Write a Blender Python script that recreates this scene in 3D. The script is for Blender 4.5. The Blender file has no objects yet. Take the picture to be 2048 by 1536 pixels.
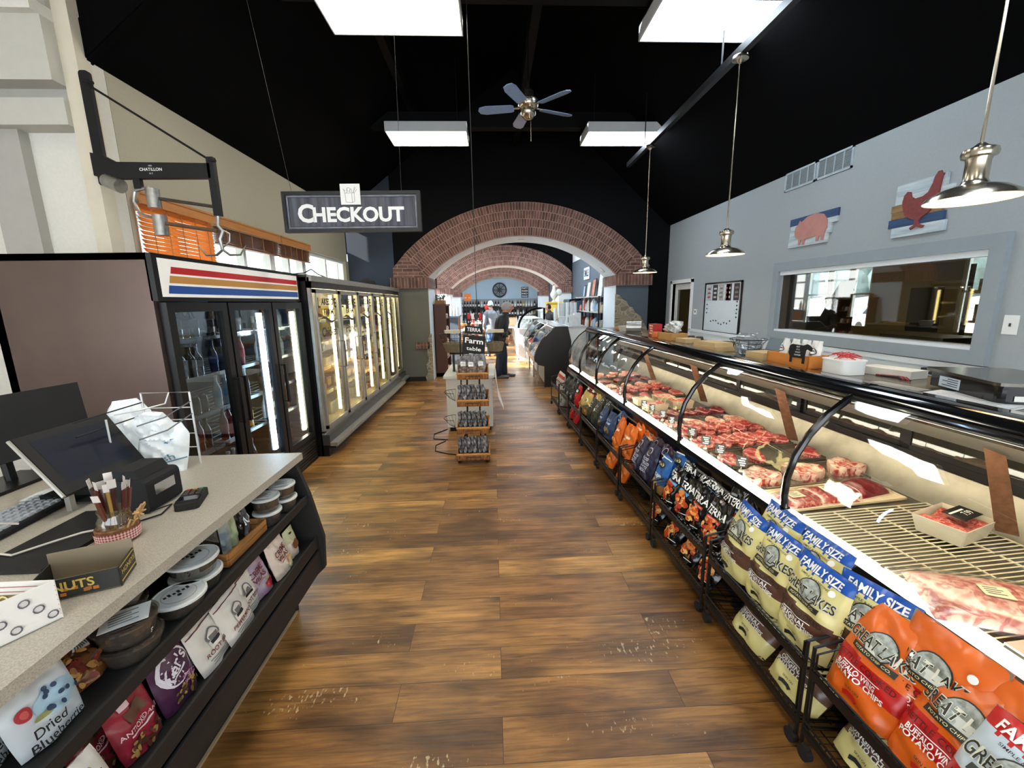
import bpy, math, random
import numpy as np
from mathutils import Vector, Matrix
random.seed(7)
S = bpy.context.scene
COL = S.collection
PI = math.pi
# ------------------------------------------------------------------ camera
CAMH = 1.68
cd = bpy.data.cameras.new('camera'); cam = bpy.data.objects.new('camera', cd); COL.objects.link(cam)
cd.sensor_width = 36.0; cd.lens = 840/2048*36; cd.clip_start = 0.05; cd.clip_end = 500
R_ = Matrix(((0.9988425531168623, 0.02391135600497385, -0.04173489112231773),
             (-0.045531117239543506, 0.1902967207703998, -0.9806702174670909),
             (-0.015507141771044003, 0.9814353800011675, 0.19116517317769166)))
cam.matrix_world = Matrix.Translation((0, 0, CAMH)) @ R_.to_4x4()
S.camera = cam
# ------------------------------------------------------------------ colour management, sky, sun
S.view_settings.view_transform = 'Standard'; S.view_settings.look = 'None'
S.view_settings.exposure = 0.9; S.view_settings.gamma = 1; S.view_settings.use_curve_mapping = False
W = bpy.data.worlds.new('sky'); S.world = W; W.use_nodes = True
wn = W.node_tree.nodes; wl = W.node_tree.links; wn.clear()
wo = wn.new('ShaderNodeOutputWorld'); wb = wn.new('ShaderNodeBackground')
wt = wn.new('ShaderNodeTexCoord'); ws = wn.new('ShaderNodeSeparateXYZ'); wr = wn.new('ShaderNodeValToRGB')
wr.color_ramp.elements[0].position = 0.0; wr.color_ramp.elements[0].color = (.93, .97, 1, 1)
wr.color_ramp.elements[1].position = .6; wr.color_ramp.elements[1].color = (.6, .78, 1, 1)
wl.new(wt.outputs['Generated'], ws.inputs[0]); wl.new(ws.outputs['Z'], wr.inputs[0]); wl.new(wr.outputs[0], wb.inputs[0])
wb.inputs[1].default_value = 3.0; wl.new(wb.outputs[0], wo.inputs[0])
sd = bpy.data.lights.new('sun', 'SUN'); sun = bpy.data.objects.new('sun', sd); COL.objects.link(sun)
sd.energy = 22; sd.angle = math.radians(.6); sd.color = (1, .95, .86)
sun.rotation_euler = Vector((-1, -.10, .50)).to_track_quat('Z', 'Y').to_euler()
sun.location = (-20, 10, 12)

# ------------------------------------------------------------------ materials
def lin(c):
    return tuple(((v/255)/12.92 if v/255 <= .04045 else ((v/255+.055)/1.055)**2.4) for v in c[:3])+(1,)
_M = {}
def mat(name, col=(128,128,128), rough=.5, metal=0, var=.12, scale=12, bump=0, emit=0, spec=.5, coat=0, stretch=None, col2=None, ecol=None, alpha=1, trans=0):
    if name in _M: return _M[name]
    m = bpy.data.materials.new(name); m.use_nodes = True; _M[name] = m
    nt = m.node_tree; n = nt.nodes; l = nt.links; b = n['Principled BSDF']
    b.inputs['Roughness'].default_value = rough; b.inputs['Metallic'].default_value = metal
    b.inputs['Specular IOR Level'].default_value = spec; b.inputs['Coat Weight'].default_value = coat
    if trans: b.inputs['Transmission Weight'].default_value = trans
    c = lin(col)
    c2 = lin(col2) if col2 else tuple(v*(1-var) for v in c[:3])+(1,)
    tc = n.new('ShaderNodeTexCoord'); mp = n.new('ShaderNodeMapping'); l.new(tc.outputs['Object'], mp.inputs[0])
    if stretch: mp.inputs['Scale'].default_value = stretch
    no = n.new('ShaderNodeTexNoise'); no.inputs['Scale'].default_value = scale; no.inputs['Detail'].default_value = 4
    l.new(mp.outputs[0], no.inputs['Vector'])
    rp = n.new('ShaderNodeValToRGB'); rp.color_ramp.elements[0].position = .35; rp.color_ramp.elements[1].position = .65
    rp.color_ramp.elements[0].color = c; rp.color_ramp.elements[1].color = c2
    l.new(no.outputs[0], rp.inputs[0]); l.new(rp.outputs[0], b.inputs['Base Color'])
    if bump:
        bp = n.new('ShaderNodeBump'); bp.inputs['Strength'].default_value = bump; bp.inputs['Distance'].default_value = .02
        l.new(no.outputs[0], bp.inputs['Height']); l.new(bp.outputs[0], b.inputs['Normal'])
    if emit:
        b.inputs['Emission Color'].default_value = lin(ecol or col); b.inputs['Emission Strength'].default_value = emit
    if alpha < 1: b.inputs['Alpha'].default_value = alpha
    return m
def glass(name, tint=(235,240,238), refl=.1, rough=.02, ior=1.5, film=0, filmcol=(255,255,255)):
    """thin pane: clear see-through with a fresnel reflection, and optionally a little milky film"""
    if name in _M: return _M[name]
    m = bpy.data.materials.new(name); m.use_nodes = True; _M[name] = m
    nt = m.node_tree; n = nt.nodes; l = nt.links; n.clear()
    o = n.new('ShaderNodeOutputMaterial'); mx = n.new('ShaderNodeMixShader'); t = n.new('ShaderNodeBsdfTransparent'); g = n.new('ShaderNodeBsdfGlossy')
    fr = n.new('ShaderNodeFresnel'); ge = n.new('ShaderNodeNewGeometry'); mi = n.new('ShaderNodeMath'); mi.operation = 'MULTIPLY_ADD'
    mi.inputs[1].default_value = 1/ior-ior; mi.inputs[2].default_value = ior; l.new(ge.outputs['Backfacing'], mi.inputs[0]); l.new(mi.outputs[0], fr.inputs[0])
    t.inputs[0].default_value = lin(tint); g.inputs['Roughness'].default_value = rough
    ma = n.new('ShaderNodeMath'); ma.operation = 'MULTIPLY_ADD'; ma.inputs[1].default_value = 1; ma.inputs[2].default_value = refl-.04; ma.use_clamp = True
    l.new(fr.outputs[0], ma.inputs[0]); l.new(ma.outputs[0], mx.inputs[0]); l.new(t.outputs[0], mx.inputs[1]); l.new(g.outputs[0], mx.inputs[2])
    last = mx
    if film:
        d = n.new('ShaderNodeBsdfDiffuse'); d.inputs[0].default_value = lin(filmcol); m2 = n.new('ShaderNodeMixShader'); m2.inputs[0].default_value = film
        l.new(mx.outputs[0], m2.inputs[1]); l.new(d.outputs[0], m2.inputs[2]); last = m2
    l.new(last.outputs[0], o.inputs[0])
    return m

# ------------------------------------------------------------------ mesh builder
_T = {}
def text_mesh(s, bold=0.0):
    k = (s, bold)
    if k in _T: return _T[k]
    cu = bpy.data.curves.new('t', 'FONT'); cu.body = s; cu.size = 1; cu.align_x = 'CENTER'; cu.align_y = 'CENTER'; cu.resolution_u = 3; cu.offset = bold
    ob = bpy.data.objects.new('t', cu)
    me = bpy.data.meshes.new_from_object(ob)
    vs = [tuple(v.co) for v in me.vertices]; fs = [tuple(p.vertices) for p in me.polygons]
    if vs:
        xs = [v[0] for v in vs]; w = max(xs)-min(xs); cx = (max(xs)+min(xs))/2; vs = [(v[0]-cx, v[1], 0) for v in vs]
    else: w = 1
    bpy.data.objects.remove(ob); bpy.data.curves.remove(cu); bpy.data.meshes.remove(me)
    _T[k] = (vs, fs, w)
    return _T[k]

class MB:
    def __init__(s): s.v = []; s.f = []; s.m = []; s.mats = []; s.T = Matrix.Identity(4); s.uv = {}
    def mi(s, m):
        if m not in s.mats: s.mats.append(m)
        return s.mats.index(m)
    def add(s, vs, fs, m, T=None):
        M = s.T @ T if T is not None else s.T
        o = len(s.v); s.v += [tuple(M @ Vector(p)) for p in vs]
        i = s.mi(m)
        for f in fs: s.f.append(tuple(a+o for a in f)); s.m.append(i)
        return s
    def box(s, c, d, m, T=None, taper=1):
        x, y, z = c; a, b, h = d[0]/2, d[1]/2, d[2]/2
        vs = [(x-a,y-b,z-h),(x+a,y-b,z-h),(x+a,y+b,z-h),(x-a,y+b,z-h),(x-a*taper,y-b*taper,z+h),(x+a*taper,y-b*taper,z+h),(x+a*taper,y+b*taper,z+h),(x-a*taper,y+b*taper,z+h)]
        return s.add(vs, [(3,2,1,0),(4,5,6,7),(0,1,5,4),(1,2,6,5),(2,3,7,6),(3,0,4,7)], m, T)
    def bb(s, a, b, m, T=None):
        return s.box([(p+q)/2 for p, q in zip(a, b)], [abs(q-p) for p, q in zip(a, b)], m, T)
    def rbox(s, c, d, r, m, T=None, seg=3, axis=2):
        """box with rounded vertical corners about axis"""
        ax = [0,1,2]; ax.remove(axis); A, B = d[ax[0]]/2, d[ax[1]]/2; r = min(r, A*.99, B*.99); pts = []
        for q, (sx, sy) in enumerate(((1,1),(-1,1),(-1,-1),(1,-1))):
            for k in range(seg+1):
                t = PI/2*(q+k/seg); pts.append((sx*(A-r)+r*math.cos(t), sy*(B-r)+r*math.sin(t)))
        h = d[axis]/2; vs = []
        for e in (-h, h):
            for p in pts:
                v = [0,0,0]; v[ax[0]] = p[0]+c[ax[0]]; v[ax[1]] = p[1]+c[ax[1]]; v[axis] = e+c[axis]; vs.append(tuple(v))
        n = len(pts); fs = [tuple(range(n))[::-1], tuple(range(n, 2*n))]+[(k, (k+1)%n, n+(k+1)%n, n+k) for k in range(n)]
        return s.add(vs, fs, m, T)
    def prism(s, pts, axis, a, b, m, T=None):
        """polygon pts in the two other axes extruded along axis from a to b"""
        ax = [0,1,2]; ax.remove(axis); vs = []
        for e in (a, b):
            for p in pts:
                v = [0,0,0]; v[ax[0]] = p[0]; v[ax[1]] = p[1]; v[axis] = e; vs.append(tuple(v))
        n = len(pts)
        return s.add(vs, [tuple(range(n))[::-1], tuple(range(n, 2*n))]+[(k, (k+1)%n, n+(k+1)%n, n+k) for k in range(n)], m, T)
    def lathe(s, prof, m, T=None, seg=16, c=(0,0,0), sx=1, sy=1, cap=True):
        vs = []; fs = []
        for r, z in prof:
            for k in range(seg):
                t = 2*PI*k/seg; vs.append((c[0]+r*sx*math.cos(t), c[1]+r*sy*math.sin(t), c[2]+z))
        for j in range(len(prof)-1):
            for k in range(seg):
                a = j*seg+k; b = j*seg+(k+1)%seg; fs.append((a, b, b+seg, a+seg))
        if cap and prof[0][0] > 1e-5: fs.append(tuple(range(seg))[::-1])
        if cap and prof[-1][0] > 1e-5: fs.append(tuple(range((len(prof)-1)*seg, len(prof)*seg)))
        return s.add(vs, fs, m, T)
    def cyl(s, p, q, r, m, T=None, seg=8, r2=None):
        return s.tube([p, q], r, m, T, seg, rs=[r, r if r2 is None else r2])
    def tube(s, pts, r, m, T=None, seg=6, rs=None, closed=False, cap=True):
        P = [Vector(p) for p in pts]; n = len(P); vs = []; fs = []; ref = None
        for i in range(n):
            if closed: d = (P[(i+1)%n]-P[i-1])
            else: d = P[min(i+1, n-1)]-P[max(i-1, 0)]
            if d.length < 1e-9: d = Vector((0,0,1))
            d.normalize()
            if ref is None:
                ref = Vector((0,0,1)) if abs(d.z) < .9 else Vector((1,0,0))
            a = d.cross(ref)
            if a.length < 1e-4: a = d.cross(Vector((0,1,0)))
            a.normalize(); b = a.cross(d).normalized(); ref = b
            R = rs[i] if rs else r
            for k in range(seg):
                t = 2*PI*k/seg; vs.append(tuple(P[i]+a*R*math.cos(t)+b*R*math.sin(t)))
        for i in range(n if closed else n-1):
            for k in range(seg):
                A = i*seg+k; B = i*seg+(k+1)%seg; C = ((i+1)%n)*seg; fs.append((A, B, C+(k+1)%seg, C+k))
        if cap and not closed: fs.append(tuple(range(seg))[::-1]); fs.append(tuple(range((n-1)*seg, n*seg)))
        return s.add(vs, fs, m, T)
    def grid(s, fn, nu, nv, m, T=None, mfn=None, closed_u=False):
        """fn(u,v)->point, u,v in 0..1; mfn(u,v)->material"""
        vs = [fn(i/nu, j/nv) for j in range(nv+1) for i in range(nu+(0 if closed_u else 1))]
        w = nu+(0 if closed_u else 1); M = s.T @ T if T is not None else s.T; o = len(s.v)
        s.v += [tuple(M @ Vector(p)) for p in vs]
        for j in range(nv):
            for i in range(nu):
                a = j*w+i; b = j*w+(i+1)%w
                s.f.append((a+o, b+o, b+w+o, a+w+o)); s.m.append(s.mi(mfn((i+.5)/nu, (j+.5)/nv) if mfn else m))
        return s
    def sheet(s, pts3, m, th=.002, T=None):
        """thin slab from planar polygon pts3 (3d) with thickness th"""
        P = [Vector(p) for p in pts3]; nrm = (P[1]-P[0]).cross(P[2]-P[0]).normalized()*th; n = len(P)
        vs = [tuple(p) for p in P]+[tuple(p+nrm) for p in P]
        return s.add(vs, [tuple(range(n))[::-1], tuple(range(n, 2*n))]+[(k, (k+1)%n, n+(k+1)%n, n+k) for k in range(n)], m, T)
    def text(s, t, fn, size, m, bold=0, width=None):
        """letters laid on a surface: fn(x,y)->point for text coords in metres"""
        vs, fs, w = text_mesh(t, bold)
        k = size; kx = size if width is None else width/max(w, .01)
        return s.add([fn(v[0]*kx, v[1]*k) for v in vs], fs, m)
    def flat_text(s, t, o, ux, uy, size, m, bold=0, width=None, lift=.001):
        o = Vector(o); ux = Vector(ux).normalized(); uy = Vector(uy).normalized(); nn = ux.cross(uy)*lift
        return s.text(t, lambda x, y: tuple(o+ux*x+uy*y+nn), size, m, bold, width)
    def build(s, name, parent=None, loc=(0,0,0), rot=None, smooth=False, label=None, cat=None, group=None, kind=None, angle=40):
        me = bpy.data.meshes.new(name); me.from_pydata(s.v, [], s.f)
        for m in s.mats: me.materials.append(m)
        me.polygons.foreach_set('material_index', s.m)
        if s.uv:
            ul = me.uv_layers.new(name='UVMap')
            for p in me.polygons:
                if p.index in s.uv:
                    for li, c in zip(p.loop_indices, s.uv[p.index]): ul.data[li].uv = c
        me.validate(); me.update()
        if smooth:
            me.polygons.foreach_set('use_smooth', [True]*len(me.polygons))
            try: me.set_sharp_from_angle(angle=math.radians(angle))
            except Exception: pass
        o = bpy.data.objects.new(name, me); COL.objects.link(o); o.location = loc
        if rot: o.rotation_euler = rot
        if parent: o.parent = parent
        return tag(o, label, cat, group, kind)
def tag(o, label=None, cat=None, group=None, kind=None):
    if label: o['label'] = label
    if cat: o['category'] = cat
    if group: o['group'] = group
    if kind: o['kind'] = kind
    return o
def thing(name, label, cat, loc=(0,0,0), rz=0, group=None, rot=None):
    o = bpy.data.objects.new(name, None); COL.objects.link(o); o.empty_display_size = .1
    o.location = loc; o.rotation_euler = rot or (0,0,rz)
    return tag(o, label, cat, group)
def dup(root, loc, rot=None, label=None, group=None, scale=None):
    kids = [c for c in root.children]
    r = root.copy(); COL.objects.link(r); r.location = loc
    if rot is not None: r.rotation_euler = rot
    if scale is not None: r.scale = scale
    if label: r['label'] = label
    if group: r['group'] = group
    for ch in kids:
        c = ch.copy(); COL.objects.link(c); c.parent = r
        for g in ch.children:
            d = g.copy(); COL.objects.link(d); d.parent = c
    return r
ORD = ['first','second','third','fourth','fifth','sixth','seventh','eighth','ninth','tenth','eleventh','twelfth','thirteenth','fourteenth','fifteenth','sixteenth','seventeenth','eighteenth','nineteenth','twentieth']
def rotm(rx=0, ry=0, rz=0): return Matrix.Rotation(rz,4,'Z') @ Matrix.Rotation(ry,4,'Y') @ Matrix.Rotation(rx,4,'X')
def trm(x, y, z): return Matrix.Translation((x, y, z))

# common materials
black_metal = mat('black_metal', (22,22,23), .35, .3, var=.2)
black_matte = mat('black_matte', (17,17,18), .75, var=.3)
black_gloss = mat('black_gloss_plastic', (13,13,15), .12, var=.2, spec=.6)
white_plastic = mat('white_plastic', (232,234,232), .4, var=.04)
white_paper = mat('white_paper', (238,238,232), .8, var=.04)
steel = mat('brushed_steel', (168,166,160), .3, .9, var=.15, scale=30)
dark_steel = mat('dark_steel', (92,88,82), .4, .8, var=.2, scale=20)
alu = mat('aluminium_trim', (176,174,165), .35, .7, var=.1)
black_print = mat('black_print', (20,20,20), .6)
white_print = mat('white_print', (245,245,240), .55, var=.02)
# ================================================================== THE SETTING
def node_floor():
    m = bpy.data.materials.new('wood_planks'); m.use_nodes = True; nt = m.node_tree; n = nt.nodes; l = nt.links; b = n['Principled BSDF']
    tc = n.new('ShaderNodeTexCoord')
    def brick(c1, c2, off):
        br = n.new('ShaderNodeTexBrick'); br.offset = off; br.offset_frequency = 2; br.squash = 1
        br.inputs['Scale'].default_value = 1; br.inputs['Brick Width'].default_value = 1.22; br.inputs['Row Height'].default_value = .18
        br.inputs['Mortar Size'].default_value = .0012; br.inputs['Mortar Smooth'].default_value = .2; br.inputs['Bias'].default_value = 0
        br.inputs['Color1'].default_value = c1; br.inputs['Color2'].default_value = c2; br.inputs['Mortar'].default_value = (0,0,0,1)
        l.new(tc.outputs['Object'], br.inputs[0]); return br
    br = brick((0,0,0,1), (1,1,1,1), .37)
    # per plank tone
    rp = n.new('ShaderNodeValToRGB'); e = rp.color_ramp.elements
    e[0].position = 0; e[0].color = lin((142,98,50)); e[1].position = 1; e[1].color = lin((196,146,80))
    x = e.new(.35); x.color = lin((158,112,60)); x = e.new(.7); x.color = lin((174,126,70))
    l.new(br.outputs[0], rp.inputs[0])
    # grain: plank tone shifts the noise so that grain breaks at each seam
    mp = n.new('ShaderNodeMapping'); mp.inputs['Scale'].default_value = (1.6, 22, 1); l.new(tc.outputs['Object'], mp.inputs[0])
    sh = n.new('ShaderNodeVectorMath'); sh.operation = 'MULTIPLY_ADD'; sh.inputs[1].default_value = (9, 31, 5)
    l.new(br.outputs[0], sh.inputs[0]); l.new(mp.outputs[0], sh.inputs[2])
    g = n.new('ShaderNodeTexNoise'); g.inputs['Scale'].default_value = 1.6; g.inputs['Detail'].default_value = 8; g.inputs['Roughness'].default_value = .65; g.inputs['Distortion'].default_value = .9
    l.new(sh.outputs[0], g.inputs['Vector'])
    gr = n.new('ShaderNodeValToRGB'); gr.color_ramp.elements[0].position = .3; gr.color_ramp.elements[1].position = .66
    gr.color_ramp.elements[0].color = (.20,.17,.15,1); gr.color_ramp.elements[1].color = (1.25,1.22,1.12,1); l.new(g.outputs[0], gr.inputs[0])
    mu = n.new('ShaderNodeMixRGB'); mu.blend_type = 'MULTIPLY'; mu.inputs[0].default_value = .85; l.new(rp.outputs[0], mu.inputs[1]); l.new(gr.outputs[0], mu.inputs[2])
    # broad smoky patches
    mp2 = n.new('ShaderNodeMapping'); mp2.inputs['Scale'].default_value = (1.3, 3.4, 1); l.new(tc.outputs['Object'], mp2.inputs[0])
    sh2 = n.new('ShaderNodeVectorMath'); sh2.operation = 'MULTIPLY_ADD'; sh2.inputs[1].default_value = (3, 5, 7); l.new(br.outputs[0], sh2.inputs[0]); l.new(mp2.outputs[0], sh2.inputs[2])
    p = n.new('ShaderNodeTexNoise'); p.inputs['Scale'].default_value = 1.5; p.inputs['Detail'].default_value = 3; l.new(sh2.outputs[0], p.inputs['Vector'])
    pr = n.new('ShaderNodeValToRGB'); pr.color_ramp.elements[0].position = .36; pr.color_ramp.elements[1].position = .6
    pr.color_ramp.elements[0].color = (.22,.19,.17,1); pr.color_ramp.elements[1].color = (1,1,1,1); l.new(p.outputs[0], pr.inputs[0])
    m2 = n.new('ShaderNodeMixRGB'); m2.blend_type = 'MULTIPLY'; m2.inputs[0].default_value = .8; l.new(mu.outputs[0], m2.inputs[1]); l.new(pr.outputs[0], m2.inputs[2])
    # pale saw scrapes across the boards
    mp3 = n.new('ShaderNodeMapping'); mp3.inputs['Scale'].default_value = (60, 26, 1); l.new(tc.outputs['Object'], mp3.inputs[0])
    sc = n.new('ShaderNodeTexNoise'); sc.inputs['Scale'].default_value = 1.2; sc.inputs['Detail'].default_value = 2; l.new(mp3.outputs[0], sc.inputs['Vector'])
    sp = n.new('ShaderNodeTexNoise'); sp.inputs['Scale'].default_value = 1.1; sp.inputs['Detail'].default_value = 2; l.new(sh2.outputs[0], sp.inputs['Vector'])
    ml = n.new('ShaderNodeMath'); ml.operation = 'MULTIPLY'; l.new(sc.outputs[0], ml.inputs[0]); l.new(sp.outputs[0], ml.inputs[1])
    sr = n.new('ShaderNodeValToRGB'); sr.color_ramp.elements[0].position = .405; sr.color_ramp.elements[1].position = .47; l.new(ml.outputs[0], sr.inputs[0])
    m3 = n.new('ShaderNodeMixRGB'); m3.inputs[2].default_value = lin((206,182,140)); l.new(m2.outputs[0], m3.inputs[1])
    mk = n.new('ShaderNodeMath'); mk.operation = 'MULTIPLY'; mk.inputs[1].default_value = .75; l.new(sr.outputs[0], mk.inputs[0]); l.new(mk.outputs[0], m3.inputs[0])
    # seams
    m4 = n.new('ShaderNodeMixRGB'); m4.inputs[2].default_value = lin((38,26,16)); l.new(br.outputs['Fac'], m4.inputs[0]); l.new(m3.outputs[0], m4.inputs[1])
    l.new(m4.outputs[0], b.inputs['Base Color'])
    rr = n.new('ShaderNodeMapRange'); rr.inputs[3].default_value = .26; rr.inputs[4].default_value = .48; l.new(g.outputs[0], rr.inputs[0]); l.new(rr.outputs[0], b.inputs['Roughness'])
    b.inputs['Specular IOR Level'].default_value = .45
    bp = n.new('ShaderNodeBump'); bp.inputs['Strength'].default_value = .22; bp.inputs['Distance'].default_value = .01; l.new(g.outputs[0], bp.inputs['Height']); l.new(bp.outputs[0], b.inputs['Normal'])
    return m
def node_brick(name, bw, rh, off, c1=(124,88,76), c2=(84,58,50), mort=(156,128,116), ms=.007, uv=True):
    m = bpy.data.materials.new(name); m.use_nodes = True; nt = m.node_tree; n = nt.nodes; l = nt.links; b = n['Principled BSDF']
    tc = n.new('ShaderNodeTexCoord'); br = n.new('ShaderNodeTexBrick'); br.offset = off
    br.inputs['Scale'].default_value = 1; br.inputs['Brick Width'].default_value = bw; br.inputs['Row Height'].default_value = rh
    br.inputs['Mortar Size'].default_value = ms; br.inputs['Mortar Smooth'].default_value = .3
    br.inputs['Color1'].default_value = lin(c1); br.inputs['Color2'].default_value = lin(c2); br.inputs['Mortar'].default_value = lin(mort)
    l.new(tc.outputs['UV'], br.inputs[0])
    no = n.new('ShaderNodeTexNoise'); no.inputs['Scale'].default_value = 9; no.inputs['Detail'].default_value = 5; l.new(tc.outputs['Object'], no.inputs[0])
    mr = n.new('ShaderNodeMapRange'); mr.inputs[1].default_value = .3; mr.inputs[2].default_value = .7; mr.inputs[3].default_value = .72; mr.inputs[4].default_value = 1.2; l.new(no.outputs[0], mr.inputs[0])
    mx = n.new('ShaderNodeMixRGB'); mx.blend_type = 'MULTIPLY'; mx.inputs[0].default_value = 1; l.new(br.outputs[0], mx.inputs[1]); l.new(mr.outputs[0], mx.inputs[2])
    l.new(mx.outputs[0], b.inputs['Base Color']); b.inputs['Roughness'].default_value = .85
    bp = n.new('ShaderNodeBump'); bp.inputs['Strength'].default_value = .6; bp.inputs['Distance'].default_value = .008; bp.invert = True
    l.new(br.outputs['Fac'], bp.inputs['Height']); l.new(bp.outputs[0], b.inputs['Normal'])
    return m
def node_stone():
    m = bpy.data.materials.new('field_stone'); m.use_nodes = True; nt = m.node_tree; n = nt.nodes; l = nt.links; b = n['Principled BSDF']
    tc = n.new('ShaderNodeTexCoord'); mp = n.new('ShaderNodeMapping'); mp.inputs['Scale'].default_value = (7, 7, 11); l.new(tc.outputs['Object'], mp.inputs[0])
    v = n.new('ShaderNodeTexVoronoi'); v.feature = 'DISTANCE_TO_EDGE'; v.inputs['Scale'].default_value = 1; l.new(mp.outputs[0], v.inputs['Vector'])
    v2 = n.new('ShaderNodeTexVoronoi'); v2.inputs['Scale'].default_value = 1; l.new(mp.outputs[0], v2.inputs['Vector'])
    r = n.new('ShaderNodeValToRGB'); r.color_ramp.elements[0].color = lin((150,142,122)); r.color_ramp.elements[1].color = lin((112,102,84)); l.new(v2.outputs['Color'], r.inputs[0])
    e = n.new('ShaderNodeValToRGB'); e.color_ramp.elements[0].position = .03; e.color_ramp.elements[1].position = .1; e.color_ramp.elements[0].color = lin((172,162,140)); l.new(v.outputs['Distance'], e.inputs[0])
    mx = n.new('ShaderNodeMixRGB'); l.new(e.outputs[0], mx.inputs[0]); mx.inputs[1].default_value = lin((176,166,146)); l.new(r.outputs[0], mx.inputs[2])
    l.new(mx.outputs[0], b.inputs['Base Color']); b.inputs['Roughness'].default_value = .9
    bp = n.new('ShaderNodeBump'); bp.inputs['Strength'].default_value = .8; bp.inputs['Distance'].default_value = .02; l.new(e.outputs[0], bp.inputs['Height']); l.new(bp.outputs[0], b.inputs['Normal'])
    return m
M_floor = node_floor()
M_ring = node_brick('arch_brick', .056, .165, .5, mort=(166,136,124), ms=.006)
M_course = node_brick('coursed_brick', .215, .073, .5)
M_soldier = node_brick('soldier_brick', .072, .4, .0)
M_stone = node_stone()
cream = mat('cream_wall_paint', (176,171,152), .8, var=.04, scale=40, bump=.05)
cream2 = mat('pale_entry_paint', (222,220,210), .8, var=.04, scale=40, bump=.05)
bluegrey = mat('blue_grey_wall_paint', (158,165,168), .75, var=.04, scale=40, bump=.05)
slate = mat('slate_wall_paint', (78,88,98), .75, var=.06, scale=30)
navy = mat('dark_blue_wall_paint', (42,54,70), .7, var=.08, scale=30)
blackp = mat('black_ceiling_paint', (4,4,5), .95, spec=.08, var=.25, scale=6)
blackw = mat('black_wall_paint', (6,6,8), .8, spec=.15, var=.2, scale=10)
taupe = mat('taupe_pier_paint', (104,104,96), .8, var=.06, scale=30)
soffit_w = mat('white_soffit_paint', (214,222,226), .7, var=.03)
wainscot = mat('white_wainscot_panel', (214,220,222), .5, var=.04, scale=20)
greytrim = mat('grey_window_trim', (142,152,158), .55, var=.05)
palefar = mat('pale_blue_far_wall', (186,206,218), .8, var=.03)
ground_m = mat('snowy_ground', (205,208,212), .9, var=.1, scale=.3)
XL, XR, YA = -3.0, 3.8, 9.2

def struct(mb, name, **k): return mb.build(name, kind='structure', **k)
struct(MB().bb((-8,-4,-.1),(9,32,0), M_floor), 'floor')
struct(MB().bb((-80,-60,-.3),(90,80,-.12), ground_m), 'ground')
# roof slopes: left eave (-3,3.55) to ridge (.5,6.2) to right eave (3.8,3.24)
mb = MB()
mb.prism([(-3.2,3.36),(.5,6.2),(.5,6.4),(-3.2,3.62)], 1, 3.68, 9.7, blackp).prism([(-1.98,4.30),(.5,6.2),(.5,6.4),(-1.98,4.5)], 1, -3.2, 3.68, blackp).prism([(-3.0,3.5),(-1.9,4.34),(-3.0,4.5)], 1, 3.69, 3.75, blackp)
mb.prism([(.5,6.2),(4.0,3.04),(4.0,3.3),(.5,6.4)], 1, -3.2, 9.7, blackp)
struct(mb, 'ceiling')
mb = MB().bb((-6.2,-3.2,4.3),(-1.95,3.84,4.4), cream2); struct(mb, 'ceiling_entry')
mb = MB()
for y in (1.2, 4.35, 7.3): # purlins that catch a little light
    mb.bb((-2.95,y,3.3+1.1),(4.0,y+.16,3.3+1.32), mat('black_beam', (7,7,8), .7, spec=.15, var=.2))
for x in (-1.3,.5,2.4):
    mb.bb((x,-3,4.75),(x+.1,9.2,4.95), mat('black_beam'))
struct(mb, 'trim_beams')
# left wall with its strip of windows, Y 3.55 .. 9.1, z 1.1 .. 2.58
wy0, wy1, wz0, wz1 = 3.90, 9.1, 1.1, 2.56
mb = MB()
mb.bb((XL-.18,3.845,0),(XL,YA,wz0), cream).bb((XL-.18,3.845,wz1),(XL,YA,3.52), cream)
mb.bb((XL-.18,3.845,wz0),(XL,wy0,wz1), cream).bb((XL-.18,wy1,wz0),(XL,YA+.5,wz1), cream)
struct(mb, 'wall_left')
pale_frame = mat('white_window_frame', (226,232,236), .4, var=.03)
paneglass = glass('window_glass', (246,250,250), .06)
for i, (a, b) in enumerate(((3.90,4.9),(4.9,6.2),(6.2,7.2),(7.2,9.1))):
    t = thing('window_%d' % (i+1), None, None, (XL-.09,(a+b)/2,0)); t['kind'] = 'structure'
    m = MB(); w = (b-a)/2
    for s in (-1,1): m.bb((-.05,s*(w-.032)-.03,wz0+.002),(.05,s*(w-.032)+.03,wz1-.002), pale_frame)
    m.bb((-.045,-.03,wz0+.06),(.045,.03,wz1-.06), pale_frame); m.bb((-.05,-w+.062,wz0+.002),(.05,w-.062,wz0+.06), pale_frame); m.bb((-.05,-w+.062,wz1-.06),(.05,w-.062,wz1-.002), pale_frame)
    m.build('window_frame', t); MB().bb((-.004,-w+.05,wz0+.05),(.004,w-.05,wz1-.05), paneglass).build('pane', t)
# porch roof outside, whose ribbed soffit shows through the far window
m = MB(); rib = mat('porch_soffit', (150,176,196), .6, var=.08)
m.bb((-4.7,4.0,2.74),(XL-.2,9.55,2.86), rib)
for k in range(10): m.bb((-4.65+k*.14,4.0,2.71),(-4.65+k*.14+.05,9.55,2.74), rib)
struct(m, 'porch_roof')
for y in (4.0, 9.4): struct(MB().bb((-4.7,y,-.12),(-4.55,y+.15,2.7), pale_frame), 'porch_post')
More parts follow.
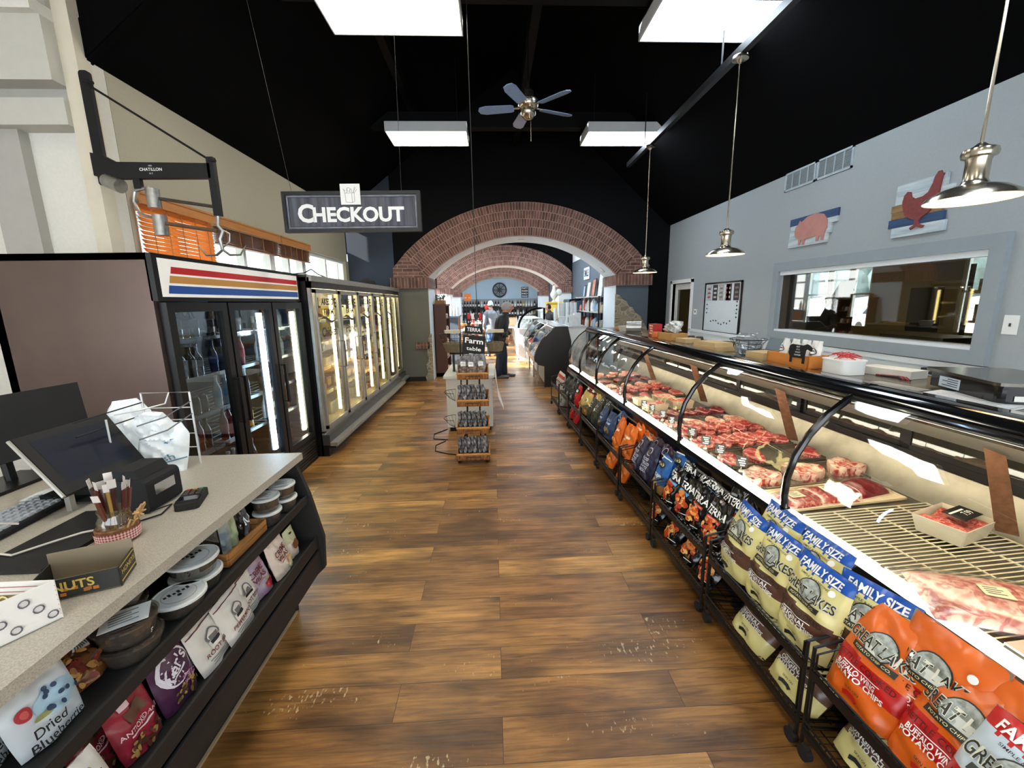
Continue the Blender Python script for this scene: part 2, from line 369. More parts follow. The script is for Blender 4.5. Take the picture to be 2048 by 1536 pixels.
# entry side wall at Y 3.45 with stepped bands, and the column at its end
m = MB()
m.bb((-6.2,3.72,0),(-3.0,3.84,4.3), cream2)
m.bb((-3.83,3.64,1.0),(-3.55,3.72,3.02), mat('grey_band_paint', (176,174,166), .8, var=.04))
m.bb((-6.2,3.56,3.02),(-3.1,3.72,3.20), mat('band_paint', (196,194,184), .8, var=.04))
m.bb((-6.2,3.64,3.20),(-3.1,3.72,3.29), mat('grey_band_paint'))
m.bb((-6.2,3.50,3.29),(-3.1,3.72,3.70), mat('band_paint'))
m.bb((-6.2,3.44,3.70),(-3.1,3.72,3.78), cream2)
m.bb((-6.2,3.56,3.78),(-3.1,3.72,4.3), mat('grey_band_paint'))
struct(m, 'wall_entry')
struct(MB().bb((-3.10,3.60,0),(-2.99,3.72,4.3), mat('warm_column_paint', (214,206,186), .8, var=.04)), 'trim_column')
struct(MB().bb((-6.2,-3.2,0),(-6.05,3.84,4.3), cream2), 'wall_entry_side')
# storefront behind the viewer: piers and heads between big windows
m = MB()
m.bb((-6.2,-3.2,0),(4.0,-3.0,.5), cream2).bb((-6.2,-3.2,2.7),(4.0,-3.0,4.2), cream2)
for x in (-6.2,-3.4,-.6,1.7,3.7): m.bb((x,-3.2,.5),(x+.25,-3.0,2.7), cream2)
struct(m, 'wall_back')
struct(MB().prism([(-3.2,4.1),(4.0,4.1),(.5,6.4)], 1, -3.2, -3.0, blackp), 'wall_back_gable')
# right wall with the kitchen window
ky0, ky1, kz0, kz1 = 3.14, 5.52, 1.25, 2.02
m = MB()
def rw(y0, y1, z0, z1, mt): m.bb((XR,y0,z0),(XR+.16,y1,z1), mt)
rw(-3, ky0, 1.12, 3.5, bluegrey); rw(ky1, 8.03, 1.12, 3.5, bluegrey); rw(ky0, ky1, kz1, 3.5, bluegrey); rw(ky0, ky1, 1.12, kz0, bluegrey)
rw(8.03, 8.90, 2.0, 3.5, bluegrey); rw(8.90, YA, 0, 3.5, bluegrey)
rw(-3, 8.03, 0, 1.12, wainscot)
struct(m, 'wall_right')
struct(MB().bb((XR-.03,-3,1.08),(XR-.002,8.0,1.13), wainscot), 'trim_1')
t = thing('window_5', None, None, (XR,0,0)); t['kind'] = 'structure'
m = MB(); f = .11
m.bb((-.045,ky0-f,kz1),(0,ky1+f,kz1+f), greytrim).bb((-.045,ky0-f,kz0-f),(0,ky1+f,kz0), greytrim)
m.bb((-.045,ky0-f,kz0),(0,ky0,kz1), greytrim).bb((-.045,ky1,kz0),(0,ky1+f,kz1), greytrim)
m.build('window_frame', t)
m = MB(); 
m.bb((-.03,ky0,kz0),(.16,ky1,kz0+.025), pale_frame).bb((-.02,ky0,kz1-.05),(.05,ky1,kz1), pale_frame).bb((.03,ky1-.05,kz0),(.16,ky1,kz1), mat('brown_jamb', (66,58,46), .6)).bb((.03,ky0,kz0),(.16,ky0+.03,kz1), black_matte)
m.build('window_sill', t)
MB().bb((.085,ky0+.02,kz0+.02),(.092,ky1-.04,kz1-.04), glass('kitchen_glass', (225,224,212), .13)).build('pane', t)
# kitchen beyond
kbeige = mat('kitchen_wall', (150,138,108), .8, var=.06)
m = MB(); m.bb((3.97,-.2,2.75),(8.1,11.2,2.85), kbeige); struct(m, 'ceiling_kitchen')
m = MB(); m.bb((3.97,-.3,0),(8.1,-.2,2.8), kbeige).bb((3.97,11.2,0),(8.1,11.3,2.8), kbeige)
m.bb((8.0,-.2,0),(8.1,11.2,1.05), kbeige).bb((8.0,-.2,2.45),(8.1,11.2,2.75), kbeige)
for a, b in ((-.2,6.0),(7.0,8.75),(9.25,9.32),(9.85,9.92),(10.6,11.2)): m.bb((8.0,a,1.05),(8.1,b,2.45), kbeige)
m.bb((3.97,9.3,0),(4.05,11.2,2.8), kbeige)
struct(m, 'wall_kitchen')
for i, (a, b) in enumerate(((6.0,7.0),(8.75,9.25),(9.32,9.85),(9.92,10.6))):
    m = MB()
    for s in (a, b-.05): m.bb((8.02,s,1.05),(8.08,s+.05,2.45), pale_frame)
    m.bb((8.02,a,1.72),(8.08,b,1.76), pale_frame); struct(m, 'window_%d' % (6+i))
# ---- door at the far end of the right wall
t = thing('door_1', None, None, (XR,8.03,0)); t['kind'] = 'structure'
m = MB(); m.bb((-.03,-.06,0),(.16,.0,2.06), white_plastic).bb((-.03,.87,0),(.16,.93,2.06), white_plastic).bb((-.03,-.06,2.0),(.16,.93,2.07), white_plastic); m.build('door_frame', t)
m = MB(); m.bb((.05,.02,0),(.09,.12,1.99), white_plastic).bb((.05,.75,0),(.09,.85,1.99), white_plastic).bb((.05,.12,1.88),(.09,.75,1.99), white_plastic).bb((.05,.12,0),(.09,.75,.9), mat('blue_door_panel', (160,190,210), .5)); m.build('door_leaf', t)
MB().bb((.065,.12,.9),(.072,.75,1.88), glass('door_glass', (150,135,100), .12, film=.25, filmcol=(90,78,50))).build('pane', t)
# ---- the three arches
def arch_pts(cx, hw, spring, rise, th, cyc):
    R = (hw*hw+rise*rise)/(2*rise); zc = spring+rise-R; return R, zc
def brick_arch(Y, cx, hw, spring, top, th, shoulder, ext, label, depth=1.0, detail=True):
    rise = top-spring; R = (hw*hw+rise*rise)/(2*rise); zc = top-R; a0 = math.acos(hw/R); 
    Ro = R+th; N = 64; t = thing('brick_arch', label, 'arch', (cx, Y, 0), group=None)
    # outer outline limited at |x| = ext
    aext = math.acos(min(1, ext/Ro)); zs = zc+Ro*math.sin(aext)
    ring = MB(); fi = 0
    def P(r, a, y): return (r*math.cos(a), y, zc+r*math.sin(a))
    for k in range(N):
        A = a0+(PI-2*a0)*k/N; B = a0+(PI-2*a0)*(k+1)/N
        def ro(a):  # outer radius clipped by the vertical side
            return min(Ro, ext/max(abs(math.cos(a)), 1e-6))
        n0 = len(ring.f)
        ring.add([P(R,A,0),P(ro(A),A,0),P(ro(B),B,0),P(R,B,0)], [(0,1,2,3)], M_ring)
        s0, s1 = A*R*1.1, B*R*1.1
        ring.uv[n0] = [(s0,0),(s0,ro(A)-R),(s1,ro(B)-R),(s1,0)]
        ring.add([P(ro(A),A,0),P(ro(A),A,depth),P(ro(B),B,depth),P(ro(B),B,0)], [(0,1,2,3)], M_ring); ring.uv[n0+1] = [(s0,0),(s0,depth),(s1,depth),(s1,0)]
        ring.add([P(R,B,depth),P(ro(B),B,depth),P(ro(A),A,depth),P(R,A,depth)], [(0,1,2,3)], M_ring); ring.uv[n0+2] = [(s1,0),(s1,ro(B)-R),(s0,ro(A)-R),(s0,0)]
    ring.build('arch_ring', t)
    so = MB()
    for k in range(N):
        A = a0+(PI-2*a0)*k/N; B = a0+(PI-2*a0)*(k+1)/N
        so.add([P(R-.012,A,.03),P(R-.012,B,.03),P(R-.012,B,depth-.03),P(R-.012,A,depth-.03)], [(0,1,2,3)], soffit_w)
        for yy in (0, depth): so.add([P(R,A,yy),P(R,B,yy),P(R-.012,B,abs(yy-.03)),P(R-.012,A,abs(yy-.03))], [(0,1,2,3)], M_ring)
    so.build('soffit_lining', t, smooth=True)
    for s in (-1, 1):
        sh = MB(); rr = min(Ro, ext/math.cos(a0)); x1, z1 = rr*math.cos(a0), zc+rr*math.sin(a0)
        pts = [(hw, spring-.002), (ext, spring-.002), (ext, min(z1, zs)), (x1*.999, z1)]
        q = [(s*x, z) for x, z in pts]
        if s > 0: q = q[::-1]
        sh.add([(x,0,z) for x,z in q]+[(x,depth,z) for x,z in q], [(0,1,2,3),(7,6,5,4),(0,4,5,1),(1,5,6,2),(2,6,7,3),(3,7,4,0)], M_course)
        for i in range(6): 
            f = sh.f[i]; sh.uv[i] = [((sh.v[v][0]+sh.v[v][1])+5, sh.v[v][2]) for v in f]
        sh.build('shoulder', t)
        im = MB(); x0, x1 = s*(hw-.03), s*(ext+.06); im.bb((min(x0,x1),-.06,spring-.22),(max(x0,x1),depth+.05,spring), M_soldier)
        for i, f in enumerate(im.f): im.uv[i] = [((im.v[v][0]+im.v[v][1])+5, im.v[v][2]-spring+.22) for v in f]
        im.build('impost', t)
    if detail:
        for k, a in enumerate((50, 90, 130)):
            a = math.radians(a); c = P(R-.02, a, depth*.5); mm = Matrix.Translation(c) @ Matrix.Rotation(PI/2-a, 4, 'Y')
            d = thing('downlight', 'round recessed lamp in the underside of the front arch, %s' % ('right side','at the crown','left side')[k], 'lamp', (cx+c[0], Y+c[1], c[2]), rot=(0, PI/2-a, 0))
            MB().lathe([(.05,.0),(.075,.0),(.075,-.012),(.05,-.02)], white_plastic, seg=20).build('trim_ring', d)
            MB().lathe([(0,-.008),(.05,-.008)], mat('lamp_face', (255,236,200), .5, emit=9), seg=16).build('lamp_lens', d)
    return R, zc, Ro
def wall_over(Y, cx, hw, spring, Ro, zc, ext, top_fn, x0, x1, name, mt, mtl=None, depth=.4, y0=.06):
    m = MB(); n = 60; xs = [cx-ext+.02+(2*ext-.04)*k/n for k in range(n+1)]
    def zb(x):
        d = abs(x-cx); return zc+math.sqrt(max(Ro*Ro-d*d, 0))-.02 if d < Ro else spring
    for a, b in zip(xs, xs[1:]):
        vs = [(a,Y+y0,zb(a)),(b,Y+y0,zb(b)),(b,Y+y0,top_fn(b)),(a,Y+y0,top_fn(a)),(a,Y+depth,zb(a)),(b,Y+depth,zb(b)),(b,Y+depth,top_fn(b)),(a,Y+depth,top_fn(a))]
        m.add(vs, [(0,1,2,3),(7,6,5,4),(0,4,5,1),(3,2,6,7)], mt)
    def side(a, b, mt):
        if b-a < .02: return
        k = 8; 
        for i in range(k):
            p, q = a+(b-a)*i/k, a+(b-a)*(i+1)/k
            m.add([(p,Y+y0,0),(q,Y+y0,0),(q,Y+y0,top_fn(q)),(p,Y+y0,top_fn(p)),(p,Y+depth,0),(q,Y+depth,0),(q,Y+depth,top_fn(q)),(p,Y+depth,top_fn(p))], [(0,1,2,3),(7,6,5,4),(0,4,7,3),(2,6,5,1)], mt)
    side(x0, cx-ext+.02, mtl or mt); side(cx+ext-.02, x1, mt)
    struct(m, name)
roofz = lambda x: (3.6+(x+3.0)*(6.35-3.6)/3.5) if x < .5 else (6.35-(x-.5)*(6.35-3.25)/3.3)
cx1, hw1, ext1 = .66, 2.02, 2.73
R1, zc1, Ro1 = brick_arch(YA, cx1, hw1, 2.22, 3.05, .66, 0, ext1, 'wide red brick arch, the nearest of the three')
wall_over(YA, cx1, hw1, 2.22, Ro1, zc1, ext1, roofz, XL, XR+.1, 'wall_arch', blackw, navy)
for s, a, b in ((-1, cx1-ext1, cx1-hw1), (1, cx1+hw1, cx1+ext1)):
    m = MB(); m.bb((a,YA,0),(b,YA+1.0,2.0), taupe if s < 0 else slate)
    m.bb((b if s < 0 else a-.012, YA+.01, 0),(b+.012 if s < 0 else a, YA+.99, 2.0), soffit_w)
    struct(m, 'wall_pier')
struct(MB().bb((cx1-ext1,YA-.015,0),(cx1-hw1-.06,YA,.1), black_matte), 'baseboard_left')
# stone showing through the plaster, ragged outline
def ragged(name, outline, y, th, mt, label, cx=0):
    m = MB().prism(outline, 1, y-th, y, mt); return m.build(name, label=label, cat='stonework')
rg = random.Random(3)
pts = [(cx1+hw1-.02,0),(cx1+ext1-.01,0),(cx1+ext1-.01,1.06),(3.30,1.20),(3.22,1.34),(3.10,1.42),(3.04,1.53),(2.96,1.55),(2.90,1.66),(2.82,1.70),(2.75,1.79),(cx1+hw1-.02,1.82)]
ragged('stone_patch', [(x, z) for x, z in pts], YA+.0, .05, M_stone, 'rough field stone showing through the plaster of the right arch pier')
m = MB(); xe = cx1-hw1
pts = [(xe+.03,0),(xe+.03,1.05),(xe-.01,1.02),(xe-.05,.92),(xe-.03,.8),(xe-.09,.66),(xe-.05,.5),(xe-.12,.36),(xe-.08,.2),(xe-.14,.1),(xe-.12,0)]
ragged('stone_patch', pts[::-1], YA, .05, M_stone, 'narrow ragged strip of stone on the left arch pier edge')
m = MB().bb((xe-.32,YA-.05,.72),(xe-.02,YA,.86), M_soldier)
for i, f in enumerate(m.f): m.uv[i] = [(m.v[v][0], m.v[v][2]) for v in f]
m.build('brick_block', label='short band of bricks set in the left arch pier', cat='brickwork')
flat2 = lambda x: 4.3
R2, z2, Ro2 = brick_arch(16, .47, 2.03, 2.22, 3.02, .72, 0, 2.5, 'second brick arch, seen through the nearest one', detail=False)
wall_over(16, .47, 2.03, 2.22, Ro2, z2, 2.5, flat2, -3.2, 3.1, 'wall_arch', blackw, blackw)
R3, z3, Ro3 = brick_arch(22.5, .42, 2.08, 2.22, 3.0, .72, 0, 2.55, 'farthest brick arch, in front of the wine wall', detail=False)
wall_over(22.5, .42, 2.08, 2.22, Ro3, z3, 2.55, flat2, -3.2, 3.1, 'wall_arch', blackw, blackw)
for Y, c, hw, e in ((16,.47,2.03,2.5),(22.5,.42,2.08,2.55)):
    for a, b in ((c-e, c-hw), (c+hw, c+e)): struct(MB().bb((a,Y,0),(b,Y+1.0,2.0), soffit_w), 'wall_pier')
# second room
m = MB(); y = 9.6
segs = [(9.6,10.2),(11.9,12.3),(14.0,14.4),(15.9,17.0),(18.6,19.0),(20.8,28.2)]
for a, b in segs: m.bb((-3.2,a,0),(-3.0,b,4.3), palefar)
m.bb((-3.2,9.6,0),(-3.0,28.2,.5), palefar).bb((-3.2,9.6,2.75),(-3.0,28.2,4.3), palefar)
struct(m, 'wall_far_left')
m = MB()
for y in (11.05,13.15,15.1,17.8,19.9): m.bb((-3.14,y-.05,.5),(-3.06,y+.05,2.75), pale_frame)
for z in (1.1,1.65,2.2): m.bb((-3.14,10.2,z-.03),(-3.06,20.8,z+.03), pale_frame)
struct(m, 'window_10')
m = MB(); m.bb((3.0,9.7,0),(3.15,28.2,3.08), slate).bb((3.0,9.7,3.08),(3.15,16,4.3), soffit_w).bb((3.0,16,3.08),(3.15,28.2,4.3), blackw)
struct(m, 'wall_far_right')
struct(MB().bb((-3.2,28,0),(3.15,28.2,4.3), palefar), 'wall_far')
struct(MB().bb((-3.2,9.6,4.3),(3.15,28.2,4.45), blackp), 'ceiling_far')
# ================================================================== HANGING THINGS
def hang(p, q, name, label, r=.003, m=None, group=None):
    o = MB().cyl((0,0,0), [b-a for a, b in zip(p, q)], r, m or mat('hanging_wire', (66,66,64), .6, .2), seg=5).build(name, loc=p, label=label, cat='wire', group=group); return o
def troffer(x, y, z, warm, label, group='box lights hung from the black ceiling'):
    t = thing('ceiling_light', label, 'ceiling light', (x, y, z))
    t['group'] = group; w, d, h = .61, .30, .14
    m = MB(); body = mat('light_housing', (205,208,210), .45, var=.03)
    for s in (-1, 1):
        # curved cheeks at the two short ends
        pts = [(-d,0),(d,0),(d,h*.35),(d*.82,h*.8),(d*.5,h),(-d*.5,h),(-d*.82,h*.8),(-d,h*.35)]
        x0 = s*w; m.prism([(a,b) for a,b in pts], 0, min(x0,x0-s*.012), max(x0,x0-s*.012), body)
    for s in (-1, 1): m.bb((-w,s*d-.006,0),(w,s*d+.006,h*.95), body)
    m.bb((-w,-d,h*.9),(w,d,h), body); m.build('housing', t)
    MB().bb((-w+.02,-d+.015,.004),(w-.02,d-.015,.012), mat(('warm_diffuser' if warm else 'cool_diffuser') if z > 4 else 'far_fill_diffuser', (255,246,228) if warm else (226,242,255), .6, emit=10 if z > 4 else 26)).build('diffuser', t)
    for sx in (-.45,.45):
        MB().cyl((sx,0,h),(sx,0,(h+.2 if y > 9 else h+1.0)),.002, mat('dark_hanger', (40,40,40), .6), seg=5).build('hanger', t)
    return t
troffer(-.93, 7.22, 4.2, True, 'white box light glowing warm, far left of the ceiling fan')
troffer(2.12, 7.22, 4.2, False, 'white box light glowing cool, far right of the ceiling fan')
troffer(-.83, 4.32, 4.2, True, 'white box light glowing warm, near left, cut by the top of the photo')
troffer(2.12, 4.38, 4.2, False, 'white box light glowing cool, near right, cut by the top of the photo')
for y in (1.5, -1.2):
    troffer(-.85, y, 4.2, True, 'box light above the checkout aisle behind the view'); troffer(2.12, y, 4.2, False, 'box light above the meat counter behind the view')
for y in (11.5, 14, 18, 20.5, 25):
    for x in (-1.2, 1.4): troffer(x, y, 3.95, False, 'white box light on the ceiling of the far room', group='added box lights of the far room')  # lamps added out of view above the arches to brighten the far room
# ceiling fan
t = thing('ceiling_fan', 'five bladed ceiling fan with grey blue blades under the black ceiling', 'fan', (.47, 5.4, 3.9))
nick = mat('brushed_nickel', (190,180,162), .22, .95, var=.1)
m = MB().lathe([(.0,-.13),(.05,-.12),(.085,-.08),(.09,-.05),(.06,-.03),(.1,-.01),(.12,.02),(.12,.07),(.07,.1),(.03,.13)], nick, seg=20); m.build('motor', t, smooth=True)
MB().cyl((0,0,.1),(0,0,2.35),.014, black_metal).lathe([(.02,.1),(.06,.13),(.06,.17),(.02,.2)], black_metal).build('downrod', t)
blade_m = mat('fan_blade', (118,142,180), .3, var=.2, scale=14, stretch=(1,6,1))
for k, a in enumerate((8, 86, 157, 229, 301)):
    a = math.radians(a+14); M = rotm(rz=a) @ rotm(rx=.22)
    b = MB(); pts = [(.17,-.045),(.2,-.06),(.5,-.07),(.57,-.05),(.59,0),(.57,.05),(.5,.07),(.2,.06),(.17,.045)]
    b.prism(pts, 2, -.004, .004, blade_m, M); bl = b.build('blade', t)
    MB().box((.14,0,.004),(.12,.03,.012), nick, M).build('blade_bracket', bl)
MB().cyl((.03,0,-.12),(.03,0,-.36),.002, nick, seg=5).build('pull_chain', t)
# lighting track with three pendants
tx = 2.28
t = thing('lighting_track', 'long black ceiling track that carries the pendant lamps', 'track', (tx,3.6,3.82))
m = MB().bb((-.03,-4.0,0),(.03,3.75,.07), black_metal); m.build('rail', t)
for y in (-3,-1.2,.9,3.0): MB().cyl((0,y,.07),(0,y,.95),.008, black_metal).build('hanger', t)
m = MB()
for k in range(7): m.box((-.031,-.05-k*.13-.2,.02),(.004,.05,.014), white_plastic)
m.build('track_marking', t)
def pendant(y, drop, label):
    t = thing('pendant_lamp', label, 'pendant lamp', (tx, y, 3.82-drop)); t['group'] = 'brushed nickel pendants over the meat counter'
    MB().lathe([(.0,drop),(.062,drop),(.07,drop-.01),(.07,drop-.028),(.03,drop-.035),(.012,drop-.06),(0,drop-.06)], nick, seg=20).build('canopy', t, smooth=True)
    MB().cyl((0,0,.22),(0,0,drop-.04),.0065, nick, seg=8).build('stem', t, smooth=True)
    MB().lathe([(.012,.25),(.03,.235),(.062,.222),(.066,.205),(.062,.19),(.048,.185),(.044,.17),(.044,.09),(.05,.075),(.06,.065)], nick, seg=24).build('socket_cover', t, smooth=True)
    MB().lathe([(.045,.07),(.07,.066),(.115,.052),(.165,.02),(.178,.0),(.174,.0),(.160,.017),(.112,.047),(.068,.06),(.045,.064)], nick, seg=32, cap=False).build('lamp_shade', t, smooth=True)
    MB().lathe([(.172,.001),(.158,.016),(.110,.046),(.066,.059),(0,.062)], mat('shade_inside_white', (250,240,215), .5), seg=32, cap=False).build('shade_lining', t, smooth=True)
    MB().lathe([(0,.0),(.02,.004),(.032,.02),(.03,.04),(.016,.06)], mat('warm_bulb', (255,222,170), .5, emit=90), seg=14).build('bulb', t, smooth=True)
    return t
pendant(2.02, 1.70, 'nearest brushed nickel pendant lamp, cut by the right photo edge')
pendant(4.17, 1.72, 'middle brushed nickel pendant lamp above the meat counter')
pendant(6.37, 1.74, 'farthest brushed nickel pendant lamp, in front of the brick arch')
hang((-.16,4.3,1.42),(-.17,4.3,5.6), 'hanging_wire', 'long dark wire dropping from the ceiling to the basket stand', .0035, mat('dark_cord', (30,28,26), .6))
# CHECKOUT sign
sx, sy, sz = -1.215, 4.0, 2.485
t = thing('checkout_sign', 'hanging black framed sign reading CHECKOUT in white letters', 'sign', (sx, sy, sz), rz=math.radians(-1.0))
w, h = .60, .17
m = MB(); fr = mat('sign_frame_black', (12,12,13), .5)
m.bb((-w,-.025,-h),(w,.025,-h+.028), fr).bb((-w,-.025,h-.028),(w,.025,h), fr).bb((-w,-.025,-h+.028),(-w+.03,.025,h-.028), fr).bb((w-.03,-.025,-h+.028),(w,.025,h-.028), fr); m.build('frame', t)
sw = mat('grey_washed_wood', (92,94,104), .7, col2=(58,60,68), scale=5, stretch=(5,1,.4), bump=.2)
m = MB().bb((-w+.03,-.012,-h+.028),(w-.03,.012,h-.028), sw)
lt = mat('sign_border_grey', (132,134,146), .7, col2=(96,98,108), scale=8)
a, b = w-.036, h-.034
for x0,z0,x1,z1 in ((-a,b-.012,a,b),(-a,-b,a,-b+.012),(-a,-b,-a+.012,b),(a-.012,-b,a,b)): m.bb((x0,-.0145,z0),(x1,-.012,z1), lt)
a, b = a-.012, b-.012
for x0,z0,x1,z1 in ((-a,b-.005,a,b),(-a,-b,a,-b+.005),(-a,-b,-a+.005,b),(a-.005,-b,a,b)): m.bb((x0,-.0135,z0),(x1,-.012,z1), fr)
m.build('panel', t)
m = MB(); wl_ = mat('sign_letter_white', (240,240,238), .5, var=.02)
m.flat_text('C', (-.405,-.0165,-.02), (1,0,0), (0,0,1), .205, wl_, .034)
m.flat_text('HECKOUT', (.055,-.0165,-.03), (1,0,0), (0,0,1), .165, wl_, .038, width=.80)
m.build('lettering', t)
m = MB().bb((-.085,-.034,.055),(.085,-.026,.225), mat('sign_plaque_white', (240,240,236), .6, var=.02)); ink = mat('pencil_grey', (120,120,118), .7)
o = lambda x, z: (x, -.035, z)
for p, q in (((-.04,.075),(-.045,.15)),((-.045,.15),(.035,.15)),((.035,.15),(.035,.08)),((-.04,.075),(.01,.07)),((.01,.07),(.035,.08)),((.012,.07),(.015,.148)),((-.045,.15),(-.055,.18)),((-.03,.15),(-.02,.185)),((0,.15),(0,.18)),((.0,.18),(.015,.182)),((.015,.182),(.018,.15)),((.025,.15),(.05,.195)),((.03,.15),(.04,.2)),((.035,.15),(.06,.18)),((-.04,.165),(-.06,.185))):
    m.cyl(o(*p), o(*q), .0012, ink, seg=4)
m.tube([o(-.012+.017*math.cos(a*.5), .178+.015*math.sin(a*.5)) for a in range(13)], .0011, ink, seg=4)
m.build('grocery_bag_plaque', t)
hang((-1.73,4.0,2.655),(-1.95,4.0,4.35), 'hanging_wire', 'thin wire holding up the left end of the checkout sign', .0015)
hang((-.78,4.0,2.655),(-.74,4.0,5.1), 'hanging_wire', 'thin wire holding up the right end of the checkout sign', .0015)
# ================================================================== BAG AND POUCH BUILDER
def pouch(w, h, d, mfn, prints=(), seed=0, wr=.006, crimp=.03, top=.92, nu=18, nv=22, back=None, bottom=.75, fold=0.0):
    """soft bag: x across, z up, front faces -y.  mfn(u,v)->material of the printed film"""
    R = random.Random(seed); ph = [R.uniform(0, 6.28) for _ in range(10)]; lean = fold
    def prof(v):
        t = bottom+(1-bottom)*min(1, v/.3) if v < .3 else 1
        if v > .3: t = math.cos((v-.3)/.7*PI/2)**.75
        return max(t, .02)
    def side(u): return max(0, 1-abs(2*u-1)**2.6)**.6
    def wid(v): return w*(.94+.06*math.sin(v*PI)) if v < .8 else w*(.94+.06*math.sin(.8*PI)+(top-.97)*((v-.8)/.2)**1.0*1.0)
    def pt(x, z, off=0, sgn=-1):
        v = min(max(z/h, 0), 1); ww = wid(v); u = min(max(x/ww+.5, 0), 1)
        t = d/2*prof(v)*side(u)
        k = wr*(math.sin(x/w*9+ph[0]+z/h*5)*math.sin(z/h*11+ph[1])+.6*math.sin(x/w*17+ph[2])*math.sin(z/h*7+ph[3]+x/w*6)+.45*math.sin(z/h*27+ph[4]+x/w*13))
        k *= side(u)*(.35+.65*prof(v))
        if v > .86: k += .25*wr*math.sin(x/w*26+ph[5])
        y = sgn*(t+k+off)+fold*max(0, v-.75)**2*4*h
        zz = z - (.10*h*(v**3))*fold*2
        return (x*1.0, y, zz)
    m = MB()
    f = lambda sg: (lambda u, v: (lambda p: p)(pt((u-.5)*wid(v), v*h, 0, sg)))
    m.grid(lambda u, v: f(-1)(u, v), nu, nv, None, mfn=mfn)
    m.grid(lambda u, v: f(1)(1-u, v), nu, nv, None, mfn=(back or mfn))
    # bottom closes the two sheets
    bt = [f(-1)(i/nu, 0) for i in range(nu+1)]+[f(1)(i/nu, 0) for i in range(nu, -1, -1)]
    m.add(bt, [tuple(range(len(bt)))[::-1]], mfn(.5, .01))
    off = .0028
    for p in prints:
        off += .0005 if h > .1 else .0003
        if p[0] == 'T':
            _, s, x, z, size, mt, width, bold = p[:8]; an = p[8] if len(p) > 8 else 0; c, sn = math.cos(an), math.sin(an)
            m.text(s, lambda a, b: pt(x+a*c-b*sn, z+a*sn+b*c, off+.0008), size, mt, bold, width)
        elif p[0] == 'E':
            _, x, z, rx, rz, mt = p[:6]; sg = 20
            vs = [pt(x, z, off)]; fs = []
            for q in (.25, .5, .75, 1):
                for k in range(sg): vs.append(pt(x+rx*q*math.cos(2*PI*k/sg), z+rz*q*math.sin(2*PI*k/sg), off))
            for k in range(sg):
                k2 = (k+1)%sg; fs.append((0, 1+k, 1+k2)); fs += [(1+sg*q+k, 1+sg*(q+1)+k, 1+sg*(q+1)+k2, 1+sg*q+k2) for q in range(3)]
            m.add(vs, fs, mt)
        elif p[0] == 'R':
            _, x, z, rw_, rh_, mt = p[:6]; an = p[6] if len(p) > 6 else 0; c, sn = math.cos(an), math.sin(an)
            def g(u, v):
                a, b = (u-.5)*rw_, (v-.5)*rh_; return pt(x+a*c-b*sn, z+a*sn+b*c, off)
            m.grid(g, 10, 4, mt)
        elif p[0] == 'P':
            _, pts, mt = p; m.add([pt(a, b, off) for a, b in pts], [tuple(range(len(pts)))], mt)
        elif p[0] == 'B': # scattered blobs (pictures of crisps, nuts, fruit)
            _, x, z, rx, rz, n, r, mts, sd = p; Q = random.Random(sd)
            for k in range(n):
                a = Q.uniform(0, 6.28); q = math.sqrt(Q.random()); cx, cz = x+rx*q*math.cos(a), z+rz*q*math.sin(a); rr = r*Q.uniform(.6, 1.3); b = Q.uniform(0, 6.28); sq = Q.uniform(.45, .9)
                mt = mts[Q.randrange(len(mts))]; o2 = off+k*.00003
                vs = [pt(cx+rr*math.cos(t)*math.cos(b)-rr*sq*math.sin(t)*math.sin(b), cz+rr*math.cos(t)*math.sin(b)+rr*sq*math.sin(t)*math.cos(b), o2) for t in [2*PI*i/8 for i in range(8)]]
                m.add(vs, [tuple(range(8))], mt)
    return m
def film(name, c, rough=.28, **k):
    k.setdefault('scale', 18); return mat(name, c, rough, spec=.6, **k)
def text_on(*a): return ('T',)+a
def place(src, n, loc, lean, rz, label, roll=0, group=None, scale=None, cat=None, name=None):
    """first use moves the source itself, later uses copy it"""
    if not src.get('_used'):
        o = src; o['_used'] = 1; o.location = loc; o.rotation_euler = (-lean, roll, rz)
        if label: o['label'] = label
        if group: o['group'] = group
        if scale: o.scale = scale
    else:
        o = dup(src, loc, (-lean, roll, rz), label, group, scale)
        if group is None and 'group' in o: del o['group']
    return o
def clean_flags():
    for o in bpy.data.objects:
        if '_used' in o: del o['_used']
RZR = -PI/2   # faces the aisle from the right
RZL = PI/2    # faces the aisle from the left

# ================================================================== LEFT SIDE: COOLERS
fb, ff, fy0, fy1 = -2.96, -1.98, 2.66, 4.56
cooler_side = mat('cooler_side_metal', (104,88,82), .28, .7, var=.12, scale=3)
t = thing('drinks_cooler', 'black three door drinks cooler with red, tan and blue striped header', 'cooler', (fb, fy0, 0))
t_cool = t; L = fy1-fy0; D = ff-fb
m = MB(); m.bb((0,0,0),(D-.05,.045,2.0), cooler_side).bb((0,L-.045,0),(D-.05,L,2.0), black_metal).bb((0,0,1.96),(D-.05,L,2.0), black_metal).bb((0,0,0),(.05,L,2.0), mat('cooler_inside', (118,122,124), .5, var=.05)).bb((0,.045,.0),(D-.05,L-.045,.26), black_metal)
m.build('cabinet', t)
m = MB(); m.bb((D-.06,0,1.72),(D-.02,L,2.0), black_metal); m.build('header_frame', t)
wh = mat('header_white', (226,224,218), .35, var=.03, emit=.15); hx = D-.018
m = MB(); m.bb((D-.02,.04,1.745),(hx,L-.04,1.975), wh)
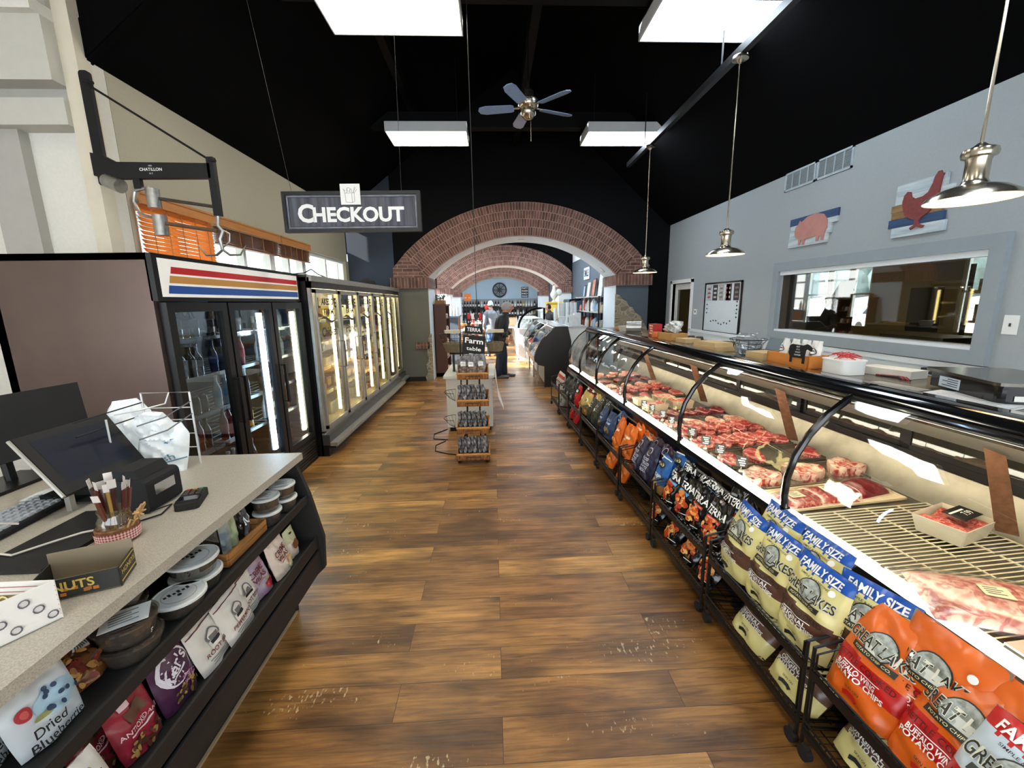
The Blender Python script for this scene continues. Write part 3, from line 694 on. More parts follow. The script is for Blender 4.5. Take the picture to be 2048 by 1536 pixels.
for k, (c, a) in enumerate((((176,30,34), 1.93), ((178,128,60), 1.875), ((30,72,140), 1.815))):
    mt = mat('stripe_%d' % k, c, .35, var=.05, emit=.1); hh = (.042,.045,.05)[k]; x0 = .14+.035*(2-k)*-1+.07
    m.add([(hx+.001,.13+.02*-k+.0,a-hh),(hx+.001,L-.05,a-hh),(hx+.001,L-.05,a),(hx+.001,.13+.02*-k+.012,a)], [(0,1,2,3)], mt)
m.build('striped_header', t)
doors = [(.03,.62),(.64,1.26),(1.28,L-.03)]
for i, (a, b) in enumerate(doors):
    d = MB(); 
    d.bb((D-.045,a,.27),(D,a+.06,1.71), black_metal).bb((D-.045,b-.06,.27),(D,b,1.71), black_metal).bb((D-.045,a+.06,.27),(D,b-.06,.33), black_metal).bb((D-.045,a+.06,1.65),(D,b-.06,1.71), black_metal)
    do = d.build('door', t); MB().bb((D-.028,a+.06,.33),(D-.022,b-.06,1.65), glass('cooler_glass', (214,222,224), .10)).build('pane', do)
    hy = b-.03 if i == 0 else a+.03
    MB().tube([(D,hy,.80),(D+.035,hy,.80),(D+.035,hy,1.14),(D,hy,1.14)], .009, black_metal).box((D+.035,hy,.97),(.02,.03,.36), black_metal).build('handle', do)
m = MB(); m.bb((D-.05,0,.0),(D-.01,L,.26), black_metal)
for k in range(7): m.bb((D-.01,.05,.04+k*.03),(D,L-.05,.052+k*.03), dark_steel)
m.build('grille', t)
for i, (y, e, nm, c) in enumerate(((1.20, 36, 'cool_strip_light', (206,230,255)), (L-.085, 30, 'warm_strip_light', (255,240,196)))):
    MB().bb((D-.10,y-.024,.36),(D-.075,y+.024,1.62), mat(nm, c, .5, emit=e)).build('strip_light', t)
    MB().bb((D-.12,y-.03,.3),(D-.10,y+.03,1.66), black_metal).build('strip_housing', t)
shelfz = [.33, .62, .90, 1.18, 1.46]
for i, (a, b) in enumerate(doors):
    for z in shelfz[1:]:
        s = MB(); lip = mat('lit_shelf_lip', (214,220,226), .4) if i else mat('unlit_shelf_lip', (128,130,130), .4)  # shade of the unlit left door is put into its darker shelf colour
        for k in range(9): s.bb((.1+k*.085,a+.03,z-.008),(.1+k*.085+.01,b-.03,z-.002), lip)
        s.bb((D-.16,a+.02,z-.018),(D-.15,b-.02,z+.008), lip)
        for yy in (a+.03,b-.04): s.bb((.06,yy,z-.014),(D-.15,yy+.01,z-.004), lip)
        s.build('wire_shelf', t)
# bottles
bg = mat('clear_bottle', (206,214,212), .08, spec=.8)
def bottle_src(name, liquid, cap, labelc, tall=.235, r=.031, lab=(.07,.13), style=0):
    m = MB(); g = mat('drink_'+name, liquid, .06, var=.05, spec=.8, coat=.6)
    if style == 0: pr = [(0,0),(r*.9,0),(r,.008),(r,tall*.58),(r*.85,tall*.66),(r*.42,tall*.80),(r*.40,tall*.93),(r*.46,tall*.94),(r*.46,tall*.96),(r*.38,tall)]
    elif style == 1: pr = [(0,0),(r*.9,0),(r,.01),(r*.86,tall*.3),(r,tall*.5),(r*.98,tall*.66),(r*.5,tall*.86),(r*.42,tall*.93),(r*.42,tall)]
    else: pr = [(0,0),(r*.95,0),(r,.006),(r,tall*.93),(r*.85,tall*.97),(r*.85,tall)]
    m.lathe(pr, g, seg=10)
    m.lathe([(r*.46,tall-.002),(r*.5,tall),(r*.5,tall+.014),(0,tall+.016)], mat('cap_'+name, cap, .35), seg=10)
    m.lathe([(r*1.02,lab[0]),(r*1.03,lab[0]+.001),(r*1.03,lab[1]),(r*1.02,lab[1]+.001)], mat('label_'+name, labelc, .6), seg=10)
    o = m.build('bottle', smooth=True, label='x', cat='bottle', angle=50); return o
kinds = {
 'cola': bottle_src('cola', (30,16,12), (190,30,30), (70,30,28)), 'darkjug': bottle_src('darkjug', (26,24,22), (30,30,30), (58,54,48), r=.042, tall=.22),
 'red': bottle_src('red', (150,26,26), (30,30,32), (170,40,36), style=1), 'white': bottle_src('white', (206,208,204), (236,236,236), (224,226,224), r=.034),
 'orange': bottle_src('orange', (226,110,30), (235,235,235), (240,120,30), style=1), 'yellow': bottle_src('yellow', (232,170,50), (240,200,60), (240,190,70), style=1),
 'clear': bottle_src('clear', (196,206,212), (230,235,240), (150,180,215)), 'blue': bottle_src('blue', (34,52,96), (20,40,110), (40,70,150)),
 'amber': bottle_src('amber', (120,74,24), (200,170,60), (210,196,150), tall=.23), 'can': bottle_src('can', (70,70,66), (150,150,150), (90,80,60), style=2, tall=.13, r=.033, lab=(.02,.11))}
rows = [ # door, shelf index, kinds cycle, label
 (0,4,['white','darkjug','darkjug'],'%s bottle on the top shelf behind the left cooler door'),
 (0,3,['darkjug'],'dark bottle on the second shelf from the top behind the left cooler door'),
 (0,2,['cola','can'],'%s bottle on the middle shelf behind the left cooler door'),
 (0,1,['white','white','white','red','cola'],'%s bottle on the second lowest shelf behind the left cooler door'),
 (0,0,['blue','clear','can'],'%s bottle on the lowest shelf behind the left cooler door'),
 (1,4,['cola','amber','darkjug'],'%s bottle on the top shelf behind the middle cooler door'),
 (1,3,['blue','orange','clear','red','clear'],'%s bottle on the second shelf from the top behind the middle cooler door'),
 (1,2,['clear','clear','clear','blue'],'%s bottle on the middle shelf behind the middle cooler door'),
 (1,1,['red','red','orange','yellow','clear'],'%s bottle on the second lowest shelf behind the middle cooler door'),
 (1,0,['clear','cola'],'%s bottle on the lowest shelf behind the middle cooler door'),
 (2,4,['amber','white'],'%s bottle on the top shelf behind the right cooler door'),
 (2,3,['white'],'%s bottle on the second shelf from the top behind the right cooler door'),
 (2,2,['cola','amber'],'%s bottle on the middle shelf behind the right cooler door'),
 (2,1,['white','amber','yellow','orange'],'%s bottle on the second lowest shelf behind the right cooler door'),
 (2,0,['can','cola'],'%s bottle on the lowest shelf behind the right cooler door')]
wordk = {'cola':'brown cola','darkjug':'dark glass','red':'red drink','white':'white labelled','orange':'orange drink','yellow':'yellow drink','clear':'clear','blue':'blue drink','amber':'amber','can':'short grey can'}
rg = random.Random(11)
for (di, si, ks, lb) in rows:
    a, b = doors[di]; n = 6
    for k in range(n):
        kk = ks[k*len(ks)//n]; y = a+.085+(b-a-.17)*k/(n-1); z = shelfz[si]-(.001 if si else -.0)
        if di == 1 and y > 1.16: continue
        lab = lb.replace('%s', wordk[kk]) if '%s' in lb else lb
        if kk == 'can': lab = lab.replace('can bottle', 'can')
        for rr in (0,) :
            x = fb+D-.215-rg.uniform(0,.02)
            place(kinds[kk], 0, (x, fy0+y, z+.001 if si else .262), 0, rg.uniform(0,3), lab, group='%s drinks, door %s, shelf %s' % (wordk[kk], ('one','two','three')[di], ('one','two','three','four','five')[si]))
# ---------------- white freezer line-up
warm = mat('warm_freezer_light', (255,236,184), .5, emit=6)
def freezer(y0, n, dw, label, words, depth=1.04, xf=-1.90):
    Lf = n*dw+.12; t = thing('glass_door_freezer', label, 'freezer', (xf-depth, y0, 0)); D = depth
    m = MB(); ins = mat('freezer_inside', (226,216,184), .5, var=.06)
    m.bb((0,0,.0),(.05,Lf,1.97), ins).bb((0,0,0),(D-.04,.04,1.97), black_metal).bb((0,Lf-.04,0),(D-.04,Lf,1.97), black_metal).bb((0,0,1.93),(D-.04,Lf,2.0), dark_steel).bb((0,.04,0),(D-.04,Lf-.04,.28), ins)
    m.build('cabinet', t)
    m = MB(); m.bb((D-.05,0,.27),(D-.01,.05,1.93), alu).bb((D-.05,Lf-.05,.27),(D-.01,Lf,1.93), alu).bb((D-.05,0,1.86),(D-.01,Lf,1.97), dark_steel).bb((D-.03,0,1.93),(D+.02,Lf,1.99), alu).bb((D-.05,0,.25),(D-.01,Lf,.29), alu)
    for k in range(1, n): m.bb((D-.05,.06+k*dw-.02,.29),(D-.02,.06+k*dw+.02,1.86), alu)
    m.build('face_frame', t)
    m = MB(); m.bb((D-.06,0,0),(D+.02,Lf,.13), black_metal).bb((D-.06,0,.13),(D+.04,Lf,.25), mat('kick_grey', (86,84,80), .4, .5)); m.build('kick_base', t)
    MB().bb((D+.04,0,.12),(D+.12,Lf,.16), alu).bb((D+.02,0,.10),(D+.10,Lf,.12), black_metal).build('bumper_rail', t)
    MB().bb((D-.16,.06,1.835),(D-.12,Lf-.06,1.85), mat('added_header_tube', (255,240,200), .5, emit=34)).build('strip_light', t)  # tube added out of sight behind the header to brighten the interior
    for k in range(n):
        a = .06+k*dw+.012; b = a+dw-.024
        d = MB(); 
        d.bb((D-.02,a,.3),(D+.008,a+.035,1.85), alu).bb((D-.02,b-.035,.3),(D+.008,b,1.85), alu).bb((D-.02,a,.3),(D+.008,b,.34), alu).bb((D-.02,a,1.81),(D+.008,b,1.85), alu)
        do = d.build('door', t); MB().bb((D-.009,a+.035,.34),(D-.004,b-.035,1.81), glass('freezer_glass', (232,230,214), .09)).build('pane', do)
        MB().tube([(D+.008,b-.05,.92),(D+.045,b-.05,.92),(D+.045,b-.05,1.24),(D+.008,b-.05,1.24)], .008, dark_steel).build('handle', do)
        if words:
            g = MB(); c = (a+b)/2; ink = mat('door_lettering_dark', (24,28,26), .5); gl = lambda y, z, s, sz, wd, bo=.03: g.flat_text(s, (D-.0025,y,z), (0,1,0), (0,0,1), sz, ink, bo, wd)
            gl(c-.245, 1.70, 'L', .15, None); gl(c+.0, 1.715, 'AKESID', .10, .36); gl(c+.235, 1.70, 'E', .15, None)
            gl(c+.01, 1.60, 'FARM', .085, .28)
            pts = []; nn = 12
            for q in range(nn+1): u = q/nn; pts.append((c-.24+.48*u, 1.50+.028*math.sin(u*2*PI+.4)+.012+.022*math.sin(u*PI)))
            for q in range(nn, -1, -1): u = q/nn; pts.append((c-.24+.48*u, 1.50+.028*math.sin(u*2*PI+.4)+.012-.012*math.sin(u*PI)))
            for q in range(nn): g.add([(D-.003,)+pts[q], (D-.003,)+pts[q+1], (D-.003,)+pts[2*nn-q], (D-.003,)+pts[2*nn+1-q]], [(0,1,2,3)], mat('swoosh_slate', (40,56,56), .5))
            gl(c, 1.375, words[k], .15, min(.46, .085*len(words[k])+.02), .014)
            g.build('lettering', do)
        for z in (.62,.92,1.22,1.52):
            s = MB(); s.bb((.08,a+.02,z-.006),(D-.16,b-.02,z), mat('freezer_shelf', (210,206,184), .4)); s.bb((D-.17,a+.02,z-.02),(D-.16,b-.02,z+.02), mat('freezer_shelf')); s.build('shelf', t)
        MB().bb((D-.12,b-.004,.36),(D-.085,b+.02,1.80), warm).build('strip_light', t)
    return t, Lf
tf, Lf1 = freezer(4.60, 5, .735, 'long glass door freezer lettered with chicken, pork and beef', ['Chicken','Pork','Pork','Beef','Beef'])
tf2, Lf2 = freezer(8.44, 1, .54, 'short plain freezer between the lettered freezer and the arch', None, depth=1.0, xf=-1.96)
# frozen packages: one of each kind, then copies
def pkg(name, c, w, d, h, lab): 
    m = MB().rbox((0,0,h/2),(d,w,h),.015, mat('pkg_'+name, c, .35, var=.15), seg=2, axis=2)
    m.bb((d/2-.001,-w*.3,h*.25),(d/2+.001,w*.3,h*.8), mat('pkglab_'+name, lab, .6)); return m.build('frozen_package', label='x', cat='package')
pk = [pkg('cream', (226,214,176), .19, .2, .10, (236,236,228)), pkg('pink', (190,120,104), .2, .2, .085, (238,236,230)), pkg('brown', (120,84,54), .18, .18, .14, (214,190,120)), pkg('pale', (206,206,196), .22, .2, .16, (170,190,205)), pkg('dark', (84,60,50), .2, .2, .12, (230,226,214))]
pw = ['cream','pink','brown','pale','dark']
rg = random.Random(5); shn = ['bottom','second','middle','fourth','top']
for k in range(5):
    for si, z in enumerate((.281,.621,.921,1.221,1.521)):
        y = 4.60+.06+k*.735+.12; kind = rg.randrange(5)
        while y < 4.60+.06+(k+1)*.735-.14:
            if rg.random() < .82:
                place(pk[kind], 0, (-1.90-.31-rg.uniform(0,.05), y, z), 0, rg.uniform(-.08,.08), '%s frozen meat package on the %s shelf, %s freezer door from the cooler' % (pw[kind], shn[si], ORD[k]), group='%s packages, door %s, %s shelf' % (pw[kind], ORD[k], shn[si]))
            if rg.random() < .3: kind = rg.randrange(5)
            y += rg.uniform(.215,.26)
# small things on top of the freezers
m = MB().lathe([(0,0),(.10,0),(.11,.04),(.10,.09),(.05,.13),(0,.14)], mat('dark_cloth', (40,40,42), .9), seg=16, sx=1.5); m.build('flat_hat', loc=(-2.25,7.85,2.001), label='dark round cap lying on top of the lettered freezer', cat='hat', smooth=True)
m = MB().tube([(0,0,.01),(.02,.2,.03),(.0,.45,.09),(-.03,.7,.05),(0,.95,.01)], .006, black_metal); m.build('loose_cable', loc=(-2.08,4.66,2.0), label='loose dark cable arched along the top of the freezer', cat='cable')
# ================================================================== CHECKOUT COUNTER
cw0 = mat('black_stained_wood', (30,29,28), .6, var=.3, scale=8, stretch=(1,.3,4), bump=.1)
lam = mat('speckled_counter_laminate', (186,180,166), .32, col2=(158,150,136), scale=260)
t = thing('checkout_counter', 'long checkout counter with speckled beige top and black open shelves', 'counter', (-1.35,.95,0))
y0, y1 = -1.25, 1.19   # local to .95
m = MB().bb((-.27,y0,.885),(.33,y1+.01,.92), lam).bb((-.95,y0,.885),(-.27,y1+.01,.905), lam); m.build('counter_top', t)
m = MB(); m.bb((-.02,y0,0),(0,y1-.02,.885), cw0); m.build('back_panel', t)
prof = [(-.9,0),(.22,0),(.22,.10),(.40,.27),(.41,.45),(.36,.70),(.30,.885),(-.9,.885)]
m = MB(); m.prism(prof, 1, y1-.03, y1-.005, cw0); m.build('end_panel', t)
m = MB().prism(prof, 1, y0, y0+.025, cw0); m.build('end_panel', t)
MB().bb((0,y0+.03,.66),(.35,y1-.03,.68), cw0).bb((.34,y0+.03,.66),(.352,y1-.03,.70), cw0).build('shelf', t)
MB().bb((0,y0+.03,.40),(.37,y1-.03,.42), cw0).bb((.37,y0+.03,.40),(.38,y1-.03,.46), cw0).build('shelf', t)
MB().prism([(0,0),(.215,0),(.215,.10),(.385,.27),(.385,.38),(.37,.38),(.36,.28),(.2,.12),(0,.12)], 1, y0+.03, y1-.03, cw0).build('kick_panel', t)
MB().bb((.216,y0,0),(.226,y1-.03,.012), mat('pale_floor_strip', (150,132,104), .5)).build('floor_strip', t)
MB().bb((-.95,y0,.0),(-.93,y1-.03,.885), cw0).build('staff_side_panel', t)
# ---------------- things on the top
def on(dz=0): return .9212+dz
# touch screen till
t = thing('till_terminal', 'tilted black touch screen till with a silver left edge, on the counter', 'till', (-1.56,1.58,.921))
Sx = Vector((.01,.39,0)).normalized(); 
def quad_slab(m, a, b, c, d, th, mt): # a,b bottom, c,d top; extruded backwards
    a,b,c,d = map(Vector,(a,b,c,d)); n = (b-a).cross(d-a).normalized()*th
    m.add([tuple(p) for p in (a,b,c,d,a-n,b-n,c-n,d-n)], [(0,1,2,3),(7,6,5,4),(0,4,5,1),(1,5,6,2),(2,6,7,3),(3,7,4,0)], mt)
bl, br, tr, tl = Vector((-.04,-.05,.075)), Vector((-.04,.33,.075)), Vector((-.24,.40,.285)), Vector((-.25,.02,.285))
bl, br, tr, tl = Vector((-.03,-.06,.085)), Vector((-.03,.30,.085)), Vector((-.235,.38,.285)), Vector((-.245,.0,.285))
m = MB(); quad_slab(m, bl, br, tr, tl, .02, mat('till_black', (15,15,17), .5, spec=.25)); m.build('screen_housing', t)
nn = (br-bl).cross(tl-bl).normalized()
def lerp2(u, v, o=.001): return tuple(bl*(1-u)*(1-v)+br*u*(1-v)+tr*u*v+tl*(1-u)*v+nn*o)
m = MB().add([lerp2(.1,.14),lerp2(.9,.14),lerp2(.9,.88),lerp2(.1,.88)], [(0,1,2,3)], mat('dark_screen', (20,27,42), .5, var=.05, spec=.15)); m.build('screen', t)
m = MB(); m.cyl(bl-nn*.01-Vector((0,.004,0)), tl-nn*.01-Vector((0,.004,0)), .007, alu, seg=6); m.build('silver_edge', t)
m = MB(); m.bb((-.26,.06,.0),(-.04,.28,.03), black_gloss).prism([(-.18,.03),(-.08,.03),(-.06,.1),(-.14,.18),(-.2,.2)], 1, .12, .24, black_metal).bb((-.085,-.02,.0),(-.065,.0,.1), alu); m.build('stand', t)
t = thing('monitor', 'second larger black monitor, back left behind the till', 'monitor', (-2.05,2.0,.906))
m = MB(); quad_slab(m, (-.12,-.55,.12), (-.05,.20,.12), (-.13,.26,.40), (-.21,-.49,.40), .03, black_matte); m.build('screen_housing', t)
m = MB().bb((-.25,-.25,0),(-.05,.02,.015), black_metal).cyl((-.16,-.1,.01),(-.18,-.1,.3),.02, black_metal); m.build('stand', t)
t = thing('receipt_printer', 'black receipt printer with a paper slot, right of the till', 'printer', (-1.375,1.60,.921))
m = MB().rbox((0,0,.065),(.15,.17,.13),.02, black_matte, axis=1).prism([(-.06,.13),(.05,.13),(.03,.165),(-.05,.165)], 1, -.07, .07, black_matte); m.build('case', t)
m = MB().bb((.0,-.05,.131),(.05,.05,.1315), black_gloss).bb((.0755,-.05,.06),(.078,.05,.10), mat('grey_chrome', (200,200,205), .15, .9)); m.build('paper_slot', t)
m = MB()
m.rbox((0,0,.012),(.16,.42,.024),.01, black_matte, axis=1); t = thing('keyboard', 'grey keyboard under the left edge of the till', 'keyboard', (-1.79,1.50,.906), rz=.1); m.build('base', t)
m = MB()
for i in range(5):
    for j in range(14): m.box((-.06+i*.028,-.19+j*.029,.028),(.022,.023,.008), mat('key_grey', (176,182,188), .4, var=.1), taper=.8)
m.build('keys', t)
tag(MB().prism([(-.11,0),(.1,0),(.1,.012),(-.11,.012)], 1, -.17,.2, mat('counter_pad', (14,14,15), .5)).build('counter_mat', loc=(-1.44,1.335,.9205)), 'flat black mat on the counter under the till cables', 'mat')
# card reader and cable
t = thing('card_reader', 'black card payment terminal with lit keypad on the counter', 'card reader', (-1.21,1.605,.9212), rz=.35)
m = MB().rbox((0,0,.013),(.08,.155,.026),.015, black_matte).prism([(.026,-.075),(.026,.075),(.036,.075),(.030,-.07)][::-1] and [(-.06,.026),(-.005,.026),(-.008,.030),(-.058,.034)], 0, -.035, .035, black_gloss); m.build('case', t)
m = MB()
for i in range(4):
    for j in range(3): m.box((-.022+j*.021,.012+i*.016,.029),(.014,.010,.006), mat('key_dark', (70,60,52), .5) if i < 3 else mat('key_%d' % j, ((190,50,40),(200,170,60),(60,150,80))[j], .5))
m.build('keypad', t)
m = MB(); m.tube([(-1.30,1.52,.93),(-1.27,1.58,.927),(-1.25,1.50,.926),(-1.30,1.44,.926),(-1.40,1.47,.926),(-1.45,1.42,.926)], .003, black_matte); m.build('reader_cable', label='thin black cable curling from the card reader', cat='cable')
m = MB(); m.tube([(-1.75,1.32,.94),(-1.60,1.26,.94),(-1.50,1.24,.938),(-1.45,1.30,.94),(-1.40,1.36,.94),(-1.34,1.40,.935)], .0035, mat('white_cable', (210,204,190), .5)); m.build('white_cable', label='off-white cable looping over the black mat', cat='cable')
m = MB(); m.tube([(-1.62,1.38,.97),(-1.66,1.30,1.02),(-1.78,1.26,1.0),(-1.95,1.2,.93)], .0035, mat('white_cable')); m.build('white_cable', label='off-white cable hanging off the till stand at the left', cat='cable')
# jerky jar with gingham band
t = thing('jerky_jar', 'glass jar of meat sticks wrapped in red gingham and raffia', 'jar', (-1.27,1.345,.9212))
g_jar = glass('jar_glass', (232,232,222), .12, film=.08, filmcol=(210,190,150))
MB().lathe([(0,0.002),(.046,.002),(.048,.01),(.048,.075),(.040,.088),(.040,.105),(.043,.106),(.043,.110),(.037,.110)], g_jar, seg=24).build('glass_jar', t, smooth=True)
MB().lathe([(.052,0),(.055,.001),(.057,.05),(.054,.052),(.051,.05)], mat('jute', (150,104,62), .9, col2=(112,72,40), scale=60), seg=24).build('jute_base', t, smooth=True)
def gingham():
    m = bpy.data.materials.new('red_gingham'); m.use_nodes = True; n = m.node_tree.nodes; l = m.node_tree.links; tc = n.new('ShaderNodeTexCoord'); sp = n.new('ShaderNodeSeparateXYZ'); l.new(tc.outputs['UV'], sp.inputs[0]); out = []
    for a in 'XY':
        w = n.new('ShaderNodeMath'); w.operation = 'FRACT'; l.new(sp.outputs[a], w.inputs[0]); g = n.new('ShaderNodeMath'); g.operation = 'GREATER_THAN'; g.inputs[1].default_value = .5; l.new(w.outputs[0], g.inputs[0]); out.append(g)
    ad = n.new('ShaderNodeMath'); ad.operation = 'ADD'; l.new(out[0].outputs[0], ad.inputs[0]); l.new(out[1].outputs[0], ad.inputs[1]); mu = n.new('ShaderNodeMath'); mu.operation = 'MULTIPLY'; mu.inputs[1].default_value = .5; l.new(ad.outputs[0], mu.inputs[0])
    r = n.new('ShaderNodeValToRGB'); r.color_ramp.elements[0].color = lin((236,214,206)); r.color_ramp.elements[1].color = lin((168,34,44)); l.new(mu.outputs[0], r.inputs[0]); l.new(r.outputs[0], n['Principled BSDF'].inputs['Base Color']); n['Principled BSDF'].inputs['Roughness'].default_value = .9; return m
gm = gingham(); m = MB(); sg = 36
for k in range(sg):
    a, b = 2*PI*k/sg, 2*PI*(k+1)/sg; r0, r1 = .0585, .0600
    m.add([(r0*math.cos(a),r0*math.sin(a),.008),(r0*math.cos(b),r0*math.sin(b),.008),(r1*math.cos(b),r1*math.sin(b),.042),(r1*math.cos(a),r1*math.sin(a),.042)], [(0,1,2,3)], gm); m.uv[k] = [(k*1.2,0),(k*1.2+1.2,0),(k*1.2+1.2,4),(k*1.2,4)]
m.build('gingham_band', t)
m = MB(); Q = random.Random(2)
for k in range(14): 
    a = Q.uniform(-.4,.8); m.tube([(.055*math.cos(a),.055*math.sin(a),.07+Q.uniform(-.02,.02)),(.07*math.cos(a),.07*math.sin(a)+Q.uniform(-.01,.02),.085+Q.uniform(-.02,.02)),(.062*math.cos(a+.3),.062*math.sin(a+.3),.065)], .003, mat('raffia', (190,150,100), .9))
m.build('raffia_bow', t)
stick_m = [film('meat_stick_%d' % i, c, .2) for i, c in enumerate(((78,34,30),(96,50,40),(150,120,60),(60,30,28)))]
for k in range(12):
    a = 2*PI*k/12+Q.uniform(-.2,.2); r0, r1 = .018, Q.uniform(.03,.062); h = Q.uniform(.17,.225)
    p, q = Vector((r0*math.cos(a), r0*math.sin(a), .01)), Vector((r1*math.cos(a), r1*math.sin(a), h)); d = q-p
    m = MB().cyl(p, p+d*.86, .0075, stick_m[k%4], seg=6)
    e = p+d*.86; s = Vector((-math.sin(a), math.cos(a), 0))*.011
    m.sheet([tuple(e-s), tuple(e+s), tuple(e+s+d*.14), tuple(e-s+d*.14)], film('clear_wrapper', (206,198,190), .15), .001)
    m.build('meat_stick', loc=(-1.27,1.345,.9212), label='wrapped meat stick standing in the gingham jar', cat='snack', group='meat sticks in the jar')
# open snack box, black with yellow print
t = thing('open_snack_box', 'open black cardboard display box with yellow print on the counter', 'box', (-1.155,1.105,.9212), rz=.40)
card = mat('brown_card', (140,126,104), .9, var=.06); bx = mat('box_black_print', (34,36,32), .5); yl = mat('yellow_print', (206,176,84), .5)
w, d, h = .092, .055, .058
m = MB(); m.bb((-w,-d,0),(w,d,.003), card)
for a, b in (((-w,-d,0),(w,-d+.003,h)),((-w,-d,0),(-w+.003,d,h)),((w-.003,-d,0),(w,d,h))): m.bb(a, b, bx)
m.bb((-w,d-.003,0),(w,d,h+.03), card); m.bb((-w+.003,-d+.0031,.003),(w-.003,-d+.0045,h), card); m.build('tray', t)
m = MB(); m.flat_text('NUTS', (-.005,-d-.0006,.035), (1,0,0), (0,0,1), .035, yl, .02); m.flat_text('HONEYS', (w+.0008,0,.035), (0,1,0), (0,0,1), .02, yl, .02, width=.09)
for k in range(16): m.box((-.02+Q.uniform(-.05,.06),-d-.0006,.012+Q.uniform(0,.02)),(.012,.0006,.009), mat('orange_nut_print', (186,112,44), .5))
m.bb((w+.0002,-.05,.01),(w+.0008,.05,.014), yl).bb((w+.0002,-.05,.052),(w+.0008,.05,.055), yl); m.build('printing', t)
# striped and leaf patterned gift box at the left edge
t = thing('gift_box', 'white open box with red stripes, orange corner and grey food sketches', 'box', (-1.095,.975,.9212))
wb = mat('box_white', (226,222,214), .6, var=.04); A, B, Cc, Hh = Vector((0,0,0)), Vector((-.30,.0,0)), Vector((-.075,-.13,0)), .105
gk = mat('sketch_grey', (92,86,98), .7); red = mat('maroon_stripe', (160,70,66), .6); Zu = Vector((0,0,1))
Dd = Cc+(Cc-A)*.35
def vq(p, q, z0, z1, mt, o=(0,0,0), m=None): o = Vector(o); m.add([tuple(p+o+Zu*z0), tuple(q+o+Zu*z0), tuple(q+o+Zu*z1), tuple(p+o+Zu*z1)], [(0,1,2,3)], mt)
m = MB(); m.sheet([tuple(A), tuple(B), tuple(B+Dd), tuple(Dd)], wb, .002); m.sheet([tuple(B), tuple(A), tuple(A+Zu*Hh), tuple(B+Zu*Hh)], wb, .002); m.sheet([tuple(A), tuple(Dd), tuple(Dd+Zu*Hh), tuple(A+Zu*Hh)], wb, .002); m.build('card_tray', t)
m = MB()
for k in range(7): vq(B, A, .012+k*.013, .0138+k*.013, red, (0,-.0030,0), m)
vq(A+(B-A)*.62, A+(B-A)*.30, .040, .070, mat('olive_badge', (120,104,50), .6), (0,-.0034,0), m); m.flat_text('HO', (A+(B-A)*.46+Vector((0,-.0040,.055))), (1,0,0), (0,0,1), .034, mat('cream_print', (232,214,150), .6), .03)
vq(B, A+(B-A)*.72, .004, .052, mat('orange_print', (236,150,60), .5), (0,-.0036,0), m)
nd = (Dd-A).normalized(); no = Vector((nd.y,-nd.x,0))*-.0035
no = Vector((.0035*.87,-.0035*.5,0))
for k in range(9):
    c = A+(Dd-A)*(.08+.1*k)+no+Zu*(.022+(k%3)*.028); m.tube([tuple(c+nd*.009*math.cos(a)+Zu*.009*math.sin(a)) for a in [i*PI/5 for i in range(11)]], .0016, gk, seg=4)
m.build('printing', t)
# wire stand with plastic carrier bags
t = thing('bag_stand', 'white wire stand holding plastic carrier bags at the counter end', 'rack', (-1.63,1.97,.906))
ww = mat('white_wire', (214,216,216), .35, .3); m = MB(); x0, x1, yy0, yy1, H = -.06,.165,-.13,.07,.375
m.tube([(x0,yy1,.02),(x0,yy1,H),(x1,yy1,H),(x1,yy1,.005),(x1,yy0,.005)], .005, ww); m.tube([(x0,yy1,.02),(x0,yy0,.02),(x0,yy0,.3)], .004, ww)
for z in (.1,.17,.24,.30): m.cyl((x0,yy1,z),(x1,yy1,z),.0028, ww)
for z in (.33,.27): m.tube([(x0,yy1,z),(x0-.02,yy0-.12,z-.01)], .003, black_metal); m.tube([(x1,yy1,z),(x1+.01,yy0+.02,z-.03),(x1-.06,yy0-.05,z-.05)], .003, mat('grey_wire', (120,120,122), .35, .7))
m.tube([(x0+.13,yy1,H),(x0+.12,yy1-.02,H-.05),(x0+.10,yy0+.05,H-.05),(x0+.02,yy0+.02,H-.06)], .0035, ww); m.build('wire_frame', t, smooth=True)
plastic = mat('carrier_bag_plastic', (232,238,240), .25, var=.05, scale=20, bump=.3)
cr = pouch(.20, .25, .07, lambda u, v: plastic, [('T','Fresh', .01,.08,.04, mat('bag_blue_print', (90,140,165), .5), .10, .01, .3),('P',[(.0,.15),(.02,.17),(.05,.175),(.03,.165),(.02,.15)], mat('bag_blue_print')),('R',.04,.07,.12,.006, mat('bag_blue_print'),.3)], seed=4, wr=.018, top=.6, nu=22, nv=22)
cr.build('carrier_bag', loc=(-1.57,1.93,.907), rot=(-.2,.12,.25), smooth=True, label='white plastic carrier bag with blue print hanging in the wire stand', cat='bag')
cr = pouch(.14, .20, .05, lambda u, v: plastic, seed=9, wr=.02, top=.35, nu=20, nv=20)
cr.build('carrier_bag', loc=(-1.54,1.99,1.03), rot=(.1,-.5,.5), smooth=True, label='crumpled plain white bag bunched over the wire stand', cat='bag')
cr = pouch(.20, .34, .10, lambda u, v: plastic, seed=14, wr=.02, top=.5, nu=20, nv=20)
cr.build('carrier_bag', loc=(-1.76,2.05,.907), rot=(-.1,-.1,.2), smooth=True, label='white plastic bag hanging left of the wire stand, behind the monitor', cat='bag')
m = MB(); m.grid(lambda u, v: (-.33+.3*u, -.22+.44*v, .004+.006*math.sin(u*9+v*4)*math.sin(v*11)+.004), 12, 12, plastic); m.build('plastic_sheet', loc=(-1.62,1.90,.9065), smooth=True, label='loose white plastic lying flat under the wire stand', cat='plastic bag')

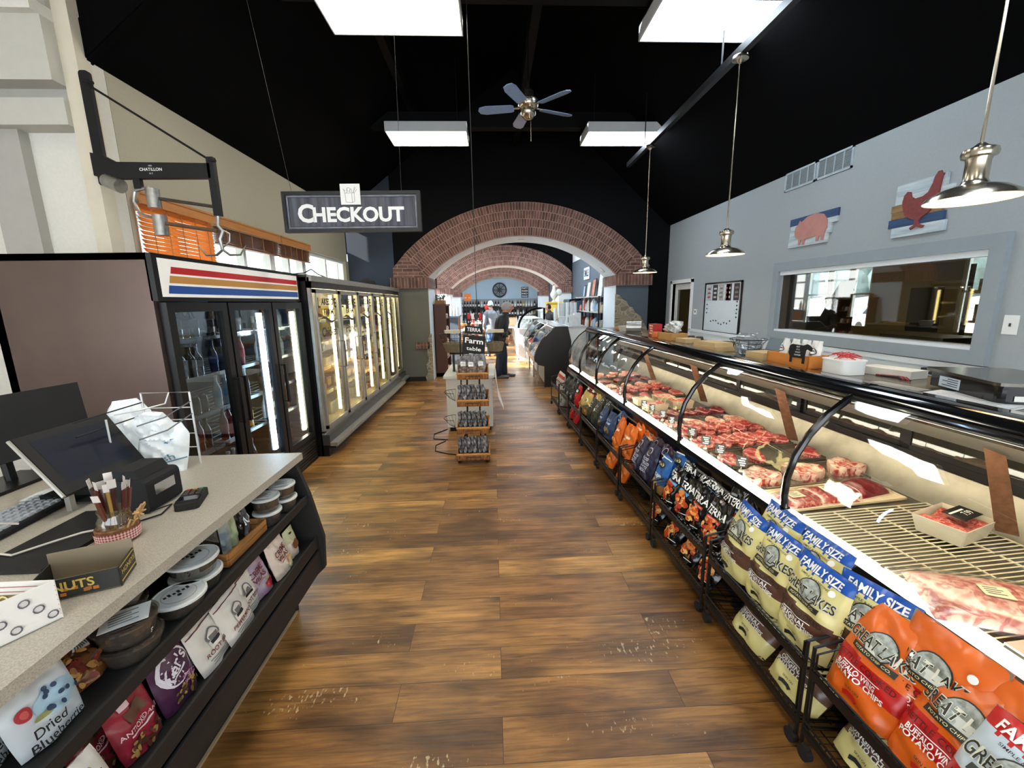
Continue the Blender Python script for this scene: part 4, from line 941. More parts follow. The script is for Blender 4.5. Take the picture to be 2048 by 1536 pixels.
# ---------------- tubs, crate and pouches on the upper shelf
SH1, SH2 = .681, .421
lidm = mat('tub_lid_white', (214,216,212), .35, var=.04); clearp = glass('tub_clear', (226,226,220), .13, film=.10, filmcol=(150,140,130))
def tub(name, r, h, inside, label, loc, paper=0, lid=lidm, rz=0, word=None):
    t = thing('food_tub', label, 'tub', loc, rz=rz)
    MB().lathe([(0,.001),(r*.80,.001),(r*.82,.004),(r*.95,h-.006),(r*.93,h-.006),(r*.8,.005),(0,.005)], clearp, seg=24).build('clear_cup', t, smooth=True)
    MB().lathe([(0,.006),(r*.79,.006),(r*.9,h*.8),(r*.6,h*.86),(0,h*.84)], inside, seg=16).build('contents', t, smooth=True)
    MB().lathe([(r*.96,h-.010),(r,h-.008),(r,h),(r*.92,h+.002),(r*.9,h-.001),(0,h-.001)], lid, seg=28).build('lid', t, smooth=True)
    if paper:
        m = MB(); m.sheet([(-r*.75,-r*.55,h+.0022),(r*.65,-r*.62,h+.0022),(r*.78,r*.45,h+.004),(-r*.6,r*.6,h+.003)], white_paper, .0008)
        for k in range(5): m.bb((-r*.45,-r*.4+k*r*.16,h+.0052),(r*.4-(k%2)*r*.2,-r*.35+k*r*.16,h+.0055), mat('label_grey_print', (120,122,120), .7))
        m.build('paper_label', t)
    elif word:
        m = MB(); m.tube([(r*.62*math.cos(a),r*.62*math.sin(a),h+.0005) for a in [i*PI/12 for i in range(24)]], .0006, mat('label_grey_print'), closed=True, seg=4); [m.bb((r*(-.5+.17*q),r*.1,h+.0006),(r*(-.5+.17*q+.10),r*(.24+.08*(q%2)),h+.0010), black_print) for q in range(6)]; m.cyl((0,-r*.05,h-.001),(0,-r*.05,h+.001), r*.08, black_print, seg=10); m.build('lid_print', t)
    return t
choc = mat('chocolate_pieces', (58,38,32), .6, col2=(100,70,56), scale=70, bump=.8); olive = mat('dark_olives', (40,36,30), .4, col2=(70,60,46), scale=60, bump=.6)
redc = mat('red_jelly', (120,24,28), .3, col2=(60,14,18), scale=50, bump=.5)
tub('a', .062, .065, choc, 'lower clear tub of the farthest stack on the upper shelf', (-1.065,2.00,SH1)); tub('b', .062, .065, choc, 'upper clear tub of the farthest stack, paper label on its lid', (-1.07,2.005,SH1+.0675), 1, rz=.4)
tub('c', .062, .065, choc, 'lower clear tub of the stack beside the wooden crate', (-1.075,1.865,SH1)); tub('d', .062, .065, choc, 'upper clear tub of the stack beside the wooden crate, paper label on top', (-1.08,1.87,SH1+.0675), 1, rz=.2)
tub('e', .082, .055, olive, 'lower white lidded tub of the pair left of the wooden crate', (-1.10,1.42,SH1)); tub('f', .082, .058, olive, 'upper white lidded tub of the pair left of the wooden crate', (-1.105,1.42,SH1+.0575), 0, word='HONEYVILLE', rz=1.0)
tub('g', .078, .055, choc, 'single low tub with white lid in front of the wooden crate', (-1.075,1.30+.0,SH1), 0, word='HONEYVILLE', rz=1.0)
tub('h', .066, .085, redc, 'clear tub of red sweets with a paper label on its lid', (-1.20,1.235,SH1), 1, lid=clearp, rz=.5)
tub('i', .078, .055, choc, 'lower wide clear tub, nearest on the upper shelf', (-1.085,1.12,SH1), lid=clearp); tub('j', .078, .058, choc, 'upper wide clear tub with a paper label, nearest on the upper shelf', (-1.09,1.12,SH1+.0575), 1, lid=clearp, rz=.7)
t = thing('wooden_crate', 'small slatted wooden crate of snack bags on the upper shelf', 'crate', (-1.125,1.655,SH1+.0005))
pine = mat('pine_slats', (178,124,66), .6, col2=(140,92,46), scale=6, stretch=(6,1,6))
m = MB(); a, b = .075, .135
for z in (.006,.034): m.bb((a,-b,z),(a+.007,b,z+.024), pine).bb((-a-.007,-b,z),(-a,b,z+.024), pine).bb((-a,-b-.007,z),(a,-b,z+.024), pine).bb((-a,b,z),(a,b+.007,z+.024), pine)
m.bb((-a,-b,0),(a,b,.005), pine); m.build('crate_body', t)
fgreen = film('green_leaf_film', (150,164,120), .3, col2=(196,200,160)); fsil = film('silver_black_film', (60,62,66), .2, col2=(150,150,154)); fblu = film('dusty_blue_film', (110,126,136), .3, col2=(190,196,176)); fblk = film('black_film', (24,24,26), .18)
for k, (mt, y, wd, lb, pr) in enumerate(((fblk,1.545,.08,'black snack bag standing in the crate, nearest end',()),(fblu,1.605,.08,'pale blue and cream snack bag in the wooden crate',()),(fgreen,1.665,.075,'pale green snack bag in the middle of the wooden crate',()),(fblk,1.71,.08,'dark snack bag leaning behind the green one in the crate',()),(fsil,1.755,.08,'silver and black bag marked NU at the far end of the crate',[('T','NU',0,.06,.05,white_print,None,.02,.3)]))):
    pouch(wd, .135, .035, lambda u, v, mt=mt: mt, pr, seed=20+k, wr=.006, nu=12, nv=14).build('snack_bag', loc=(-1.125,y,SH1+.0065), rot=(-.1,.1*(k%2),RZL-.5+.1*k), smooth=True, label=lb, cat='snack bag')
# nearest part of the upper shelf: dark mix bags and dried fruit pouches
amb = film('clear_mix_film', (64,40,26), .12, col2=(120,72,34)); ambm = [mat('mix_'+str(i), c, .5) for i, c in enumerate(((150,96,44),(190,140,70),(70,40,26),(120,40,30)))]
pouch(.17,.16,.07, lambda u, v: amb, [('B',0,.06,.07,.05,46,.011,ambm,3),('R',-.0,.125,.035,.028,white_paper,-.3),('R',.045,.10,.04,.025,mat('barcode_white',(210,210,206),.6),-.3)]+[('R',.030+i*.006,.10+.0*i,.0022,.018,black_print,-.3) for i in range(6)], seed=31, wr=.012).build('snack_bag', loc=(-1.12,1.0,SH1+.0005), rot=(-.55,0,RZL), smooth=True, label='clear bag of brown snack mix with two white stickers, upper shelf', cat='snack bag')
pouch(.17,.15,.06, lambda u, v: amb, [('B',0,.06,.06,.05,30,.011,ambm,5)], seed=33, wr=.012).build('snack_bag', loc=(-1.20,1.02,SH1+.0005), rot=(-.4,0,RZL), smooth=True, label='dark bag of snack mix behind the stickered one, upper shelf', cat='snack bag')
bluep = film('pale_pouch_film', (206,212,214), .35, var=.06); navyd = mat('blueberry_print', (44,62,92), .6); redp = mat('red_fruit_print', (176,44,50), .6); leafp = mat('leaf_print', (150,150,90), .6); skyp = mat('pale_blue_patch', (170,200,214), .6)
prb = [('E',.02,.085,.05,.032,skyp),('E',-.045,.10,.017,.015,redp),('E',-.045,.10,.009,.008,mat('red_light',(214,90,84),.6)),('E',-.02,.07,.018,.007,leafp)]
Q = random.Random(8)
for k in range(11): prb.append(('E',-.0+Q.uniform(-.01,.065),.075+Q.uniform(-.015,.045),.0058,.0058,navyd))
prb += [('T','Dried',-.02,.043,.034,black_print,.06,.008),('T','Blueberries',.0,.016,.030,black_print,.125,.008)]
bp = pouch(.155,.165,.05, lambda u, v: bluep, prb, seed=41, wr=.004)
b1 = bp.build('dried_fruit_pouch', smooth=True, label='x', cat='pouch')
b1['label'] = 'pale pouch printed Dried Blueberries, at the front of the upper shelf'; b1.location = (-1.075,.88,SH1+.0005); b1.rotation_euler = (-.22,0,RZL)
dup(b1, (-1.14,.815,SH1+.0005), (-.30,0,RZL+.25), 'second pale dried fruit pouch, half hidden behind the front one')
# ---------------- lower shelf pouches
offw = film('offwhite_film', (222,214,202), .4, var=.05); maroon = mat('maroon_print', (104,34,44), .6); gold = mat('wafer_gold', (206,160,90), .6)
def rootbeer(word, seed):
    pr = [('R',0,.158,.175,.004,maroon),('E',0,.10,.030,.030,mat('logo_grey',(110,108,104),.6)),('R',0,.075,.065,.03,offw),('E',0,.105,.022,.020,offw),('R',0,.098,.034,.018,mat('logo_grey')),('R',0,.083,.046,.012,black_print),('T',word,0,.056,.022,maroon,.125,.012),('R',0,.035,.11,.003,mat('logo_grey')),('R',0,.027,.10,.002,mat('logo_grey')),('R',0,.019,.11,.002,mat('logo_grey'))]
    return pouch(.185,.175,.05, lambda u, v: offw, pr, seed=seed, wr=.004, top=.98, nu=16, nv=16)
for k, (wd, y, x, lb, rx) in enumerate((('ROOT BEER',1.36,-1.03,'off-white ROOT BEER sweet bag nearest the purple pouch',-.28),('PEPPERMINT',1.49,-1.015,'off-white PEPPERMINT sweet bag in the middle of the lower shelf',-.32),('ROOT BEER',1.60,-1.05,'off-white ROOT BEER bag behind the PEPPERMINT one',-.22))):
    rootbeer(wd, 50+k).build('sweet_bag', loc=(x,y,SH2+.0005), rot=(rx,0,RZL+.1), smooth=True, label=lb, cat='sweet bag')
pouch(.17,.15,.05, lambda u, v: offw, [('R',0,.13,.15,.004,maroon)], seed=57, wr=.008).build('sweet_bag', loc=(-1.12,1.34,SH2+.0005), rot=(-.2,0,RZL), smooth=True, label='off-white bag with a maroon line, hidden behind the root beer bags', cat='sweet bag')
wf = film('wafer_film', (226,206,188), .35, var=.05); strawf = film('strawberry_film', (196,186,196), .3, col2=(140,90,120), scale=4)
def wafer(mt, extra, seed): return pouch(.15,.19,.05, lambda u, v: mt, [('T','CREME',0,.115,.036,maroon,.095,.02,.15),('T','VILAS',.0,.085,.032,maroon,.08,.02,.15),('R',.0,.066,.05,.004,mat('pink_rule',(200,110,100),.6),.15)]+extra, seed=seed, wr=.005, top=.9)
wafer(wf, [('B',.04,.035,.03,.025,9,.014,[gold,mat('wafer_cream',(236,214,170),.6)],4)], 61).build('wafer_bag', loc=(-1.03,1.86,SH2+.0005), rot=(-.25,0,RZL), smooth=True, label='cream bag lettered CREME with golden wafers, near the counter end', cat='snack bag')
wafer(strawf, [('B',.04,.04,.022,.022,12,.012,[mat('berry_red',(206,30,34),.5),mat('berry_dark',(150,16,24),.5)],6),('E',.03,.062,.01,.006,leafp)], 62).build('wafer_bag', loc=(-1.05,1.70,SH2+.0005), rot=(-.3,0,RZL-.1), smooth=True, label='lilac bag lettered CREME with a red strawberry, lower shelf', cat='snack bag')
pouch(.10,.15,.04, lambda u, v: film('olive_top_film', (206,204,160), .35) if v > .55 else wf, [('E',.01,.06,.03,.025,mat('nut_brown',(130,80,46),.6)),('E',0,.125,.012,.005,black_print)], seed=64, wr=.003).build('snack_bag', loc=(-1.05,2.0,SH2+.0005), rot=(-.15,0,RZL), smooth=True, label='small hanging pouch with green top and brown picture, at the shelf end', cat='snack bag')
purp = film('purple_film', (72,36,66), .3, var=.1); kw = mat('logo_white', (232,226,230), .5)
kp = [('E',-.0,.125,.062,.060,kw),('E',.004,.122,.055,.053,purp),('T',"Kar's",.0,.125,.058,kw,.105,.016,.35),('R',.0,.098,.07,.006,kw,.35),('B',.01,.035,.05,.03,34,.0085,[mat('nut_gold',(176,140,70),.6),mat('nut_olive',(110,90,40),.6),mat('nut_dark',(70,44,30),.6)],7),('T','SWEET N',.03,.072,.014,mat('pink_txt',(220,150,190),.5),.05,.01),('T','SALTY MIX',.03,.058,.014,mat('pink_txt'),.055,.01)]
pouch(.145,.20,.05, lambda u, v: purp, kp, seed=71, wr=.004).build('nut_pouch', loc=(-1.045,1.20,SH2+.0005), rot=(-.2,.0,RZL), smooth=True, label="purple nut mix pouch with a round white Kar's logo", cat='pouch')
redf = film('crimson_film', (150,40,56), .28, var=.12)
ap = [('R',.0,.125,.055,.04,mat('bronze_patch',(96,66,50),.4),.2),('T','ANTIOXIDANT',.0,.085,.02,mat('pale_pink',(236,200,200),.5),.12,.01),('R',.0,.07,.08,.005,mat('pale_pink')),('B',.0,.03,.055,.028,40,.009,[mat('nut_dark'),mat('raisin',(96,50,34),.6),mat('nut_gold')],9),('R',-.02,.16,.03,.016,mat('pale_pink'))]
ab = pouch(.135,.20,.05, lambda u, v: redf, ap, seed=73, wr=.006).build('nut_pouch', smooth=True, label='crimson ANTIOXIDANT trail mix pouch on the lower shelf, in front', cat='pouch', loc=(-1.05,1.055,SH2+.0005), rot=(-.22,0,RZL))
dup(ab, (-1.11,.99,SH2+.0005), (-.2,0,RZL+.2), 'crimson trail mix pouch standing in shade behind the front one')
pouch(.14,.18,.05, lambda u, v: offw, [('B',.0,.12,.05,.03,16,.008,[mat('nut_dark'),leafp],11)], seed=75).build('nut_pouch', loc=(-1.0,.86,SH2+.0005), rot=(-.3,0,RZL), smooth=True, label='white pouch with dark nut pictures at the bottom photo edge', cat='pouch')
pouch(.16,.17,.06, lambda u, v: film('orange_red_film', (190,90,60), .3, var=.1), seed=76).build('nut_pouch', loc=(-1.03,.72,SH2+.0005), rot=(-.3,0,RZL), smooth=True, label='orange red bag at the lower left photo corner', cat='pouch')

# ================================================================== BLINDS, JIB
wood_o = mat('backlit_blind_slat', (238,166,88), .5, var=.12, scale=3, stretch=(10,1,10));  # orange glow of the backlight is put into the slat colour
n_ = wood_o.node_tree; bs = n_.nodes['Principled BSDF']; tr_ = n_.nodes.new('ShaderNodeBsdfTranslucent'); mx_ = n_.nodes.new('ShaderNodeMixShader'); mx_.inputs[0].default_value = .5; tr_.inputs[0].default_value = lin((255,196,110))
out_ = [q for q in n_.nodes if q.type == 'OUTPUT_MATERIAL'][0]; n_.links.new(bs.outputs[0], mx_.inputs[1]); n_.links.new(tr_.outputs[0], mx_.inputs[2]); n_.links.new(mx_.outputs[0], out_.inputs[0])
wood_v = mat('honey_valance', (198,132,74), .4, var=.15, scale=4, stretch=(8,1,8)); wood_b = mat('brown_raised_slat', (122,76,46), .5, var=.2); cordm = mat('blind_cord', (190,130,80), .8)
def blind(y0, y1, drop, label):
    t = thing('wooden_blind', label, 'blind', (XL+.035, (y0+y1)/2, 2.56)); w = (y1-y0)/2-.01
    MB().bb((.03,-w,-.02),(.045,w,.08), wood_v).bb((.045,-w,.06),(.052,w,.08), wood_v).bb((.045,-w,-.02),(.052,w,-.005), wood_v).build('valance', t)
    m = MB()
    if drop > .5:
        n = int(drop/.036)
        for k in range(n): m.box((0,0,-.03-k*.036),(.045,2*w-.02,.003), wood_o, T=trm(0,0,-.03-k*.036) @ Matrix.Rotation(.95,4,'Y') @ trm(0,0,.03+k*.036))
        zc = -.03-n*.036
    else:
        n = 14
        for k in range(n): m.box((0,0,-.03-k*.011),(.05,2*w-.02,.005), wood_b)
        zc = -.03-n*.011
    m.build('slats', t)
    MB().box((0,0,zc-.01),(.045,2*w-.02,.02), wood_b if drop < .5 else wood_o).build('bottom_rail', t)
    for q in (-.75,-.38,0,.38,.75):
        MB().bb((.024,q*w-.004,zc),(.027,q*w+.004,-.02), cordm).build('ladder_cord', t)
blind(3.87, 4.86, .51, 'closed honey coloured wooden blind glowing in the light, nearest window')
blind(4.88, 6.24, .1, 'raised brown wooden blind over the second window')
blind(6.27, 7.25, .1, 'raised brown wooden blind over the third window')
# swing jib with pulleys and hook
t = thing('swing_arm_hoist', 'black iron swing arm with pulleys and hook bolted to the column', 'hoist', (-2.93,3.36,2.65)); im = mat('black_iron', (20,20,21), .55, .4, var=.2)
t.location = (-2.99,3.575,2.70)
MB().rbox((.06,0,.29),(.07,.03,.78),.02, im, axis=1).build('wall_plate', t)
MB().prism([(.03,-.04),(.09,-.06),(.88,-.06),(.88,.045),(.2,.055),(.12,.10),(.03,.12)], 1, -.05, -.005, im, T=rotm(ry=-.0)).build('arm', t)
m = MB(); m.flat_text('CHATILLON', (.45,-.052,-.0), (1,0,0), (0,0,1), .03, white_print, .01); m.flat_text('N Y', (.45,-.052,-.028), (1,0,0), (0,0,1), .016, white_print); m.flat_text('1835', (.45,-.052,.026), (1,0,0), (0,0,1), .014, white_print); m.build('maker_print', t)
MB().tube([(.09,-.03,.60),(.12,-.03,.56),(.88,-.03,.07)], .009, im).cyl((.06,-.03,.61),(.13,-.03,.59),.012, im).cyl((.88,-.05,.07),(.93,-.05,.06),.012, im).build('tie_rod', t)
MB().bb((.86,-.05,-.33),(.91,-.01,.09), im).build('drop_post', t)
chain = mat('galvanised', (176,174,168), .35, .85, var=.2, scale=30)
m = MB(); m.bb((.30,-.045,-.13),(.35,-.01,-.05), im); m.build('bracket', t)
m = MB().cyl((.42,-.03,-.13),(.42,-.03,-.27),.045, chain, seg=16).cyl((.40,-.03,-.12),(.30,-.03,-.14),.012, chain); m.build('weight', t, smooth=True)
m = MB().cyl((.44,-.03,-.32),(.44,-.03,-.47),.045, chain, seg=16).tube([(.29,-.03,-.15),(.27,-.03,-.22),(.30,-.03,-.30),(.36,-.03,-.33),(.42,-.03,-.34)], .010, chain); m.build('weight', t, smooth=True)
m = MB().cyl((.10,-.03,-.07),(.22,-.06,-.12),.05, chain, seg=16); m.build('pulley', t, smooth=True)
m = MB().cyl((.46,-.03,-.20),(.86,-.03,-.26),.012, dark_steel).cyl((.48,-.03,-.38),(.86,-.03,-.44),.014, mat('rust', (96,70,50), .8)); m.build('balance_bar', t)
m = MB()
m.tube([(.88,-.03,-.33),(.87,-.03,-.40),(.90,-.03,-.44),(.87,-.03,-.50),(.88,-.03,-.58)], .013, chain)
for s in (-1, 1): m.tube([(.88,-.03,-.58),(.88+s*.05,-.03,-.62),(.88+s*.13,-.03,-.62),(.88+s*.18,-.03,-.55)], .009, chain, rs=[.010,.010,.008,.003])
m.tube([(.88,-.03,-.42),(.95,-.03,-.46),(.94,-.03,-.52),(.89,-.03,-.56)], .006, chain); m.build('hook', t, smooth=True)
# ================================================================== MEAT CASE
TH = .035; XC = lambda Y: 1.41-.035*Y
case_gl = glass('case_glass', (236,240,238), .09); canopy_m = mat('canopy_black', (15,15,17), .1, spec=.7, coat=.5); inner_panel = mat('case_inner_panel', (150,148,140), .35, .3, var=.08)
inter = mat('case_steel', (140,136,126), .35, .75, var=.2, scale=14); ctop = mat('case_counter_top', (118,108,96), .25, .5, var=.15, scale=10)
t = thing('meat_display_case', 'long curved glass butcher case with black trim along the right side', 'display case', (1.41,0,0), rz=TH)
ya, yb = -.9, 6.5; DV = .80
gp = [(0,.70),(-.012,.78),(-.008,.87),(.02,.97),(.075,1.07),(.15,1.16),(.235,1.225),(.30,1.262)]
m = MB(); m.prism([(.0,0),(DV+.1,0),(DV+.1,.60),(.0,.60)], 1, ya, yb, black_matte); m.build('base', t)
m = MB(); m.prism([(-.03,.58),(.03,.58),(.03,.685),(-.012,.685),(-.03,.66)], 1, ya, yb, black_gloss).prism([(-.034,.60),(-.03,.60),(-.03,.612),(-.034,.612)], 1, ya, yb, alu); m.build('front_sill', t)
MB().bb((-.010,ya,.6855),(.045,yb-.01,.70), mat('sill_light', (255,246,226), .5, emit=9)).build('sill_light', t)
m = MB(); m.prism([(.05,.60),(DV,.60),(DV,.70),(.05,.66)], 1, ya, yb, inter); m.build('deck', t)
m = MB(); m.prism([(.70,.70),(DV,.86),(DV+.03,.86),(DV+.03,.66),(.70,.66)], 1, ya, yb, inter); m.build('rear_steel', t)
m = MB()
m.prism([(.245,1.215),(.27,1.20),(.40,1.19),(.43,1.215),(.43,1.275),(.40,1.292),(.30,1.292),(.265,1.275),(.245,1.245)], 1, ya, yb, canopy_m); m.build('canopy', t, smooth=True, angle=70)
m = MB(); m.bb((.43,ya,1.245),(DV+.12,yb,1.272), ctop).bb((DV+.10,ya,1.22),(DV+.12,yb,1.272), dark_steel); m.build('service_counter', t)
m = MB(); m.prism([(.42,1.19),(.44,1.19),(.64,1.06),(.63,1.05)], 1, ya, yb, inner_panel); m.build('inner_canopy_panel', t)
MB().bb((.37,ya,1.180),(.41,yb,1.188), mat('canopy_tube', (255,236,200), .5, emit=18)).build('canopy_light', t)
# rear sliding doors
m = MB(); m.bb((DV-.01,ya,.86),(DV+.03,yb,.90), black_metal).bb((DV-.01,ya,1.19),(DV+.03,yb,1.245), black_metal); m.build('rear_door_track', t)
y = ya; k = 0
while y < yb-.05:
    e = min(y+.72, yb); o = .0 if k%2 else .014
    d = MB(); d.bb((DV-.008+o,y,.9),(DV+.006+o,y+.035,1.19), black_metal).bb((DV-.008+o,e-.035,.9),(DV+.006+o,e,1.19), black_metal).bb((DV-.008+o,y,.9),(DV+.006+o,e,.925), black_metal)
    do = d.build('sliding_door', t); MB().bb((DV-.003+o,y+.035,.925),(DV+.001+o,e-.035,1.19), glass('case_rear_glass', (150,148,136), .1, film=.25, filmcol=(110,104,90))).build('pane', do); y = e; k += 1
posts = [6.48, 5.75, 4.92, 3.93, 2.80, 1.76, .62]
def gprof(y0, y1, mt, name):
    m = MB(); n = len(gp)
    for i in range(n-1):
        pass
    def sf(u, v):
        q = v*(n-1); k = min(int(q), n-2); f = q-k; a, b = gp[k], gp[k+1]
        w = math.sin(v*PI)*(.004*math.sin(u*PI)+.0016*math.sin(u*19+v*7))
        return (a[0]+(b[0]-a[0])*f-w, y0+(y1-y0)*u, a[1]+(b[1]-a[1])*f+w*.4)
    m.grid(sf, 18, 14, mt)
    return m.build(name, t, smooth=True, angle=80)
for a, b in zip(posts, posts[1:]+[ya]): gprof(b+.012, a-.012, case_gl, 'curved_glass')
for i, y in enumerate(posts[:-1]):
    m = MB(); pts = [(v-.004, y, z) for v, z in gp]+[(.34,y,1.285)]
    m.tube(pts, .016 if i else .008, black_gloss, seg=8, rs=None); m.cyl((-.004,y,.675),(-.004,y,.72),.022, black_gloss).box((.33,y,1.285),(.05,.03,.02), alu if False else black_gloss); m.build('glass_post', t, smooth=True)
m = MB(); m.add([(v, yb-.01, z) for v, z in gp]+[(DV,yb-.01,1.24),(DV,yb-.01,.70)], [tuple(range(len(gp)+2))], case_gl); m.build('end_glass', t)
m = MB().tube([(v, yb-.008, z) for v, z in gp]+[(.45,yb-.008,1.27)], .007, alu, seg=6); m.build('end_trim', t)
# inner price-strip supports: perforated brown brackets seen behind the glass
for y in (1.45, 2.62, 3.75, 4.9):
    m = MB(); m.sheet([(.66,y,.74),(.70,y-.05,.74),(.57,y-.045,1.08),(.53,y+.0,1.10)], mat('copper_bracket', (140,100,76), .4, .5, var=.3, scale=40), .004); m.build('bracket', t)
def onc(v, y, z): # point on the case, case frame to world
    c, s = math.cos(TH), math.sin(TH); return (1.41+v*c-y*s, v*s+y*c, z)
# white refrigeration racks at the near end
rk = mat('cream_coated_wire', (226,216,186), .4, var=.04)
def wrack(y0, y1, label):
    t2 = thing('wire_deck_rack', label, 'rack', onc(.075,y0,.682), rz=TH); L = y1-y0
    m = MB(); n = int(L/.022)
    for k in range(n+1): m.cyl((0,k*L/n,.006+.0),(.62,k*L/n,.03),.0028, rk, seg=4)
    m.build('cross_wires', t2); m = MB()
    for v in (.0,.15,.31,.47,.62): m.cyl((v,0,.002+v*.04),(v,L,.002+v*.04),.004, rk, seg=5)
    m.build('long_wires', t2); return t2
wrack(1.36, 1.74, 'cream wire rack, bare, at the near end of the butcher case')
wrack(.98, 1.34, 'cream wire rack under the meat tub, near end of the butcher case')
t2 = thing('white_deck_sheet', 'white butcher paper sheet under the large roast, near end of the case', 'sheet', onc(.06,.0,.70), rz=TH)
MB().prism([(0,.0),(.64,.028),(.64,.034),(0,.006)], 1, -.8, .97, mat('butcher_paper', (226,206,186), .5, col2=(222,180,160), scale=3)).build('paper', t2)
# meat materials
def meat_mat(name, c, fat, sc=18, amt=.56):
    m = bpy.data.materials.new(name); m.use_nodes = True; n = m.node_tree.nodes; l = m.node_tree.links; b = n['Principled BSDF']
    tc = n.new('ShaderNodeTexCoord'); w = n.new('ShaderNodeTexNoise'); w.inputs['Scale'].default_value = sc; w.inputs['Detail'].default_value = 6; w.inputs['Distortion'].default_value = 1.6; l.new(tc.outputs['Object'], w.inputs[0])
    r = n.new('ShaderNodeValToRGB'); e = r.color_ramp.elements; e[0].position = amt-.08; e[0].color = lin(c); e[1].position = amt+.06; e[1].color = lin(fat); x = e.new(.35); x.color = tuple(v*.62 for v in lin(c)[:3])+(1,)
    l.new(w.outputs[0], r.inputs[0]); l.new(r.outputs[0], b.inputs['Base Color']); b.inputs['Roughness'].default_value = .28; b.inputs['Subsurface Weight'].default_value = 0
    bp = n.new('ShaderNodeBump'); bp.inputs['Strength'].default_value = .3; bp.inputs['Distance'].default_value = .004; l.new(w.outputs[0], bp.inputs['Height']); l.new(bp.outputs[0], b.inputs['Normal']); return m
mred = meat_mat('marbled_red_meat', (176,44,50), (226,160,150), 34, .58); mdark = meat_mat('dark_red_meat', (126,22,34), (176,80,84), 26, .64); mpink = meat_mat('heavily_marbled_meat', (190,70,66), (238,206,184), 26, .50)
mgr = meat_mat('ground_meat', (186,64,62), (224,150,138), 60, .55); fatm = mat('meat_fat', (234,196,170), .35, col2=(214,150,134), scale=30); mlight = meat_mat('pale_pink_meat', (214,120,112), (238,200,184), 24, .52)
def steak(name, rx, ry, h, red, seed, label, fat=.12, bone=None, n=26):
    R = random.Random(seed); ph = [R.uniform(0,6.28) for _ in range(4)]
    def rad(t): return 1+.14*math.sin(t*2+ph[0])+.12*math.sin(3*t+ph[1])+.06*math.sin(5*t+ph[2])
    m = MB(); rings = [(.0,1.0),(.45,1.02),(1-fat*1.4,1.0),(1-fat,.95),(1-fat*.3,.85),(1.0,.5),(.98,.0)]
    def f(u, v):
        i = v*(len(rings)-1); k = min(int(i+1e-6), len(rings)-1); q, z = rings[k]; t = 2*PI*u
        return (rx*q*rad(t)*math.cos(t), ry*q*rad(t)*math.sin(t), h*z+(.1*h*math.sin(4*t+ph[3]) if .3 < q < 1 and z > .4 else 0))
    m.grid(f, n, len(rings)-1, None, mfn=lambda u, v: fatm if .5 < v < .66 else red, closed_u=True)
    if bone: m.box((0,0,h*1.0),(rx*1.5,ry*.10,h*.14), fatm, T=rotm(rz=.4)); m.box((rx*.1,ry*.35,h*1.0),(rx*.12,ry*.7,h*.14), fatm)
    return m.build(name, smooth=True, label=label, cat='meat', angle=60)
tray_m = mat('steel_tray', (150,146,136), .25, .8, var=.15, scale=20); wtray = mat('white_foam_tray', (226,208,176), .5, var=.03)
def tray(v0, v1, y0, y1, z, label, mt=tray_m, h=.02, name='meat_tray'):
    a = v1-v0; b = y1-y0; m = MB(); m.bb((0,0,0),(a,b,.003), mt)
    for p, q in (((0,0,0),(a,.006,h)),((0,b-.006,0),(a,b,h)),((0,0,0),(.006,b,h)),((a-.006,0,0),(a,b,h))): m.bb(p, q, mt)
    return m.build(name, loc=onc(v0,y0,z), rot=(0,-.055,TH), label=label, cat='tray')
DZ = lambda v: .662+(.70-.662)*(v-.05)/.75+.0045
rowspec = [ # y centre, kind, count, colours, h, label, tray label
 (2.15,'roast',3,mpink,.05,'thick marbled chuck roast','steel tray with thick marbled roasts'),
 (2.45,'flank',4,mred,.03,'long red flank steak','steel tray with flank steaks, partly bare'),
 (2.72,'tbone',5,mred,.024,'T-bone steak with a fat rim','steel tray of T-bone steaks'),
 (2.98,'ribeye',5,mred,.028,'round ribeye steak','steel tray of round ribeye steaks'),
 (3.22,'strip',4,mpink,.026,'pink marbled strip steak','steel tray of pink strip steaks'),
 (3.48,'roll',5,mdark,.036,'dark red rolled sirloin','steel tray of dark red rolled cuts'),
 (4.25,'flank',4,mred,.026,'thin red cutlet','steel tray of thin red cutlets'),
 (4.52,'ribeye',5,mred,.024,'small red steak','steel tray of small red steaks'),
 (4.80,'strip',4,mpink,.024,'pale marbled chop','steel tray of pale chops'),
 (5.10,'roll',4,mdark,.028,'dark red slab','steel tray of dark slabs, far part of the case'),
 (5.42,'ribeye',4,mlight,.026,'pale pink chop','steel tray of pale pink pork chops')]
place_w = ['nearest the aisle','second from the aisle','in the middle','fourth from the aisle','at the back','at the far back']
protos = {}; Q = random.Random(21)
